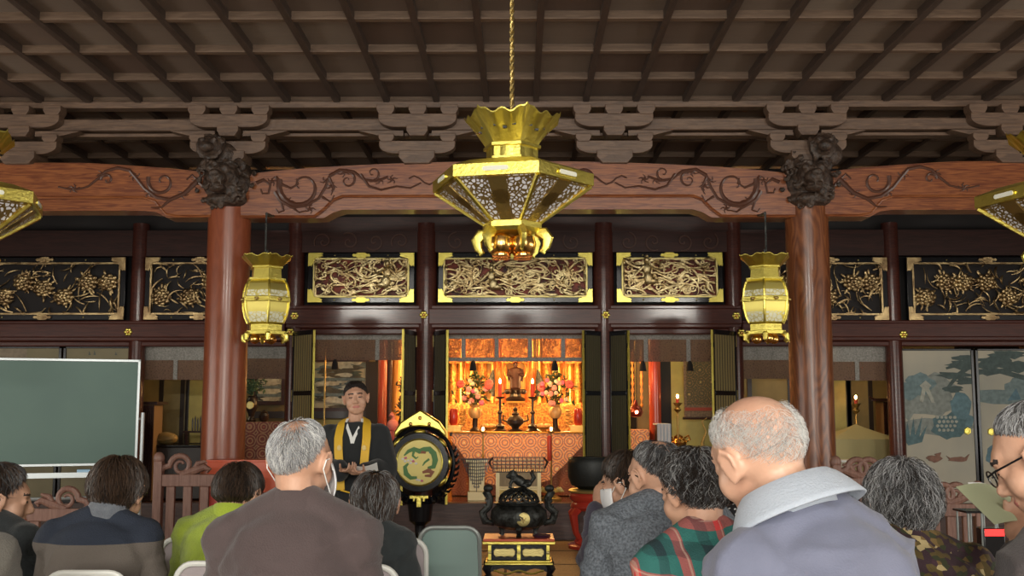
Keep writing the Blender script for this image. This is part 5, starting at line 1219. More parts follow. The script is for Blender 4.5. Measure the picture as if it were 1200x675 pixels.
# ================================================================== side bays of the sanctuary
def mural(px0, px1, py0, py1, Y, label):
    x0, x1 = X_(px0, Y), X_(px1, Y); z0, z1 = Z_(py1, Y), Z_(py0, Y); t = top('landscape_mural', label, 'mural', ((x0+x1)/2, Y, z0))
    mats = [M('mural ground', (.42,.37,.26), .7, var=(6,(.34,.30,.20)))]; mb = MB(); mb.bx(x0, x1, Y-.01, Y+.02, z0, z1); rr = random.Random(int(px0))
    for ci, col in enumerate(((.07,.085,.06), (.16,.20,.20), (.10,.08,.05), (.55,.50,.38))):
        mats.append(M('mural paint', col, .7, var=(18, tuple(c*.6 for c in col)))); mb.mi = ci+1
        for band in range(3):
            zb = z0+(z1-z0)*(.16+.33*band)
            for k in range(7):
                cx = rr.uniform(x0+.1, x1-.1); cz = zb+rr.uniform(-.08, .09)+(.04 if ci == 3 else 0); P = [(min(max(cx+rr.uniform(.7, 1.2)*(.05+.12*rr.random())*math.cos(a), x0), x1), min(max(cz+rr.uniform(.6, 1.2)*.035*math.sin(a), z0), z1)) for a in [i*2*PI/12 for i in range(12)]]; mb.prism(P, Y-.0115-.0004*(ci*21+band*7+k), Y-.009)
    for k in (1, 2):
        z = z0+(z1-z0)*k/3; mb.mi = 2; mb.bx(x0, x1, Y-.05, Y-.01, z-.045, z-.01)
    mb.build('painted_panel', mats, t)
    mb = MB(); mb.bx(x0-.04, x1+.04, Y-.03, Y+.02, z1, z1+.05); mb.bx(x0-.04, x1+.04, Y-.03, Y+.02, z0-.05, z0); mb.bx(x0-.04, x0, Y-.03, Y+.02, z0, z1); mb.bx(x1, x1+.04, Y-.03, Y+.02, z0, z1); mb.build('frame', mt['dark'], t)
def panel(px0, px1, py0, py1, Y, mm, name, label=None, cat=None, t=.03, kind=None):
    x0, x1 = X_(px0, Y), X_(px1, Y); mb = MB(); mb.bx(x0, x1, Y, Y+t, Z_(py1, Y) if py1 else PLAT+.012, Z_(py0, Y)); return mb.build(name, mm, label=label, cat=cat, kind=kind)
Ym = 13.6
# back wall behind the side bays
mb = MB(); mb.bx(X_(150,Ym), X_(520,Ym), Ym+.02, Ym+.12, PLAT, 3.0); mb.bx(X_(690,Ym), X_(1120,Ym), Ym+.02, Ym+.12, PLAT, 3.0); struct(mb, 'wall_sanctuary', [mt['goldtan']])
mb = MB(); mb.bx(X_(440,Ym), X_(520,Ym), Ym+.0, Ym+.02, PLAT, 3.0); mb.bx(X_(690,Ym), X_(745,Ym), Ym+.0, Ym+.02, PLAT, 3.0); struct(mb, 'wall_recess', [mt['blackwall']])
mural(369, 429, 424, 478, Ym-.05, 'landscape mural in three bands behind the standing man')
mural(303, 331, 442, 470, Ym-.05, 'small landscape mural behind the green plant, right of the left pillar')
mb = MB(); mb.bx(X_(300,Ym), X_(432,Ym), Ym-.12, Ym-.02, Z_(490,Ym), Z_(482,Ym)); mb.build('mural_shelf', mt['altdark'], label='dark shelf under the two landscape murals', cat='shelf')
panel(372, 430, 492, None, Ym-.04, mt['goldwall'], 'gold_screen_panel', 'dull gold panel under the mural beside the standing man', 'panel')
panel(429, 443, 424, None, 12.6, mt['blackwall'], 'black_screen', 'black upright panel right of the standing man\'s head', 'panel')
mt['redpil'] = M('red pillar', (.36,.05,.02), .3, coat=.3); mt['orangepil'] = M('gold orange pillar', (.80,.36,.08), .35, .4)
def bar(px0, px1, Y, mm, label, cat='pillar', py0=400, name='sanctuary_pillar'):
    x0, x1 = X_(px0, Y), X_(px1, Y); r = (x1-x0)/2; t = top(name, label, cat, ((x0+x1)/2, Y, PLAT+.012), kind='thing')
    mb = MB(); mb.lathe([(r*1.25,PLAT+.012),(r*1.25,PLAT+.05),(r,PLAT+.07),(r,2.75)], ((x0+x1)/2, Y, 0), 20); mb.build('shaft', mm, t)
bar(443, 454, 12.9, mt['redpil'], 'red pillar inside the bay right of the standing man')
bar(454, 460, 13.3, mt['dark'], 'thin dark pillar between the red and the orange lit one')
bar(460, 471, 13.0, mt['orangepil'], 'orange lit gold pillar beside the left dark folding doors')
bar(760, 774, 12.9, mt['redpil'], 'red lacquer pillar inside the bay right of the altar')
panel(774, 786, 424, None, 12.95, mt['blackwall'], 'black_screen', 'black upright panel right of the red lacquer pillar', 'panel')
panel(786, 838, 424, None, 13.5, M('green gold leaf wall', (.46,.42,.13), .5, .2, var=(5,(.36,.34,.11))), 'gold_screen_panel', 'bright green gold wall panel behind the candle stand', 'panel')
# curtain rod
t = top('brass_rod', 'thin upright brass rod in front of the landscape mural', 'rod', (X_(381,12.3), 12.3, PLAT)); mb = MB(); mb.tube([(X_(381,12.3), 12.3, PLAT), (X_(381,12.3), 12.3, Z_(400,12.3))], .010, 8); mb.build('rod', mt['browngold'], t)
# hanging tapestry
Y = 13.3; x0, x1 = X_(801, Y), X_(838, Y); z0, z1 = Z_(490, Y), Z_(420, Y)
tap = M('tapestry', (.13,.11,.06), .8); brocade_nodes(tap, 7, (.10,.07,.03), (.04,.05,.03), (.36,.28,.10), (.20,.12,.05))
t = top('hanging_tapestry', 'dark brocade tapestry hanging in the bay right of the altar', 'tapestry', ((x0+x1)/2, Y, z0))
mb = MB(); mb.bx(x0+.03, x1, Y-.005, Y+.005, z0+.16, z1); mb.build('picture', tap, t)
mb = MB(); mb.bx(x0, x1, Y, Y+.01, z0, z1); mb.build('border', M('tapestry border', (.11,.075,.05), .8, var=(40,(.2,.14,.09))), t)
mb = MB(); mb.bx(x0+.01, x1, Y-.004, Y+.002, z0+.09, z0+.13); mb.build('red_band', M('tapestry red', (.28,.05,.03), .8), t)
mb = MB(); mb.tube([(x0-.02, Y, z0), (x1+.02, Y, z0)], .016, 8); mb.build('roller', mt['dark'], t)
# candle stands in side bays
def stand(px, pyf, pyb, Y, label, lit=True):
    x = X_(px, Y, 470); z0 = PLAT+.012; z1 = Z_(pyf, Y); t = top('candle_stand', label, 'candle stand', (x, Y, z0))
    h = z1-z0-.06
    mb = MB(); mb.lathe([(.12,0),(.12,.02),(.04,.06),(.012,.10),(.010,h-.12),(.045,h-.08),(.02,h-.05),(.05,h-.01),(.055,h)], (x, Y, z0), 18); mb.build('stand', mt['browngold'], t)
    mb = MB(); mb.lathe([(.018,0),(.02,.05),(0,.052)], (x, Y, z0+h), 10); mb.build('candle', mt['candle'], t)
    mb = MB(); mb.ell((x, Y, z0+h+.075), (.015,.015,.024)); mb.build('flame', mt['bulb'], t)
stand(794, 466, 524, 12.9, 'tall candle stand with a small flame before the green gold wall panel')
stand(1003, 467, 500, 12.6, 'tall candle stand with a small flame above the draped table')
# red lamp with hanging chain
Y = 12.5; x = X_(745, Y, 480); z = Z_(483, Y)
t = top('hanging_red_lamp', 'round dark hanging lamp with a small red glow beside the red pillar', 'lamp', (x, Y, z-.06))
mb = MB(); mb.lathe([(0,-.06),(.06,-.05),(.085,0),(.07,.05),(.03,.08),(.02,.12),(.012,.14)], (x, Y, z), 20); mb.build('lamp_bowl', M('dark red lamp', (.20,.03,.02), .3, .5), t)
mb = MB(); mb.tube([(x, Y, z+.13), (x, Y, Z_(395, Y))], .009, 6); mb.build('chain', mt['browngold'], t)
mb = MB(); mb.ell((x, Y-.09, z+.0), (.018,.012,.018)); mb.build('glowing_bulb', M('red bulb', (1,.2,.1), .5, emit=((1,.25,.12), 40)), t)
for px, lab in ((741, 'slim gilt hanging ornament left of the red lamp'), (751.5, 'slim gilt hanging ornament right of the red lamp')):
    Y = 12.9; x = X_(px, Y); t = top('hanging_ornament', lab, 'ornament', (x, Y, Z_(478, Y)))
    mb = MB(); h = Z_(410, Y)-Z_(478, Y); mb.lathe([(.0,0),(.02,.03),(.008,.06)]+[(.008+.012*(i % 2), .08+i*(h-.1)/14) for i in range(15)]+[(.004,h)], (x, Y, Z_(478, Y)), 10); mb.build('pendant', mt['orangepil'], t)
# small tables
def cloth_table(px0, px1, py0, Y, mm, label, drop=None, name='draped_table'):
    x0, x1 = X_(px0, Y), X_(px1, Y); zt = Z_(py0, Y); t = top(name, label, 'table', ((x0+x1)/2, Y+.2, PLAT+.012))
    mb = MB(); mb.bx(x0+.02, x1-.02, Y+.02, Y+.38, PLAT+.012, zt-.01); mb.build('table', mt['altdark'], t)
    mb = MB(); mb.bx(x0, x1, Y, Y+.4, zt-.012, zt+.004)
    mb.sheet(lambda u, v_: (x0+(x1-x0)*u, Y-.004+.008*math.sin(u*26)*(1-v_), PLAT+.03+(zt-PLAT-.03)*v_), 40, 3, thick=(0,.006,0)); mb.build('cloth', mm, t); return t
cloth_table(738, 760, 504, 12.7, brocade, 'small table with orange cloth under the red lamp')
cloth_table(284, 334, 495, 12.4, roundel, 'table with a red and gold roundel brocade cloth, right of the left pillar')
cloth_table(786, 834, 524, 12.8, mt['altdark'], 'black table before the green gold wall panel')
cloth_table(455, 472, 506, 12.6, mt['redpil'], 'small red table beside the orange lit gold pillar')
cloth_table(769, 785, 497, 12.3, M('pale blue cloth', (.45,.52,.60), .8), 'narrow stand under a pale bluish cloth at the foot of the red lacquer pillar')
# golden wooden fish / finial on black table
Y = 12.85; p = V((X_(795, Y), Y+.1, Z_(524, Y)+.005)); t = top('gilt_vessel', 'small gilt vessel on the black table, behind the grey haired heads', 'vessel', p)
mb = MB(); mb.lathe([(.05,0),(.09,.01),(.10,.05),(.08,.09),(.05,.10),(.055,.12),(.02,.14),(0,.15)], p, 20); mb.build('vessel_body', mt['goldo'], t)
for s in (-1, 1): mb = MB(); mb.tube([p+V((s*.09,0,.06)), p+V((s*.14,0,.08)), p+V((s*.12,0,.13)), p+V((s*.07,0,.10))], .012, 6); mb.build('handle', mt['goldo'], t)
Y = 13.1; p = V((X_(826, Y), Y+.1, Z_(524, Y)+.03)); t = top('gilt_crane_ornament', 'slim gilt ornament under the tapestry, left of the bald head', 'ornament', (p.x, p.y, PLAT+.4))
mb = MB(); mb.tube([(p.x, p.y, PLAT+.4), (p.x-.03, p.y, p.z+.02), (p.x+.02, p.y, p.z+.15), (p.x-.03, p.y, p.z+.28), (p.x+.03, p.y, p.z+.32)], [.03,.02,.012,.010,.006], 8); mb.build('neck', mt['browngold'], t)
# pieces left of the left pillar
def cab(px0, px1, py0, Y, label):
    x0, x1 = X_(px0, Y), X_(px1, Y); zt = Z_(py0, Y); t = top('lattice_cabinet', label, 'cabinet', ((x0+x1)/2, Y, PLAT+.012))
    mb = MB(); mb.bx(x0, x1, Y, Y+.3, PLAT+.012, zt); mb.build('cabinet_body', mt['catan'], t)
    mb = MB()
    for i in range(9): x = x0+(x1-x0)*i/8; mb.bx(x-.007, x+.007, Y-.02, Y, PLAT+.02, zt-.01)
    for j in range(7): z = PLAT+.03+(zt-PLAT-.06)*j/6; mb.bx(x0, x1, Y-.026, Y-.004, z-.012, z+.012)
    mb.build('lattice', mt['dark'], t)
    mb = MB(); mb.bx(x0-.12, x1+.05, Y-.05, Y+.32, zt, zt+.03); mb.tube([(x0-.12, Y-.03, zt+.02), (x0-.18, Y-.03, zt+.05)], .014, 6); mb.build('cabinet_top', mt['dark'], t)
mt['catan'] = M('tan paper', (.22,.14,.07), .7)
cab(163, 182, 474, 11.75, 'lattice fronted cabinet right of the green board')
cab(1034, 1051, 470, 12.8, 'lattice fronted cabinet left of the painted sliding doors')
def goldpan(px0, px1, py0, py1, Y, mm, label):
    x0, x1 = X_(px0, Y), X_(px1, Y); t = top('gold_screen_panel', label, 'panel', ((x0+x1)/2, Y, PLAT+.012), kind='thing')
    mb = MB(); mb.bx(x0, x1, Y, Y+.02, Z_(py1, Y), Z_(py0, Y)); mb.build('gold_leaf', mm, t)
    mb = MB(); mb.bx(x0-.05, x0, Y-.02, Y+.03, PLAT+.012, Z_(py0, Y)+.05); mb.bx(x1, x1+.05, Y-.02, Y+.03, PLAT+.012, Z_(py0, Y)+.05); mb.bx(x0, x1, Y-.02, Y+.03, PLAT+.012, Z_(py1, Y)); mb.build('frame', mt['altdark'], t)
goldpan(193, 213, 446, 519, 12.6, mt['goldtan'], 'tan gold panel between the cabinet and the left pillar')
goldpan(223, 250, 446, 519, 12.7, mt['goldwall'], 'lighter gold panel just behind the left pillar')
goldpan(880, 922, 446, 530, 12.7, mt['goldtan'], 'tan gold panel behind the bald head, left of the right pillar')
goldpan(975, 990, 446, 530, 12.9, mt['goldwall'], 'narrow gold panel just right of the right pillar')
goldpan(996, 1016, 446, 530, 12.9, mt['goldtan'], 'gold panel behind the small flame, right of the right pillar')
Y = 12.3; x = X_(233, Y); t = top('candle_rack', 'dark rack with thin candles just left of the left pillar', 'rack', (x, Y, PLAT+.012))
zt = Z_(505, Y); mb = MB(); mb.bx(x-.14, x+.10, Y-.05, Y+.05, zt-.02, zt); mb.bx(x-.12, x-.09, Y-.03, Y+.03, PLAT+.012, zt); mb.bx(x+.05, x+.08, Y-.03, Y+.03, PLAT+.012, zt); mb.build('rack_frame', mt['dark'], t)
for k in range(4): mb = MB(); mb.lathe([(.008,0),(.010,.12+.02*(k % 2)),(0,.16+.02*(k % 2))], (x-.05+.03*k, Y, zt), 8); mb.build('candle', mt['altdark'], t)
Y = 11.9; x = X_(205, Y); z = Z_(527, Y); t = top('low_black_chest', 'low black chest at the foot of the gold panels left of the left pillar', 'chest', (x, Y, PLAT+.012)); mb = MB(); mb.bx(x-.2, x+.45, Y, Y+.3, PLAT+.012, z+.03); mb.build('chest_body', mt['altdark'], t, bevel=.01); mb = MB(); mb.bx(x-.22, x+.47, Y-.02, Y+.32, z+.03, z+.05); mb.build('lid', mt['black'], t, bevel=.005)
t = top('wooden_fish_drum', 'round tan wooden drum on the low black chest', 'drum', (x-.1, Y+.1, z+.05)); mb = MB(); mb.ell((x-.1, Y+.1, z+.12), (.13,.10,.07)); mb.tube([(x-.22, Y+.02, z+.11), (x-.1, Y-.01, z+.10), (x+.0, Y+.02, z+.11)], .008, 6); mb.build('drum_body', mt['goldtan'], t)
# vase of greenery right of the left pillar
Y = 12.55; z0 = Z_(495, 12.4)+.005; x = X_(296, Y); t = top('greenery_vase', 'dark vase of greenery with a round gold badge, right of the left pillar', 'vase', (x, Y, z0))
mb = MB(); mb.lathe([(.05,0),(.06,.02),(.03,.06),(.04,.10),(.075,.17),(.07,.24),(.04,.28),(.05,.30),(.04,.30)], (x, Y, z0), 20); mb.build('vase_body', mt['altdark'], t)
mb = MB(); mb.lathe([(0,0),(.04,0),(.045,-.006),(.045,-.02)], (x, Y-.078, z0+.19), 20, R=Matrix.Rotation(PI/2, 3, 'X')); mb.build('gold_badge', mt['goldpale'], t)
mb = MB(); rr = random.Random(5)
for k in range(150):
    a = rr.uniform(0, 2*PI); q = abs(rr.gauss(0, .09)); mb.ell((x+q*math.cos(a), Y+q*math.sin(a)*.7, z0+.32+rr.uniform(0, .28)), (.032,.006,.012), Euler((rr.uniform(-1,1), rr.uniform(-1.2,1.2), rr.uniform(0,6))).to_matrix(), nu=6, nv=4)
for k in range(8): mb.tube([(x, Y, z0+.29), (x+rr.uniform(-.1,.1), Y, z0+.55)], .004, 4)
mb.build('foliage', M('pine green', (.03,.07,.035), .6, var=(20,(.07,.13,.06))), t)
x2 = X_(311, Y); t = top('small_dark_pot', 'small dark lidded pot next to the greenery vase', 'pot', (x2, Y, z0)); mb = MB(); mb.lathe([(.03,0),(.05,.02),(.06,.07),(.04,.10),(.045,.11),(.015,.13),(0,.14)], (x2, Y, z0), 18); mb.build('pot_body', mt['altdark'], t)
# dark plant and pink bundle beside the folding doors
Y = 12.4; x = X_(468, Y); z0 = Z_(506, 12.6)+.005; t = top('dark_branch_arrangement', 'dark leafy branches beside the left dark folding doors', 'flowers', (x, 12.75, z0))
mb = MB(); mb.lathe([(.03,0),(.05,.03),(.05,.10),(.03,.16),(.035,.18)], (x, 12.75, z0), 14); mb.build('vase', mt['altdark'], t); mb = MB()
for k in range(110):
    a = rr.uniform(0, 2*PI); q = abs(rr.gauss(0, .045)); mb.ell((x+q*math.cos(a), 12.75+q*math.sin(a), z0+.18+rr.uniform(0, .45)), (.03,.006,.012), Euler((rr.uniform(-1,1), rr.uniform(-1.2,1.2), rr.uniform(0,6))).to_matrix(), nu=6, nv=4)
mb.build('foliage', M('dark leaves', (.03,.03,.015), .6), t)
p = V((X_(461, 12.7), 12.7, z0)); t = top('pink_wrapped_bundle', 'pink cloth bundle on the small red table', 'bundle', p); mb = MB(); mb.ell(p+V((0,0,.07)), (.07,.06,.07)); mb.tube([p+V((0,0,.12)), p+V((.01,0,.17)), p+V((-.03,0,.2))], [.03,.02,.035], 8); mb.build('wrapping', M('pink cloth', (.62,.22,.20), .8), t)
# yellow draped tent-like table at the right
Y = 11.95; xa, xb = X_(976, Y), X_(1051, Y); xm = X_(1012, Y); zt = Z_(497, Y+.3); zs = Z_(513, Y); t = top('yellow_draped_altar', 'square table under a pale yellow peaked cloth, left of the sliding doors', 'table', (xm, Y+.35, PLAT+.012))
mb = MB(); 
def fn(u, v_):
    a = 2*PI*u; c_, s_ = math.cos(a), math.sin(a); m_ = max(abs(c_), abs(s_)); hx, hy = (xb-xa)/2, .3
    if v_ < .4: f = v_/.4; return (xm+hx*c_/m_*f*.97, Y+.35+hy*s_/m_*f*.97, zt-(zt-zs)*f**.9)
    f = (v_-.4)/.6; w = 1+.04*math.sin(a*12)*f+.03*f; return (xm+hx*c_/m_*w*.97, Y+.35+hy*s_/m_*w*.97, zs-(zs-PLAT-.03)*f)
mb.sheet(fn, 72, 12); mb.build('yellow_cloth', M('pale yellow cloth', (.42,.36,.17), .75, bump=(6,.4,(1,1,.3))), t)
mb = MB(); mb.bx(xa+.05, xb-.05, Y+.12, Y+.58, PLAT+.012, zs-.05); mb.build('table', mt['dark'], t)
# right end dark cabinet beneath slats etc
p = V((X_(985, 11.75), 11.75, PLAT+.012)); t = top('white_box', 'flat white box edge seen above the carved scroll right of the right pillar', 'box', (p.x, p.y, p.z)); mb = MB(); zz = Z_(541, 11.75); mb.bx(p.x-.16, p.x+.10, 11.68, 11.9, p.z, zz); mb.build('box_body', M('cream box', (.45,.40,.30), .7), t, bevel=.004); mb = MB(); mb.bx(p.x-.165, p.x+.105, 11.675, 11.905, zz, zz+.02); mb.build('lid', mt['white'], t, bevel=.003)
# ================================================================== people
def Rz(a): return Matrix.Rotation(math.radians(a), 3, 'Z')
def Rx(a): return Matrix.Rotation(math.radians(a), 3, 'X')
def Ry(a): return Matrix.Rotation(math.radians(a), 3, 'Y')
def cap(mb, pts, rad, n=12, flat=1.0):
    # tapered limb: path tube with round ends
    P = []; Rr = []
    for i in range(len(pts)-1):
        for k in range(4): P.append(V(pts[i]).lerp(V(pts[i+1]), k/4)); Rr.append(rad[i]+(rad[i+1]-rad[i])*k/4)
    P.append(V(pts[-1])); Rr.append(rad[-1])
    mb.tube(P, Rr, n, flat=flat); mb.ell(P[0], Rr[0]); mb.ell(P[-1], Rr[-1])
def head_parts(mb, c, R, s=1.0, jaw=1.0, ears=1.0):
    f = lambda p: c+R @ (V(p)*s)
    def e(p, r, RR=None): mb.ell(f(p), tuple(q*s for q in r), R @ RR if RR is not None else R, 20, 14)
    e((0,-.012,.022), (.077,.096,.090)); e((0,.022,-.025), (.064,.068,.082)); e((0,.045,-.075), (.045*jaw,.045,.036)); e((0,.058,-.092), (.028*jaw,.026,.022))
    e((-.035,.045,-.03), (.034,.036,.04)); e((.035,.045,-.03), (.034,.036,.04)); e((0,.055,.035), (.055,.034,.03))
    mb.tube([f((0,.086,.018)), f((0,.096,-.008)), f((0,.108,-.030))], [.007*s,.009*s,.013*s], 8); e((-.012,.096,-.034), (.009,.009,.008)); e((.012,.096,-.034), (.009,.009,.008)); e((0,.104,-.032), (.011,.011,.010))
    e((0,.084,-.058), (.026,.013,.0065)); e((0,.082,-.068), (.021,.013,.0075)); e((-.033,.076,.004), (.017,.012,.010)); e((.033,.076,.004), (.017,.012,.010))
    for q in (-1, 1): mb.tube([f((q*.012,.086,.026)), f((q*.032,.086,.031)), f((q*.05,.074,.024))], [.006*s,.007*s,.005*s], 6)
    for q in (-1, 1):
        e((q*.081,-.008,-.006), (.009*ears,.021*ears,.032*ears), Rz(-q*22)); e((q*.080,-.004,-.028), (.008,.011,.013)); mb.tube([f((q*.086,.010+.0,-.01)), f((q*.092,.008,.018)), f((q*.095,-.012,.028)), f((q*.094,-.030,.012)), f((q*.088,-.026,-.016))], .0055*s*ears, 6)
def finger(mb, b, d, n, lens, curl, r):
    ax = d.cross(n).normalized(); p = V(b); pts = [p.copy()]; dd = d.copy()
    for i, l in enumerate(lens):
        dd = Matrix.Rotation(math.radians(curl[i]), 3, ax) @ dd; p = p+dd*l; pts.append(p.copy())
    cap(mb, pts, [r, r*.95, r*.88, r*.75], 8)
def hand(mb, w, d, n, side, curl=(18,28,20), s=1.0, spread=4):
    # w wrist, d towards the fingers, n out of the palm, side +1 / -1 : on which side (of d x n) the thumb leaves
    d = V(d).normalized(); n = V(n); n = (n-d*n.dot(d)).normalized(); l = d.cross(n)
    R = Matrix((l, d, n)).transposed()
    mb.ell(w+d*.05*s, (.040*s,.052*s,.015*s), R); mb.ell(w+d*.075*s, (.040*s,.026*s,.013*s), R); mb.ell(w+d*.015*s, (.028*s,.03*s,.019*s), R)
    for i, (o, L_) in enumerate(((.031,.066),(.0105,.076),(-.010,.071),(-.030,.055))):
        o = o*side; dd = (d+l*o*.9*spread/4).normalized(); finger(mb, w+d*(.090-.006*abs(i-1.2))*s+l*o*s, dd, n, [L_*.45*s, L_*.32*s, L_*.26*s], curl, .0088*s)
    td = (d*.62+l*side*.75+n*.25).normalized(); tb = w+d*.028*s+l*side*.026*s
    mb.ell(tb+td*.015*s, (.018*s,.02*s,.015*s), R); finger(mb, tb, td, (n-l*side*.6).normalized(), [.034*s,.03*s,.024*s], (5,12,18), .0100*s)

def loft(mb, rings, n=28):
    vs = []; fs = []
    for c, rx, ry, R in rings:
        for j in range(n):
            a = 2*PI*j/n; ca, sa = math.cos(a), math.sin(a)
            vs.append(V(c)+R @ V((rx*math.copysign(abs(ca)**.85, ca), ry*math.copysign(abs(sa)**.85, sa), 0)))
    k = len(rings)
    for i in range(k-1):
        for j in range(n): fs.append((i*n+j, i*n+(j+1) % n, (i+1)*n+(j+1) % n, (i+1)*n+j))
    fs.append(tuple(range(n-1, -1, -1))); fs.append(tuple((k-1)*n+j for j in range(n)))
    mb.add(vs, fs)
class Sk: pass
SEATED = []
def skeleton(hp, Y, byaw, lean, fwd, sw, side=0.0, seat=.46, rise=.03):
    """hp: pixel of the head centre, Y its distance.  lean: how far the shoulders lie before the hips, fwd: head before the neck, side: shoulders beside the head."""
    k = Sk(); B = Rz(byaw); k.B = B; k.rise = rise; H = at(hp[0], hp[1], Y); k.H = H
    L_ = H.z-(seat+.08)
    loc = V((0, lean+fwd, H.z)); org = H-B @ loc; org.z = 0; org += B @ V((side, 0, 0))*-1; k.org = org
    def W(x, y, z): return org+B @ V((x, y, z))
    k.W = W; k.L = L_; zs = seat+.08
    k.F = lambda f: f+rise*min(1, max(0, (f-.25)/.35)); k.pel = W(0, 0, zs); k.sh_z = zs+L_*k.F(.66); k.shy = lean; k.sw = sw
    k.neck = W(side*.5, lean+.01, zs+L_*k.F(.76)); k.side = side; k.seat = seat; k.zs = zs; k.lean = lean
    return k
def torso(mb, k, g, belly=1.0, top=True):
    zs, L_, W = k.zs, k.L, k.W; R = k.B; ln = k.lean; T = R @ Rx(-math.degrees(math.atan2(ln, L_*.66))*.7)
    hw = k.sw/2
    rg = [(-.10,.150,.115,0),(-.02,.165,.125,0),(.10,.150*belly,.118*belly,.10),(.25,.140*belly,.112*belly,.30),(.40,hw*.86+.0,.118,.58),(.52,hw*.96,.115,.80),(.60,hw*.97,.102,.92),(.66,hw*.86,.090,1.0),(.71,hw*.58,.078,1.03),(.75,hw*.36,.064,1.05),(.78,.058,.056,1.05)]
    rings = []
    for f, rx, ry, lf in rg:
        gg = g*(.35 if f > .74 else .75 if f > .70 else 1); rings.append((W(0, ln*lf, zs+L_*k.F(f)), rx+gg, ry+gg*1.2, T))
    if not top: rings = rings[:-1]
    loft(mb, rings)
    for s in (-1, 1):
        S = W(s*hw, ln*.98, zs+L_*k.F(.612)); mb.ell(S, (.050+g*.9, .058+g, .058+g)); cap(mb, [W(s*.03, ln*1.04, zs+L_*k.F(.75)), W(s*hw*.62, ln*1.02, zs+L_*k.F(.685)), S], [.048+g*.6,.048+g*.8,.046+g])
def arm_pts(k, s, mode='lap', wrist=None, elbow=None):
    hw = k.sw/2; W = k.W; S = W(s*hw, k.lean*.98, k.zs+k.L*k.F(.60))
    if elbow is None: elbow = (s*(hw+.055), k.lean*.98+.05, k.zs+k.L*.60-.25)
    if wrist is None: wrist = (s*.11, k.lean+.26, k.seat+.22)
    return [S, W(*elbow), W(*wrist)]
def person_seated(name, label, hp, Y, byaw=0, lean=.06, fwd=.04, sw=.36, hyaw=0, hpitch=0, hroll=0, hs=1.0, hair=None, top_mat=None, pants=None, side=0.0, garment='jacket', fold=.008,
                  belly=1.0, rise=.065, skinm='skin', arms=(None, None), vox=.0075, hunch=0, group=None, gthick=.022, hands_on=(True, True), palm=None):
    k = skeleton(hp, Y, byaw, lean, fwd, sw*.80, side, rise=rise)
    root = top(name, label, 'person', (k.org.x, k.org.y, 0), group=group)
    B = k.B; HR = Rz(hyaw+byaw) @ Ry(hroll) @ Rx(-hpitch); k.HR = HR; k.hs = hs
    W = k.W; mb = MB()
    head_parts(mb, k.H, HR, hs); nb = k.H+HR @ (V((0,-.030,-.045))*hs)
    cap(mb, [nb, nb.lerp(k.neck, .55), k.neck, W(0, k.lean, k.zs+k.L*k.F(.69))], [.054,.052,.060,.07])
    torso(mb, k, 0, belly)
    def loc_(d, key):
        if not d or key not in d: return None
        return d[key] if not isinstance(d[key], Vector) else tuple(B.transposed() @ (d[key]-k.org))
    A = [arm_pts(k, s, wrist=loc_(arms[i], 'wrist'), elbow=loc_(arms[i], 'elbow')) for i, s in enumerate((-1, 1))]
    for i, s in enumerate((-1, 1)):
        S, E, Wr = A[i]; cap(mb, [S, E, Wr], [.050,.038,.025]); d = (Wr-E).normalized(); pn = B @ V((palm[i] if palm else (-s*.5, .1, -.85))); hand(mb, Wr+d*.01, d, pn, -s if (d.cross(pn)).dot(B @ V((1,0,0))) > 0 else s, s=.95)
        hip = W(s*.095, .02, k.seat+.085); kn = W(s*.13, .42, k.seat+.06); an = W(s*.12, .44, .10); cap(mb, [hip, kn, an], [.085,.060,.038]); cap(mb, [an+V((0,0,-.02)), W(s*.12,.50,.045), W(s*.13,.60,.028)], [.036,.036,.022])
    me = voxel(mb, name+'_body', [mt[skinm], mt['lip'], mt['eyedark']], vox, 3)
    paint_face(me, k.H, HR, hs)
    body = bpy.data.objects.new('body', me); COL.objects.link(body); me.transform(Matrix.Translation(-root.location)); body.parent = root
    # jacket
    mb = MB(); torso(mb, k, gthick, belly, True)
    for i, s in enumerate((-1, 1)):
        S, E, Wr = A[i]; M_ = E.lerp(Wr, .86); cap(mb, [S, S.lerp(E, .5), E, M_], [.060+gthick*.2,.056+gthick*.2,.050+gthick*.2,.042], 16)
    sd = sum(ord(c) for c in label)
    def disp(p):
        q = (p-root.location); fd = min(1, max(0, ((p-k.neck).length-.11)/.12)); n1 = noise.noise(V((q.x*5, q.y*5, q.z*3))+V((sd, 0, 0))); n2 = abs(noise.noise(V((q.x*9+q.z*6, q.y*9, q.z*5-q.x*3))+V((0, sd, 0)))); n3 = 1-abs(noise.noise(V((q.x*4+q.z*9, q.y*6, q.z*11-q.x*7))+V((sd*.3, 0, 7)))); return fd*(fold*1.8*n1+fold*2.4*(.5-n2)+fold*1.5*(n3**4-.5))
    me = voxel(mb, garment, [top_mat], .009, 5, disp); g_ = bpy.data.objects.new(garment, me); COL.objects.link(g_); me.transform(Matrix.Translation(-root.location)); g_.parent = root
    mb = MB(); R0 = B
    loft(mb, [(W(0,0,k.seat-.005), .17, .12, R0), (W(0,0,k.zs), .185, .135, R0), (W(0,.01,k.zs+.10), .165, .12, R0)])
    for s in (-1, 1): cap(mb, [W(s*.095, .0, k.seat+.085), W(s*.13, .42, k.seat+.06), W(s*.12, .44, .12)], [.10,.078,.062])
    me = voxel(mb, 'trousers', [pants or mt['pants']], .012, 4); p_ = bpy.data.objects.new('trousers', me); COL.objects.link(p_); me.transform(Matrix.Translation(-root.location)); p_.parent = root
    for s in (-1, 1): mb = MB(); cap(mb, [W(s*.12,.44,.13), W(s*.12,.45,.06), W(s*.12,.52,.045), W(s*.13,.61,.032)], [.044,.046,.042,.032]); mb.build('sock', mt['sock'], root)
    if hair: make_hair(root, k.H, HR, hs, **hair)
    k.root = root; k.nb = nb; k.A = A; SEATED.append((k, byaw, label))
    return k
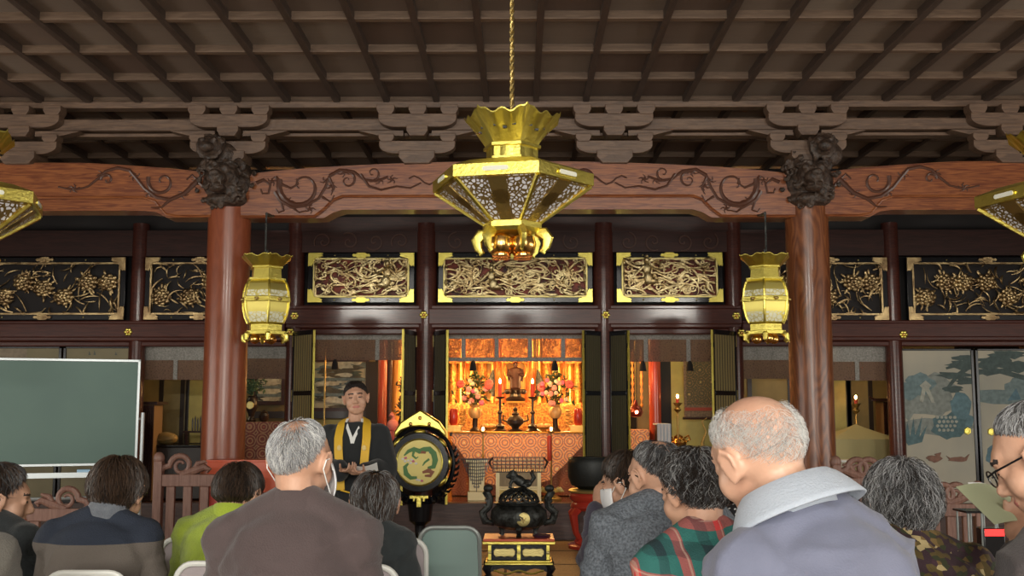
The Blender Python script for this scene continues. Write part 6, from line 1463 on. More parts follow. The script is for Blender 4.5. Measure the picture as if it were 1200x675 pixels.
mt['pants'] = M('dark trousers', (.03,.03,.035), .85); mt['sock'] = M('grey socks', (.12,.12,.13), .9)
def paint_face(me, H, HR, hs):
    n = len(me.polygons); c = np.empty(n*3, np.float32); me.polygons.foreach_get('center', c); c = c.reshape(-1, 3)
    q = (c-np.array(H, np.float32)) @ np.array(HR, np.float32)/hs
    idx = np.zeros(n, np.int32); x, y, z = np.abs(q[:, 0]), q[:, 1], q[:, 2]
    idx[(x < .023) & (y > .07) & (np.abs(z+.0625) < .0075-.00012*(x*1000)*.2)] = 1
    idx[(x > .012) & (x < .050) & (y > .068) & (np.abs(z-(.030-.1*(x-.03)**2*20)) < .0042)] = 2
    idx[(x > .019) & (x < .046) & (y > .068) & (np.abs(z-.004) < .0030)] = 2
    me.polygons.foreach_set('material_index', idx)

def make_hair(root, H, HR, s, mats, kind='full', grow=1.08, front=52, side_=88, back=118, crown=0, n=2600, length=(20, 45), lift=.010, wave=.0, seed=1, wid=.0013, thin=0, drop=0.0, vol=(1,1,1), shell=True, tilt=18, pr=None, off=(0,0,0), hug=.7):
    """hair as a close shell plus thousands of strands flowing from the whorl at the crown"""
    rr = np.random.RandomState(seed); T = np.array(HR @ Rx(tilt)); Hn = np.array(H)
    cen = np.array(Rx(-tilt) @ (V((0,-.012,.022))+V(off)))*s; rad = np.array((.080*vol[0],.099*vol[1],.093*vol[2]))*s*grow
    def lim(al):   # al: 0 = face, pi = nape
        c = (1-np.cos(al))/2   # 0 front .. 1 back
        return np.radians(np.where(c < .5, front+(side_-front)*np.clip(c*2, 0, 1)**.7, side_+(back-side_)*np.clip(c*2-1, 0, 1)))
    def pos(ph, al, h):
        over = np.maximum(ph-PI*.56, 0); p = np.minimum(ph, PI*.56) if drop > 0 else ph
        d = np.stack([np.sin(p)*np.sin(al), np.sin(p)*np.cos(al), np.cos(p)], -1); q = cen+d*(rad+h[..., None])
        if drop > 0: q[..., 2] -= over*drop; q[..., 0] *= 1-over*hug; q[..., 1] = np.where(q[..., 1] < 0, q[..., 1]*(1-over*hug*.9), q[..., 1]*(1-over*.2))
        return Hn+q @ T.T
    mb = MB()
    if shell:
        nu, nv = 48, 18; vs = []; A_, P_ = np.meshgrid(np.arange(nu)*2*PI/nu, np.arange(nv+1)/nv); LM = lim(A_); PH = np.radians(crown)+P_*(LM-np.radians(crown)); PH = np.maximum(PH, .001)
        PH = np.radians(crown)+P_*(LM*(1-.05*np.clip((A_*0+1), 0, 1))-np.radians(crown)); PH = np.maximum(PH, .001); hh = rr.normal(0, .0014, PH.shape)*s-.0035*s-(.020 if drop == 0 else .006)*s*P_**5*(1-np.cos(A_)*.5)
        vs = pos(PH, A_, hh).reshape(-1, 3)
        fs = [(j*nu+i, j*nu+(i+1) % nu, (j+1)*nu+(i+1) % nu, (j+1)*nu+i) for j in range(nv) for i in range(nu)]
        mb.add([tuple(p) for p in vs], fs)
    al = rr.uniform(0, 2*PI, n*2); u = rr.uniform(0, 1, n*2)**.6; LM = lim(al); c0 = np.radians(crown)*.8; ph0 = c0+u*np.maximum(LM-c0-np.radians(length[0])*.4, .0)
    if thin:   # thinning crown
        keep = rr.uniform(0, 1, n*2) < np.clip((ph0-np.radians(thin*.35))/np.radians(thin), .05, 1)
        al, ph0, LM = al[keep], ph0[keep], LM[keep]
    al, ph0, LM = al[:n], ph0[:n], LM[:n]; k = len(al); ln = np.radians(rr.uniform(length[0], length[1], k)); ph1 = np.minimum(ph0+ln, LM+np.radians(rr.uniform(-6, 14, k)))
    S = 7; t = np.linspace(0, 1, S)[None]; PH = ph0[:, None]+(ph1-ph0)[:, None]*t; bend = rr.normal(0, .16, k)[:, None]*t+ (.10*np.sin(al*3+seed))[:, None]*t
    AL = al[:, None]+bend+wave*np.sin(t*7+rr.uniform(0, 6, k)[:, None])*.12; hh = -(.018 if drop == 0 else .004)*s*np.clip(PH/LM[:, None], 0, 1.1)**6+(rr.uniform(-.3, 1, k)[:, None]*lift*s*np.sin(PI*np.clip(t*.9, 0, 1))**.6+wave*.006*np.sin(t*9+rr.uniform(0, 6, k)[:, None])*s)
    Pn = pos(np.maximum(PH, .01), AL, hh)    # k,S,3
    tan = np.gradient(Pn, axis=1); tan /= np.linalg.norm(tan, axis=-1, keepdims=True)+1e-9
    out = Pn-(Hn+cen @ T.T); out /= np.linalg.norm(out, axis=-1, keepdims=True)+1e-9
    sd = np.cross(tan, out); sd /= np.linalg.norm(sd, axis=-1, keepdims=True)+1e-9
    w = (wid*s*(1-.75*t**2))[..., None]
    a = Pn-sd*w; b = Pn+sd*w; c = Pn+out*w*1.2
    vs = np.stack([a, b, c], 2).reshape(-1, 3); base = len(mb.v); mb.v.extend(map(tuple, vs.tolist()))
    nm = len(mats); mi = rr.choice(nm, k, p=pr) if pr is not None else rr.randint(0, nm, k)
    for i in range(k):
        o = base+i*S*3
        for j in range(S-1):
            q = o+j*3
            mb.f += [(q, q+1, q+4, q+3), (q+1, q+2, q+5, q+4), (q+2, q, q+3, q+5)]; mb.m += [int(mi[i])]*3
    return mb.build('hair', mats, root)
def hm(name, c, r=.45): return M(name, c, r, spec=.4)
HB = hm('black brown hair', (.018,.012,.009)); HB2 = hm('dark brown hair', (.045,.026,.016)); HG = hm('grey hair', (.22,.22,.22)); HDG = hm('dark grey hair', (.065,.065,.068)); HW = hm('white hair', (.60,.59,.57)); HS = hm('silver hair', (.36,.36,.37))

def cloth(name, c, c2=None, sc=20, b=.25): return M(name, c, .85, var=(sc, c2) if c2 else None, bump=(220, b), sheen=.15)
# plaid wool
plaid = M('teal and red plaid', (.02,.16,.15), .85, bump=(200,.3)); N, L, b = nodes_of(plaid); tc = N.new('ShaderNodeTexCoord'); sp = N.new('ShaderNodeSeparateXYZ'); L.new(tc.outputs['Object'], sp.inputs[0])
def stripe(src, per, w, ph=0): return math_(N, L, 'LESS_THAN', math_(N, L, 'FRACT', math_(N, L, 'ADD', math_(N, L, 'DIVIDE', src, per), ph)), w)
ux = math_(N, L, 'ADD', sp.outputs[0], math_(N, L, 'MULTIPLY', sp.outputs[1], .35)); uz = math_(N, L, 'ADD', sp.outputs[2], math_(N, L, 'MULTIPLY', sp.outputs[1], -.3))
base = (.025,.145,.13)
r1 = math_(N, L, 'MULTIPLY', math_(N, L, 'ADD', stripe(ux, .115, .22), stripe(uz, .115, .22)), .5); c1 = mix_(N, L, r1, base, (.62,.05,.05))
d1 = math_(N, L, 'MULTIPLY', math_(N, L, 'ADD', stripe(ux, .115, .24, .45), stripe(uz, .115, .24, .45)), .42); c2 = mix_(N, L, d1, c1, (.012,.018,.03))
y1 = math_(N, L, 'MULTIPLY', math_(N, L, 'ADD', stripe(ux, .115, .04, .85), stripe(uz, .115, .04, .85)), .4); L.new(mix_(N, L, y1, c2, (.6,.45,.35)), b.inputs['Base Color'])
# gold patterned blouse
blouse = M('brown gold patterned blouse', (.06,.04,.02), .8, bump=(120,.2)); N, L, b = nodes_of(blouse); tc = N.new('ShaderNodeTexCoord'); vo = N.new('ShaderNodeTexVoronoi'); vo.inputs['Scale'].default_value = 58; L.new(tc.outputs['Object'], vo.inputs['Vector'])
cr = N.new('ShaderNodeValToRGB'); cr.color_ramp.interpolation = 'CONSTANT'; e = cr.color_ramp.elements; e[0].color = (.035,.015,.022,1); e[1].position = .35; e[1].color = (.09,.06,.015,1)
for p_, c_ in ((.55,(.03,.035,.012,1)),(.72,(.16,.10,.03,1)),(.86,(.42,.33,.16,1)),(.94,(.05,.02,.03,1))): q = e.new(p_); q.color = c_
sx = N.new('ShaderNodeSeparateColor'); L.new(vo.outputs['Color'], sx.inputs[0]); L.new(sx.outputs[0], cr.inputs[0]); L.new(cr.outputs[0], b.inputs['Base Color'])
tweed = M('grey tweed', (.065,.075,.09), .9, var=(130,(.16,.18,.21)), bump=(150,.4)); N, L, b = nodes_of(tweed)
dots = M('black polka dot cloth', (.01,.01,.012), .8); N, L, b = nodes_of(dots); tc = N.new('ShaderNodeTexCoord'); vo = N.new('ShaderNodeTexVoronoi'); vo.inputs['Scale'].default_value = 60; vo.inputs['Randomness'].default_value = .1; L.new(tc.outputs['Object'], vo.inputs['Vector']); L.new(mix_(N, L, math_(N, L, 'LESS_THAN', vo.outputs['Distance'], .28), (.01,.01,.013), (.6,.6,.6)), b.inputs['Base Color'])

def collar(k, mat_, r0, r1, up, dn, name='collar', tilt=8, cen=None, gap=0, roll=0):
    mb = MB(); C = cen or k.neck; R = k.B @ Ry(roll) @ Rx(-tilt)
    def fn(u, v_):
        a = (u-.5)*(2*PI-gap)-PI/2
        # v: 0 inside top rim, .5 fold, 1 outer lower edge
        if v_ < .35: f = v_/.35; r = r0; z = -.02+(up+.02)*f
        else: f = (v_-.35)/.65; r = r0+(r1-r0)*f**.8; z = up-(up+dn)*f**1.1
        return C+R @ V((r*math.cos(a)*1.05, r*math.sin(a), z))
    mb.sheet(fn, 48, 10); o = mb.build(name, mat_, k.root); s_ = o.modifiers.new('thick', 'SOLIDIFY'); s_.thickness = .004; return o

# --- bald man in slate blue jacket, nearest
k = person_seated('person', 'bald elderly man with white fringe in slate blue jacket, head bowed, nearest', (889, 535), 2.15, byaw=24, lean=.15, fwd=.10, sw=.35, hyaw=8, hpitch=20, hroll=-10, hs=1.04, side=-.050, rise=.085, fold=.011, gthick=.036,
    hair=dict(mats=[HW, HS, HG], pr=[.72,.22,.06], front=88, side_=96, back=122, crown=46, n=9000, length=(5, 13), lift=.010, wid=.00026, shell=False, grow=.985, thin=46, seed=3), top_mat=cloth('slate blue jacket', (.155,.165,.235), (.135,.145,.21), 6, .12), skinm='skinpale')
collar(k, cloth('pale blue grey collar', (.38,.42,.49)), .080, .128, .044, .022, tilt=24, roll=-10, cen=k.neck.lerp(k.nb, .25))
# pale blue piping on the shoulder
mb = MB(); W = k.W; 
mb.tube([W(.165+.012*i, k.lean*.6-.148+.003*i-.0*i, k.zs+k.L*.42+.010*i) for i in range(9)], .0035, 6); mb.build('pale_piping', cloth('piping', (.55,.62,.70)), k.root)
# --- man in brown jacket with mask
HM = dict(mats=[HS, HG, HW, HDG], pr=[.45,.25,.2,.1])
k = person_seated('person', 'grey haired man in plum brown jacket with a white mask, left of the middle', (353, 541), 2.98, byaw=-4, lean=.05, fwd=.04, sw=.395, hyaw=-16, hpitch=4, hs=1.0, fold=.011, gthick=.03,
    hair=dict(front=60, side_=84, back=126, crown=0, n=7000, length=(14, 34), lift=.007, wid=.0006, shell=False, grow=1.0, thin=36, seed=5, **HM), top_mat=cloth('plum brown jacket', (.075,.052,.052), (.062,.042,.042), 6))
collar(k, cloth('plum brown collar', (.07,.048,.048)), .064, .085, .035, .03, tilt=10)
def mask(k, s=1.0):
    mb = MB(); H, R = k.H, k.HR; hs = k.hs
    def fn(u, v_):
        a = (u-.5)*math.radians(150); z = -.005-.115*v_+.01*math.sin(PI*u); r = .079+.014*math.sin(PI*v_)+.012*math.exp(-((u-.5)/.1)**2)*(1-v_)
        return H+R @ (V((r*math.sin(a), r*math.cos(a)+.014+.01*math.exp(-((u-.5)/.15)**2), z))*hs)
    mb.sheet(fn, 28, 10); o = mb.build('face_mask', M('white mask cloth', (.80,.80,.82), .8), k.root); s_ = o.modifiers.new('thick', 'SOLIDIFY'); s_.thickness = .002
    for q in (-1, 1):
        mb = MB(); mb.tube([H+R @ (V(p)*hs) for p in ((q*.080,.034,-.02),(q*.090,.0,.010),(q*.093,-.026,.005),(q*.088,-.03,-.02),(q*.082,.0,-.05),(q*.077,.034,-.085))], .0018, 5); mb.build('ear_loop', mt['white'], o, local=False)
mask(k)
# --- lime cardigan
k = person_seated('person', 'woman with dark short hair in lime green cardigan', (280, 581), 4.35, byaw=-6, lean=.10, fwd=.06, sw=.34, hyaw=-14, hpitch=18, hs=1.03, side=.03,
    hair=dict(mats=[HB, HB2], front=55, side_=104, back=150, n=4600, length=(20, 45), lift=.014, wid=.0013, grow=1.06, seed=7, drop=.07, hug=.75), top_mat=cloth('lime wool', (.33,.42,.035), (.27,.35,.03), 30, .5), fold=.007)
collar(k, cloth('lime wool collar', (.33,.42,.035)), .060, .078, .05, .02, tilt=14)
# --- navy sweater woman
navy = M('navy sweater with grey band', (.022,.03,.05), .9, bump=(200,.3)); N, L, b = nodes_of(navy)
k = person_seated('person', 'woman with brown bob in navy sweater with a grey turtleneck', (138, 579), 3.95, byaw=2, lean=.10, fwd=.07, sw=.375, hyaw=-8, hpitch=22, hs=1.04, side=.03,
    hair=dict(mats=[HB, HB2, HB2], front=55, side_=112, back=142, n=5500, length=(25, 50), lift=.016, wid=.0012, grow=1.10, seed=9, drop=.10, hug=.45), top_mat=navy, fold=.005, gthick=.028, garment='sweater')
tc = N.new('ShaderNodeTexCoord'); sp = N.new('ShaderNodeSeparateXYZ'); L.new(tc.outputs['Object'], sp.inputs[0])
gz = Z_(643, 3.65)
L.new(mix_(N, L, math_(N, L, 'LESS_THAN', sp.outputs[2], gz), (.020,.027,.045), (.125,.105,.09)), b.inputs['Base Color'])
collar(k, cloth('grey knit turtleneck', (.13,.14,.16), (.10,.11,.13), 60), .060, .072, .062, .02, tilt=16)
# --- woman at left edge, face turned right
k = person_seated('person', 'woman in black top with short dark hair, face turned right, at the left edge', (2, 586), 4.15, byaw=-12, lean=.08, fwd=.05, sw=.36, hyaw=-52, hpitch=8, hs=1.06,
    hair=dict(mats=[HB, HDG, HB2], front=52, side_=98, back=136, n=4600, length=(20, 45), lift=.014, wid=.0013, grow=1.08, seed=11, drop=.08, hug=.6), top_mat=cloth('black knit', (.014,.018,.020), (.02,.025,.028), 40), vox=.006, garment='top')
# --- person beyond the left edge, only a sleeve in view
k = person_seated('person', 'person in grey brown jacket, only a sleeve showing at the bottom left corner', (-60, 575), 3.05, byaw=4, lean=.05, fwd=.05, sw=.38, hs=1.0,
    hair=dict(mats=[HDG, HG], front=55, side_=85, back=118, n=1500, length=(20, 40), lift=.01, wid=.0015, grow=1.04, seed=12), top_mat=cloth('grey brown jacket', (.11,.10,.085)))
# --- woman with thinning hair near the monk
k = person_seated('person', 'woman in black with brown hair thin at the crown, before the standing man', (440, 591), 4.05, byaw=-4, lean=.06, fwd=.05, sw=.35, hyaw=4, hpitch=14, hs=1.0, side=.04,
    hair=dict(mats=[HB2, HDG, HG], pr=[.5,.3,.2], front=58, side_=112, back=145, crown=14, n=5600, length=(24, 48), lift=.012, wid=.0011, grow=1.05, seed=13, thin=22, drop=.12, hug=.3), top_mat=cloth('black jersey', (.013,.018,.020), (.018,.024,.026), 30), garment='sweater')
# --- tweed jacket man with glasses
HT = dict(mats=[HDG, HB, HG], pr=[.5,.3,.2])
k = person_seated('person', 'man in grey tweed jacket with glasses and thinning dark grey hair', (768, 559), 3.7, byaw=8, lean=.06, fwd=.05, sw=.45, hyaw=26, hpitch=12, hs=1.06, side=-.005, rise=.085, gthick=.03, fold=.008,
    hair=dict(front=60, side_=82, back=116, n=5200, length=(16, 36), lift=.006, wid=.0009, grow=1.02, seed=14, thin=26, shell=True, crown=22, **HT), top_mat=tweed, vox=.006)
collar(k, tweed, .060, .090, .028, .03, tilt=14)
def glasses(k, mat_='black'):
    H, R, s = k.H, k.HR, k.hs; f = lambda p: H+R @ (V(p)*s); mb = MB()
    for q in (-1, 1):
        mb.tube([f((q*.034+.024*math.cos(a*PI/10), .102, .002+.018*math.sin(a*PI/10))) for a in range(20)], .0018*s, 6, closed=True)
        mb.tube([f((q*.058,.100,.008)), f((q*.078,.080,.010)), f((q*.088,.0,.012)), f((q*.088,-.03,-.006))], .0022*s, 6)
    mb.tube([f((-.010,.106,.006)), f((0,.108,.008)), f((.010,.106,.006))], .0018*s, 6); o = mb.build('glasses', mt[mat_], k.root); return o
glasses(k)
# --- plaid woman
k = person_seated('person', 'woman with dark wavy hair in teal and red plaid jacket', (812, 579), 2.95, byaw=12, lean=.08, fwd=.06, sw=.34, hyaw=24, hpitch=14, hs=.93, side=-.015,
    hair=dict(mats=[HB, HDG, HG], pr=[.6,.28,.12], front=56, side_=96, back=136, n=6000, length=(20, 46), lift=.016, wid=.0010, grow=1.10, wave=.6, seed=15, drop=.08, hug=.6), top_mat=plaid, vox=.006)
collar(k, plaid, .060, .082, .03, .03, tilt=12)
# --- patterned blouse woman
k = person_seated('person', 'woman with wavy grey hair in brown and gold patterned blouse', (1057, 596), 2.9, byaw=4, lean=.09, fwd=.06, sw=.43, hyaw=-2, hpitch=12, hs=1.0, side=.03, rise=.09,
    hair=dict(mats=[HDG, HG, HB, HS], pr=[.38,.27,.22,.13], front=62, side_=108, back=150, n=9500, length=(22, 50), lift=.018, wid=.0007, grow=1.08, wave=.5, drop=.09, hug=.45, seed=16), top_mat=blouse, vox=.006, garment='blouse')
# --- right edge man
k = person_seated('person', 'man with grey hair and glasses in dark brown jacket, at the right edge', (1220, 537), 2.3, byaw=34, lean=.12, fwd=.09, sw=.39, hyaw=18, hpitch=28, hs=1.0, side=.02,
    hair=dict(mats=[HDG, HG, HS, HB], pr=[.35,.3,.2,.15], front=60, side_=82, back=116, n=7000, length=(14, 34), lift=.007, wid=.0007, grow=1.03, seed=17), top_mat=cloth('dark brown jacket', (.055,.045,.045), (.045,.036,.036), 6),
    arms=({'wrist': at(1196, 640, 2.62), 'elbow': at(1200, 745, 2.42)}, None), palm=((.3,.2,.9), (0,.1,-.9)), vox=.006, fold=.008, gthick=.03)
glasses(k)
collar(k, cloth('dark brown collar', (.03,.025,.026)), .066, .088, .034, .03, tilt=18)
wr = k.A[0][2]; dd = (k.A[0][2]-k.A[0][1]).normalized(); c0 = wr+dd*.10+V((0,0,.015))
def paper(c, u, v_, w, h, m, label, curl=.02, t_=None, name='sheet_of_paper'):
    mb = MB(); n = u.cross(v_).normalized(); mb.sheet(lambda a, b_: c+u*(a-.5)*w+v_*(b_-.5)*h+n*curl*math.sin(PI*a), 10, 6, thick=tuple(n*.0015)); return mb.build(name, m, label=label, cat='paper')
paper(at(1172, 596, 2.75), V((.9,.25,-.12)).normalized(), V((-.2,.75,.45)).normalized(), .15, .16, M('pale green booklet', (.44,.47,.30), .7), 'pale greenish booklet held by the man at the right edge')
paper(at(1158, 588, 2.9), V((.85,.2,-.38)).normalized(), V((.1,.75,.5)).normalized(), .10, .10, mt['white'], 'white sheet tucked behind the pale greenish booklet')
# --- person with mask beyond the tweed man
k = person_seated('person', 'dark haired person in plum jacket and white mask, beyond the tweed jacket', (734, 567), 4.45, byaw=22, lean=.06, fwd=.05, sw=.32, hyaw=40, hpitch=16, hs=1.03, side=-.05,
    hair=dict(mats=[HB, HB2], front=55, side_=98, back=136, n=4000, length=(20, 44), lift=.013, wid=.0013, grow=1.10, seed=19, drop=.08), top_mat=cloth('plum jacket', (.045,.038,.06)), vox=.005,
    arms=({'wrist': (-.10, .28, .95), 'elbow': (-.19, .16, .74)}, None), palm=((.9,.3,.1), (0,.1,-.9)))
mask(k)
# --- polka dot scarf person behind bald man
k = person_seated('person', 'person in black polka dot top, mostly hidden between plaid jacket and bald man', (888, 566), 4.15, byaw=6, lean=.05, fwd=.04, sw=.35, hs=.96,
    hair=dict(mats=[HB, HB2], front=55, side_=90, back=120, n=1800, length=(20, 44), lift=.01, wid=.0018, grow=1.05, seed=21), top_mat=dots)
collar(k, cloth('pink collar', (.55,.14,.22)), .06, .075, .03, .02)

# ------------------------------------------------------------------ standing priest
def priest():
    Y = 7.75; H = at(417, 467, Y); x0 = H.x; y0 = Y-.02; hs = .98*(H.z/1.45)
    hs = 1.02
    root = top('person', 'standing man in black robe with a yellow stole, holding white papers', 'person', (x0, y0, 0))
    byaw = 182; B = Rz(byaw); W = lambda x, y, z: V((x0, y0, 0))+B @ V((x, y, z)); HR = Rz(187) @ Ry(5) @ Rx(2)
    zt = H.z; k = (zt-.150)/1.285      # joint heights follow the head height
    mb = MB(); head_parts(mb, H, HR, hs, 1.28); mb.ell(H+HR @ (V((-.030,.034,-.045))*hs), (.040,.042,.045), HR); mb.ell(H+HR @ (V((.030,.034,-.045))*hs), (.040,.042,.045), HR); cap(mb, [H+HR @ V((0,-.025,-.05)), W(0,-.01,1.25*k), W(0,0,1.20*k)], [.052,.054,.066])
    loft(mb, [(W(0,0,z*k), rx, ry, B) for z, rx, ry in ((.72,.10,.08),(.80,.165,.115),(.90,.155,.11),(1.02,.145,.10),(1.12,.165,.11),(1.20,.17,.095),(1.245,.11,.07),(1.27,.06,.055))])
    for s in (-1, 1): cap(mb, [W(s*.085,0,.80*k), W(s*.095,.01,.42*k), W(s*.09,-.01,.09)], [.085,.055,.038]); cap(mb, [W(s*.09,-.02,.05), W(s*.095,.08,.035), W(s*.10,.16,.025)], [.038,.036,.024])
    wrL = W(-.095, .24, .925*k); wrR = W(-.02, .27, .955*k)
    A = ([W(-.175,0,1.18*k), W(-.235,.03,.93*k), wrL], [W(.175,0,1.18*k), W(.235,.05,.93*k), W(.05,.27,.94*k)])
    for i, (S, E, Wr) in enumerate(A):
        cap(mb, [S, E, Wr], [.05,.038,.026]); d = (Wr-E).normalized(); hand(mb, Wr+d*.01, d, B @ V(((.25,.1,.9) if i == 0 else (-.3,.35,.8))), 1 if i else -1, curl=(25,35,25))
    me = voxel(mb, 'person_body', [mt['skin'], mt['lip'], mt['eyedark']], .0045, 3); paint_face(me, H, HR, hs); body = bpy.data.objects.new('body', me); COL.objects.link(body); me.transform(Matrix.Translation(-root.location)); body.parent = root
    rob = cloth('black robe', (.011,.013,.015), (.015,.017,.019), 8, .2)
    mb = MB(); loft(mb, [(W(0,0,z*k), rx, ry, B) for z, rx, ry in ((.02,.26,.19),(.30,.245,.18),(.60,.23,.165),(.80,.22,.155),(.92,.205,.14),(1.05,.195,.135),(1.15,.215,.13),(1.205,.205,.105),(1.245,.14,.08),(1.272,.082,.066))])
    for s, (S, E, Wr) in zip((-1, 1), A):
        M_ = E.lerp(Wr, .88); cap(mb, [S, S.lerp(E, .5), E, M_], [.075,.09,.085,.075], 16)
        loft(mb, [(E+V((0,0,-.02)), .07, .08, B), (E.lerp(M_, .4)+V((0,0,-.22*k)), .085, .11, B), (E.lerp(M_, .5)+V((0,0,-.40*k)), .075, .115, B)]); cap(mb, [E.lerp(M_, .2), E.lerp(M_, .5)+V((0,0,-.2)), E.lerp(M_, .6)+V((0,0,-.36))], [.08,.085,.07])
    def disp(p):
        q = p-root.location; return .010*noise.noise(V((q.x*14, q.y*14, q.z*2.2)))+.005*noise.noise(q*9)
    me = voxel(mb, 'robe', [rob], .009, 4, disp); o = bpy.data.objects.new('robe', me); COL.objects.link(o); me.transform(Matrix.Translation(-root.location)); o.parent = root
    # white under collar and yellow stole
    def band(pts, w, th, m, name):
        mb = MB()
        for s in (0,):
            vs = []; fs = []
            n = len(pts)
            for i, (p, nn) in enumerate(pts):
                t = (pts[min(i+1, n-1)][0]-pts[max(i-1, 0)][0]).normalized(); sd = t.cross(nn).normalized()
                vs += [p-sd*w/2, p+sd*w/2, p+sd*w/2+nn*th, p-sd*w/2+nn*th]
            for i in range(n-1):
                for j in range(4): fs.append((i*4+j, i*4+(j+1) % 4, i*4+4+(j+1) % 4, i*4+4+j))
            fs += [(3,2,1,0), (n*4-4, n*4-3, n*4-2, n*4-1)]; mb.add(vs, fs)
        return mb.build(name, m, root, bevel=.002)
    Fr = B @ V((0,1,0))
    yel = M('yellow stole silk', (.74,.44,.03), .6, bump=(120,.2)); 
    for s in (-1, 1):
        pts = []
        for (x, y, z, nx) in ((s*.035,-.055,1.292,0),(s*.075,-.03,1.282,s*.5),(s*.088,.03,1.262,s*.4),(s*.092,.085,1.225,s*.3),(s*.098,.130,1.16,s*.1),(s*.094,.158,1.08,0),(s*.088,.160,1.0,0),(s*.080,.166,.92,0),(s*.072,.172,.80,0)):
            nn = (B @ V((nx, 1 if y > .05 else .2, .9 if y < .05 else .35 if y < .12 else .05))).normalized(); pts.append((W(x, y, z*k), nn))
        band(pts, .058, .010, yel, 'yellow_stole')
        pts = [(W(x, y, z*k), (B @ V((s*.2, 1, .3))).normalized()) for x, y, z in ((s*.05,.0,1.292),(s*.058,.045,1.268),(s*.040,.092,1.225),(s*.012,.128,1.165),(s*.0,.142,1.12))]
        band(pts, .022, .006, mt['white'], 'white_collar')
    mb = MB(); mb.tube([W(s*.072, .182, (.80-.02*(1-abs(s)))*k) for s in [-1+i/6 for i in range(13)]], .006, 6); mb.build('stole_cord', yel, root)
    mb = MB(); mb.bx(0, .0, 0, 0, 0, 0) if False else None
    for s in (-1, 1):
        c = W(s*.086, .176, 1.09*k); mb = MB(); mb.ell(c, (.016,.004,.020), B); mb.build('stole_crest', M('pale crest embroidery', (.75,.55,.20), .7), root)
    make_hair(root, H, HR, hs, mats=[HB], front=58, side_=90, back=118, n=5200, length=(14, 36), lift=.012, wid=.0015, grow=1.0, seed=23, wave=.3, tilt=6)
    c = at(437, 547, Y-.30); u = V((.95,-.1,.12)).normalized(); v_ = V((0,-.75,.6)).normalized()
    paper(c+V((-.05,0,-.01)), u, v_, .17, .10, mt['white'], 'white folded papers held by the standing man', name='folded_papers')
priest()

# ================================================================== folding chairs
def folding_chair(label, frame, pad, gr='pipe frame folding chairs with off white tubes'):
    t = top('folding_chair', label, 'chair', (0,0,0), group=gr)
    w = .134; r = .0105
    def rr_(c, hw, z0, z1, y0, y1, rad): # inverted U
        P = [(-hw, y0, z0)]; 
        for i in range(7): a = PI-i/6*PI/2; P.append((-hw+rad+rad*math.cos(a), y1, z1-rad+rad*math.sin(a)))
        for i in range(7): a = PI/2-i/6*PI/2; P.append((hw-rad+rad*math.cos(a), y1, z1-rad+rad*math.sin(a)))
        P.append((hw, y0, z0)); return P
    mb = MB(); mb.tube(rr_(0, w, .44, .82, .0, -.045, .06), r, 8); mb.build('back_frame', frame, t, local=True)
    mb = MB(); mb.prism([(x*.96, z) for x, y, z in [(p[0], 0, (p[2]-.82)*.97+.812) for p in rr_(0, w, .59, .82, 0, 0, .06)]], -.040, -.022); mb.build('back_pad', pad, t, local=True)
    mb = MB(); mb.bx(-.19, .19, .02, .39, .43, .465); mb.build('seat', pad, t, bevel=.012, local=True)
    for s in (-1, 1):
        mb = MB(); mb.tube([(s*w, 0, .44), (s*.185, .10, .42), (s*.20, .40, .012)], r, 8); mb.build('leg', frame, t, local=True)
        mb = MB(); mb.tube([(s*.175, .36, .43), (s*.19, .20, .25), (s*.20, -.04, .012)], r, 8); mb.build('leg', frame, t, local=True)
    mb = MB(); mb.tube([(-.20,.37,.05),(.20,.37,.05)], .008, 6); mb.tube([(-.197,0,.07),(.197,0,.07)], .008, 6); mb.build('stretcher', frame, t, local=True)
    return t
ch = folding_chair('off white folding chair under the navy sweater woman', mt['chairwhite'], mt['lilac'])
def put(px, Y, rz, label, first=False):
    x = X_(px, Y, 650)
    if first: ch.location = (x, Y+.045, 0); ch.rotation_euler = (0,0,math.radians(rz)); ch['label'] = label; return ch
    return clone(ch, (x, Y+.045, 0), math.radians(rz), label)
put(102, 3.58, 0, 'off white folding chair under the navy sweater woman', True)
put(252, 3.80, 0, 'off white folding chair under the lime cardigan woman')
put(226, 4.5, -4, 'empty off white folding chair between the navy and the lime women')
put(460, 4.48, 4, 'empty off white folding chair beyond the black sweater woman')
put(420, 3.72, 0, 'off white folding chair under the black sweater woman')
put(1102, 4.34, 6, 'empty off white folding chair right of the patterned blouse')
for key, lab in (('bald', 'the bald man in slate blue'), ('plum brown', 'the plum brown jacket man'), ('tweed jacket with', 'the grey tweed man'), ('plaid jacket', 'the plaid jacket woman'), ('gold patterned', 'the patterned blouse woman'),
    ('dark brown jacket', 'the dark brown jacket man at the right edge'), ('plum jacket', 'the masked person in plum'), ('polka', 'the polka dot top'), ('black top', 'the woman at the left edge'), ('grey brown jacket', 'the sleeve at the bottom left corner')):
    k, by, _ = [q for q in SEATED if key in q[2]][0]
    p = k.W(0, -.185, 0); clone(ch, (p.x, p.y, 0), math.radians(by), 'off white folding chair under '+lab)
g = folding_chair('empty grey green folding chair facing the incense burner', mt['greybr'], mt['greenpad'], None)
g.location = (X_(527, 4.95, 650), 4.99, 0)
# olive scarf lying on the green chair
mb = MB(); gx = g.location.x
mb.sheet(lambda u, v_: (gx-.13+.26*u, 4.99+.32-.20*v_+.02*math.sin(u*20), .49+.10*math.sin(PI*v_)*(.8+.3*math.sin(u*9))), 24, 10, thick=(0,0,.012)); mb.build('folded_wrap', M('olive brown wrap', (.10,.08,.03), .9, var=(30,(.05,.05,.03))), label='olive brown wrap lying on the seat of the green chair', cat='scarf')
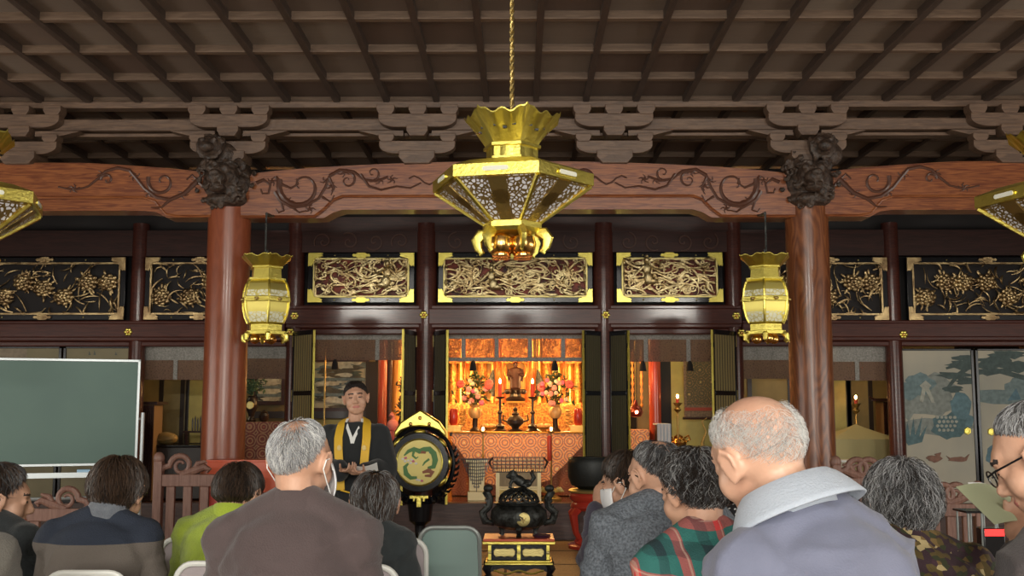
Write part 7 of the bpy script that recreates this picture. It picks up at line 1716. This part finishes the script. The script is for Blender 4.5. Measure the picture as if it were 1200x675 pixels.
# ================================================================== light and camera
def area(name, loc, rot, sx, sy, power, col, spread=180):
    l = bpy.data.lights.new(name, 'AREA'); l.shape = 'RECTANGLE'; l.size = sx; l.size_y = sy; l.energy = power; l.color = col; l.spread = math.radians(spread)
    o = bpy.data.objects.new(name, l); COL.objects.link(o); o.location = loc; o.rotation_euler = rot; o.visible_camera = True; return o
DAY = (1.0, .965, .87)
area('daylight_rear', (0, YBACK-.12, 1.37), (PI/2, 0, 0), 2.95, 2.2, 370, DAY)
for s in (-1, 1): area('daylight_rear', (s*4.5, YBACK-.12, 1.37), (PI/2, 0, 0), 2.15, 2.2, 90, DAY)
area('daylight_left', (XL-.12, 4.5, 1.4), (PI/2, 0, -PI/2), 5.8, 1.75, 170, DAY)
area('daylight_right', (XR+.12, 4.5, 1.4), (PI/2, 0, PI/2), 5.8, 1.75, 170, DAY)
for c, w in TW: area('daylight_transom', (c, YBACK-.12, (TZ0+TZ1)/2), (PI/2, 0, 0), 2*w, TZ1-TZ0, 170, DAY)
def point(name, loc, p, col, r=.06):
    l = bpy.data.lights.new(name, 'POINT'); l.energy = p; l.color = col; l.shadow_soft_size = r; o = bpy.data.objects.new(name, l); COL.objects.link(o); o.location = loc; return o
WARM = (1.0, .50, .16)
zc = lambda px, py, Y: at(px, py, Y)
point('altar_lamp', zc(560, 398, 13.6), 95, WARM, .1); point('altar_lamp', zc(648, 398, 13.6), 95, WARM, .1)
point('altar_lamp', zc(604, 440, 12.0)+V((0,-.1,.85)), 140, WARM, .12)
point('shrine_fill', zc(545, 455, 14.6), 34, (1,.62,.24)); point('shrine_fill', zc(663, 455, 14.6), 34, (1,.62,.24))  # unseen point lights added near the pillars to brighten the shrine gold
point('bay_lamp', zc(465, 440, 12.2), 6, WARM); point('bay_lamp', zc(748, 440, 12.7), 3, (1,.3,.1))
GR = (1.0, .88, .55)
for px, p in ((200, 6), (400, 8), (810, 14), (1010, 8), (310, 5), (900, 7)): point('bay_lamp', zc(px, 400, 12.4)+V((0,0,.25)), p, GR, .15)
w = bpy.data.worlds.new('World'); bpy.context.scene.world = w; w.use_nodes = True; w.node_tree.nodes['Background'].inputs[0].default_value = (.8,.85,.9,1); w.node_tree.nodes['Background'].inputs[1].default_value = .6
cam = bpy.data.cameras.new('Camera'); co = bpy.data.objects.new('Camera', cam); COL.objects.link(co); co.location = (0, 0, CAM_H)
co.rotation_euler = Matrix((RT, UP, -FW)).transposed().to_euler(); cam.sensor_width = 36; cam.lens = 36*F/1200; cam.clip_start = .05; cam.clip_end = 100
sc = bpy.context.scene; sc.camera = co
sc.view_settings.view_transform = 'Standard'; sc.view_settings.look = 'None'; sc.view_settings.gamma = 1; sc.view_settings.use_curve_mapping = False; sc.view_settings.exposure = 0.0
sc.cycles.use_denoising = True
sc.cycles.sample_clamp_indirect = 6
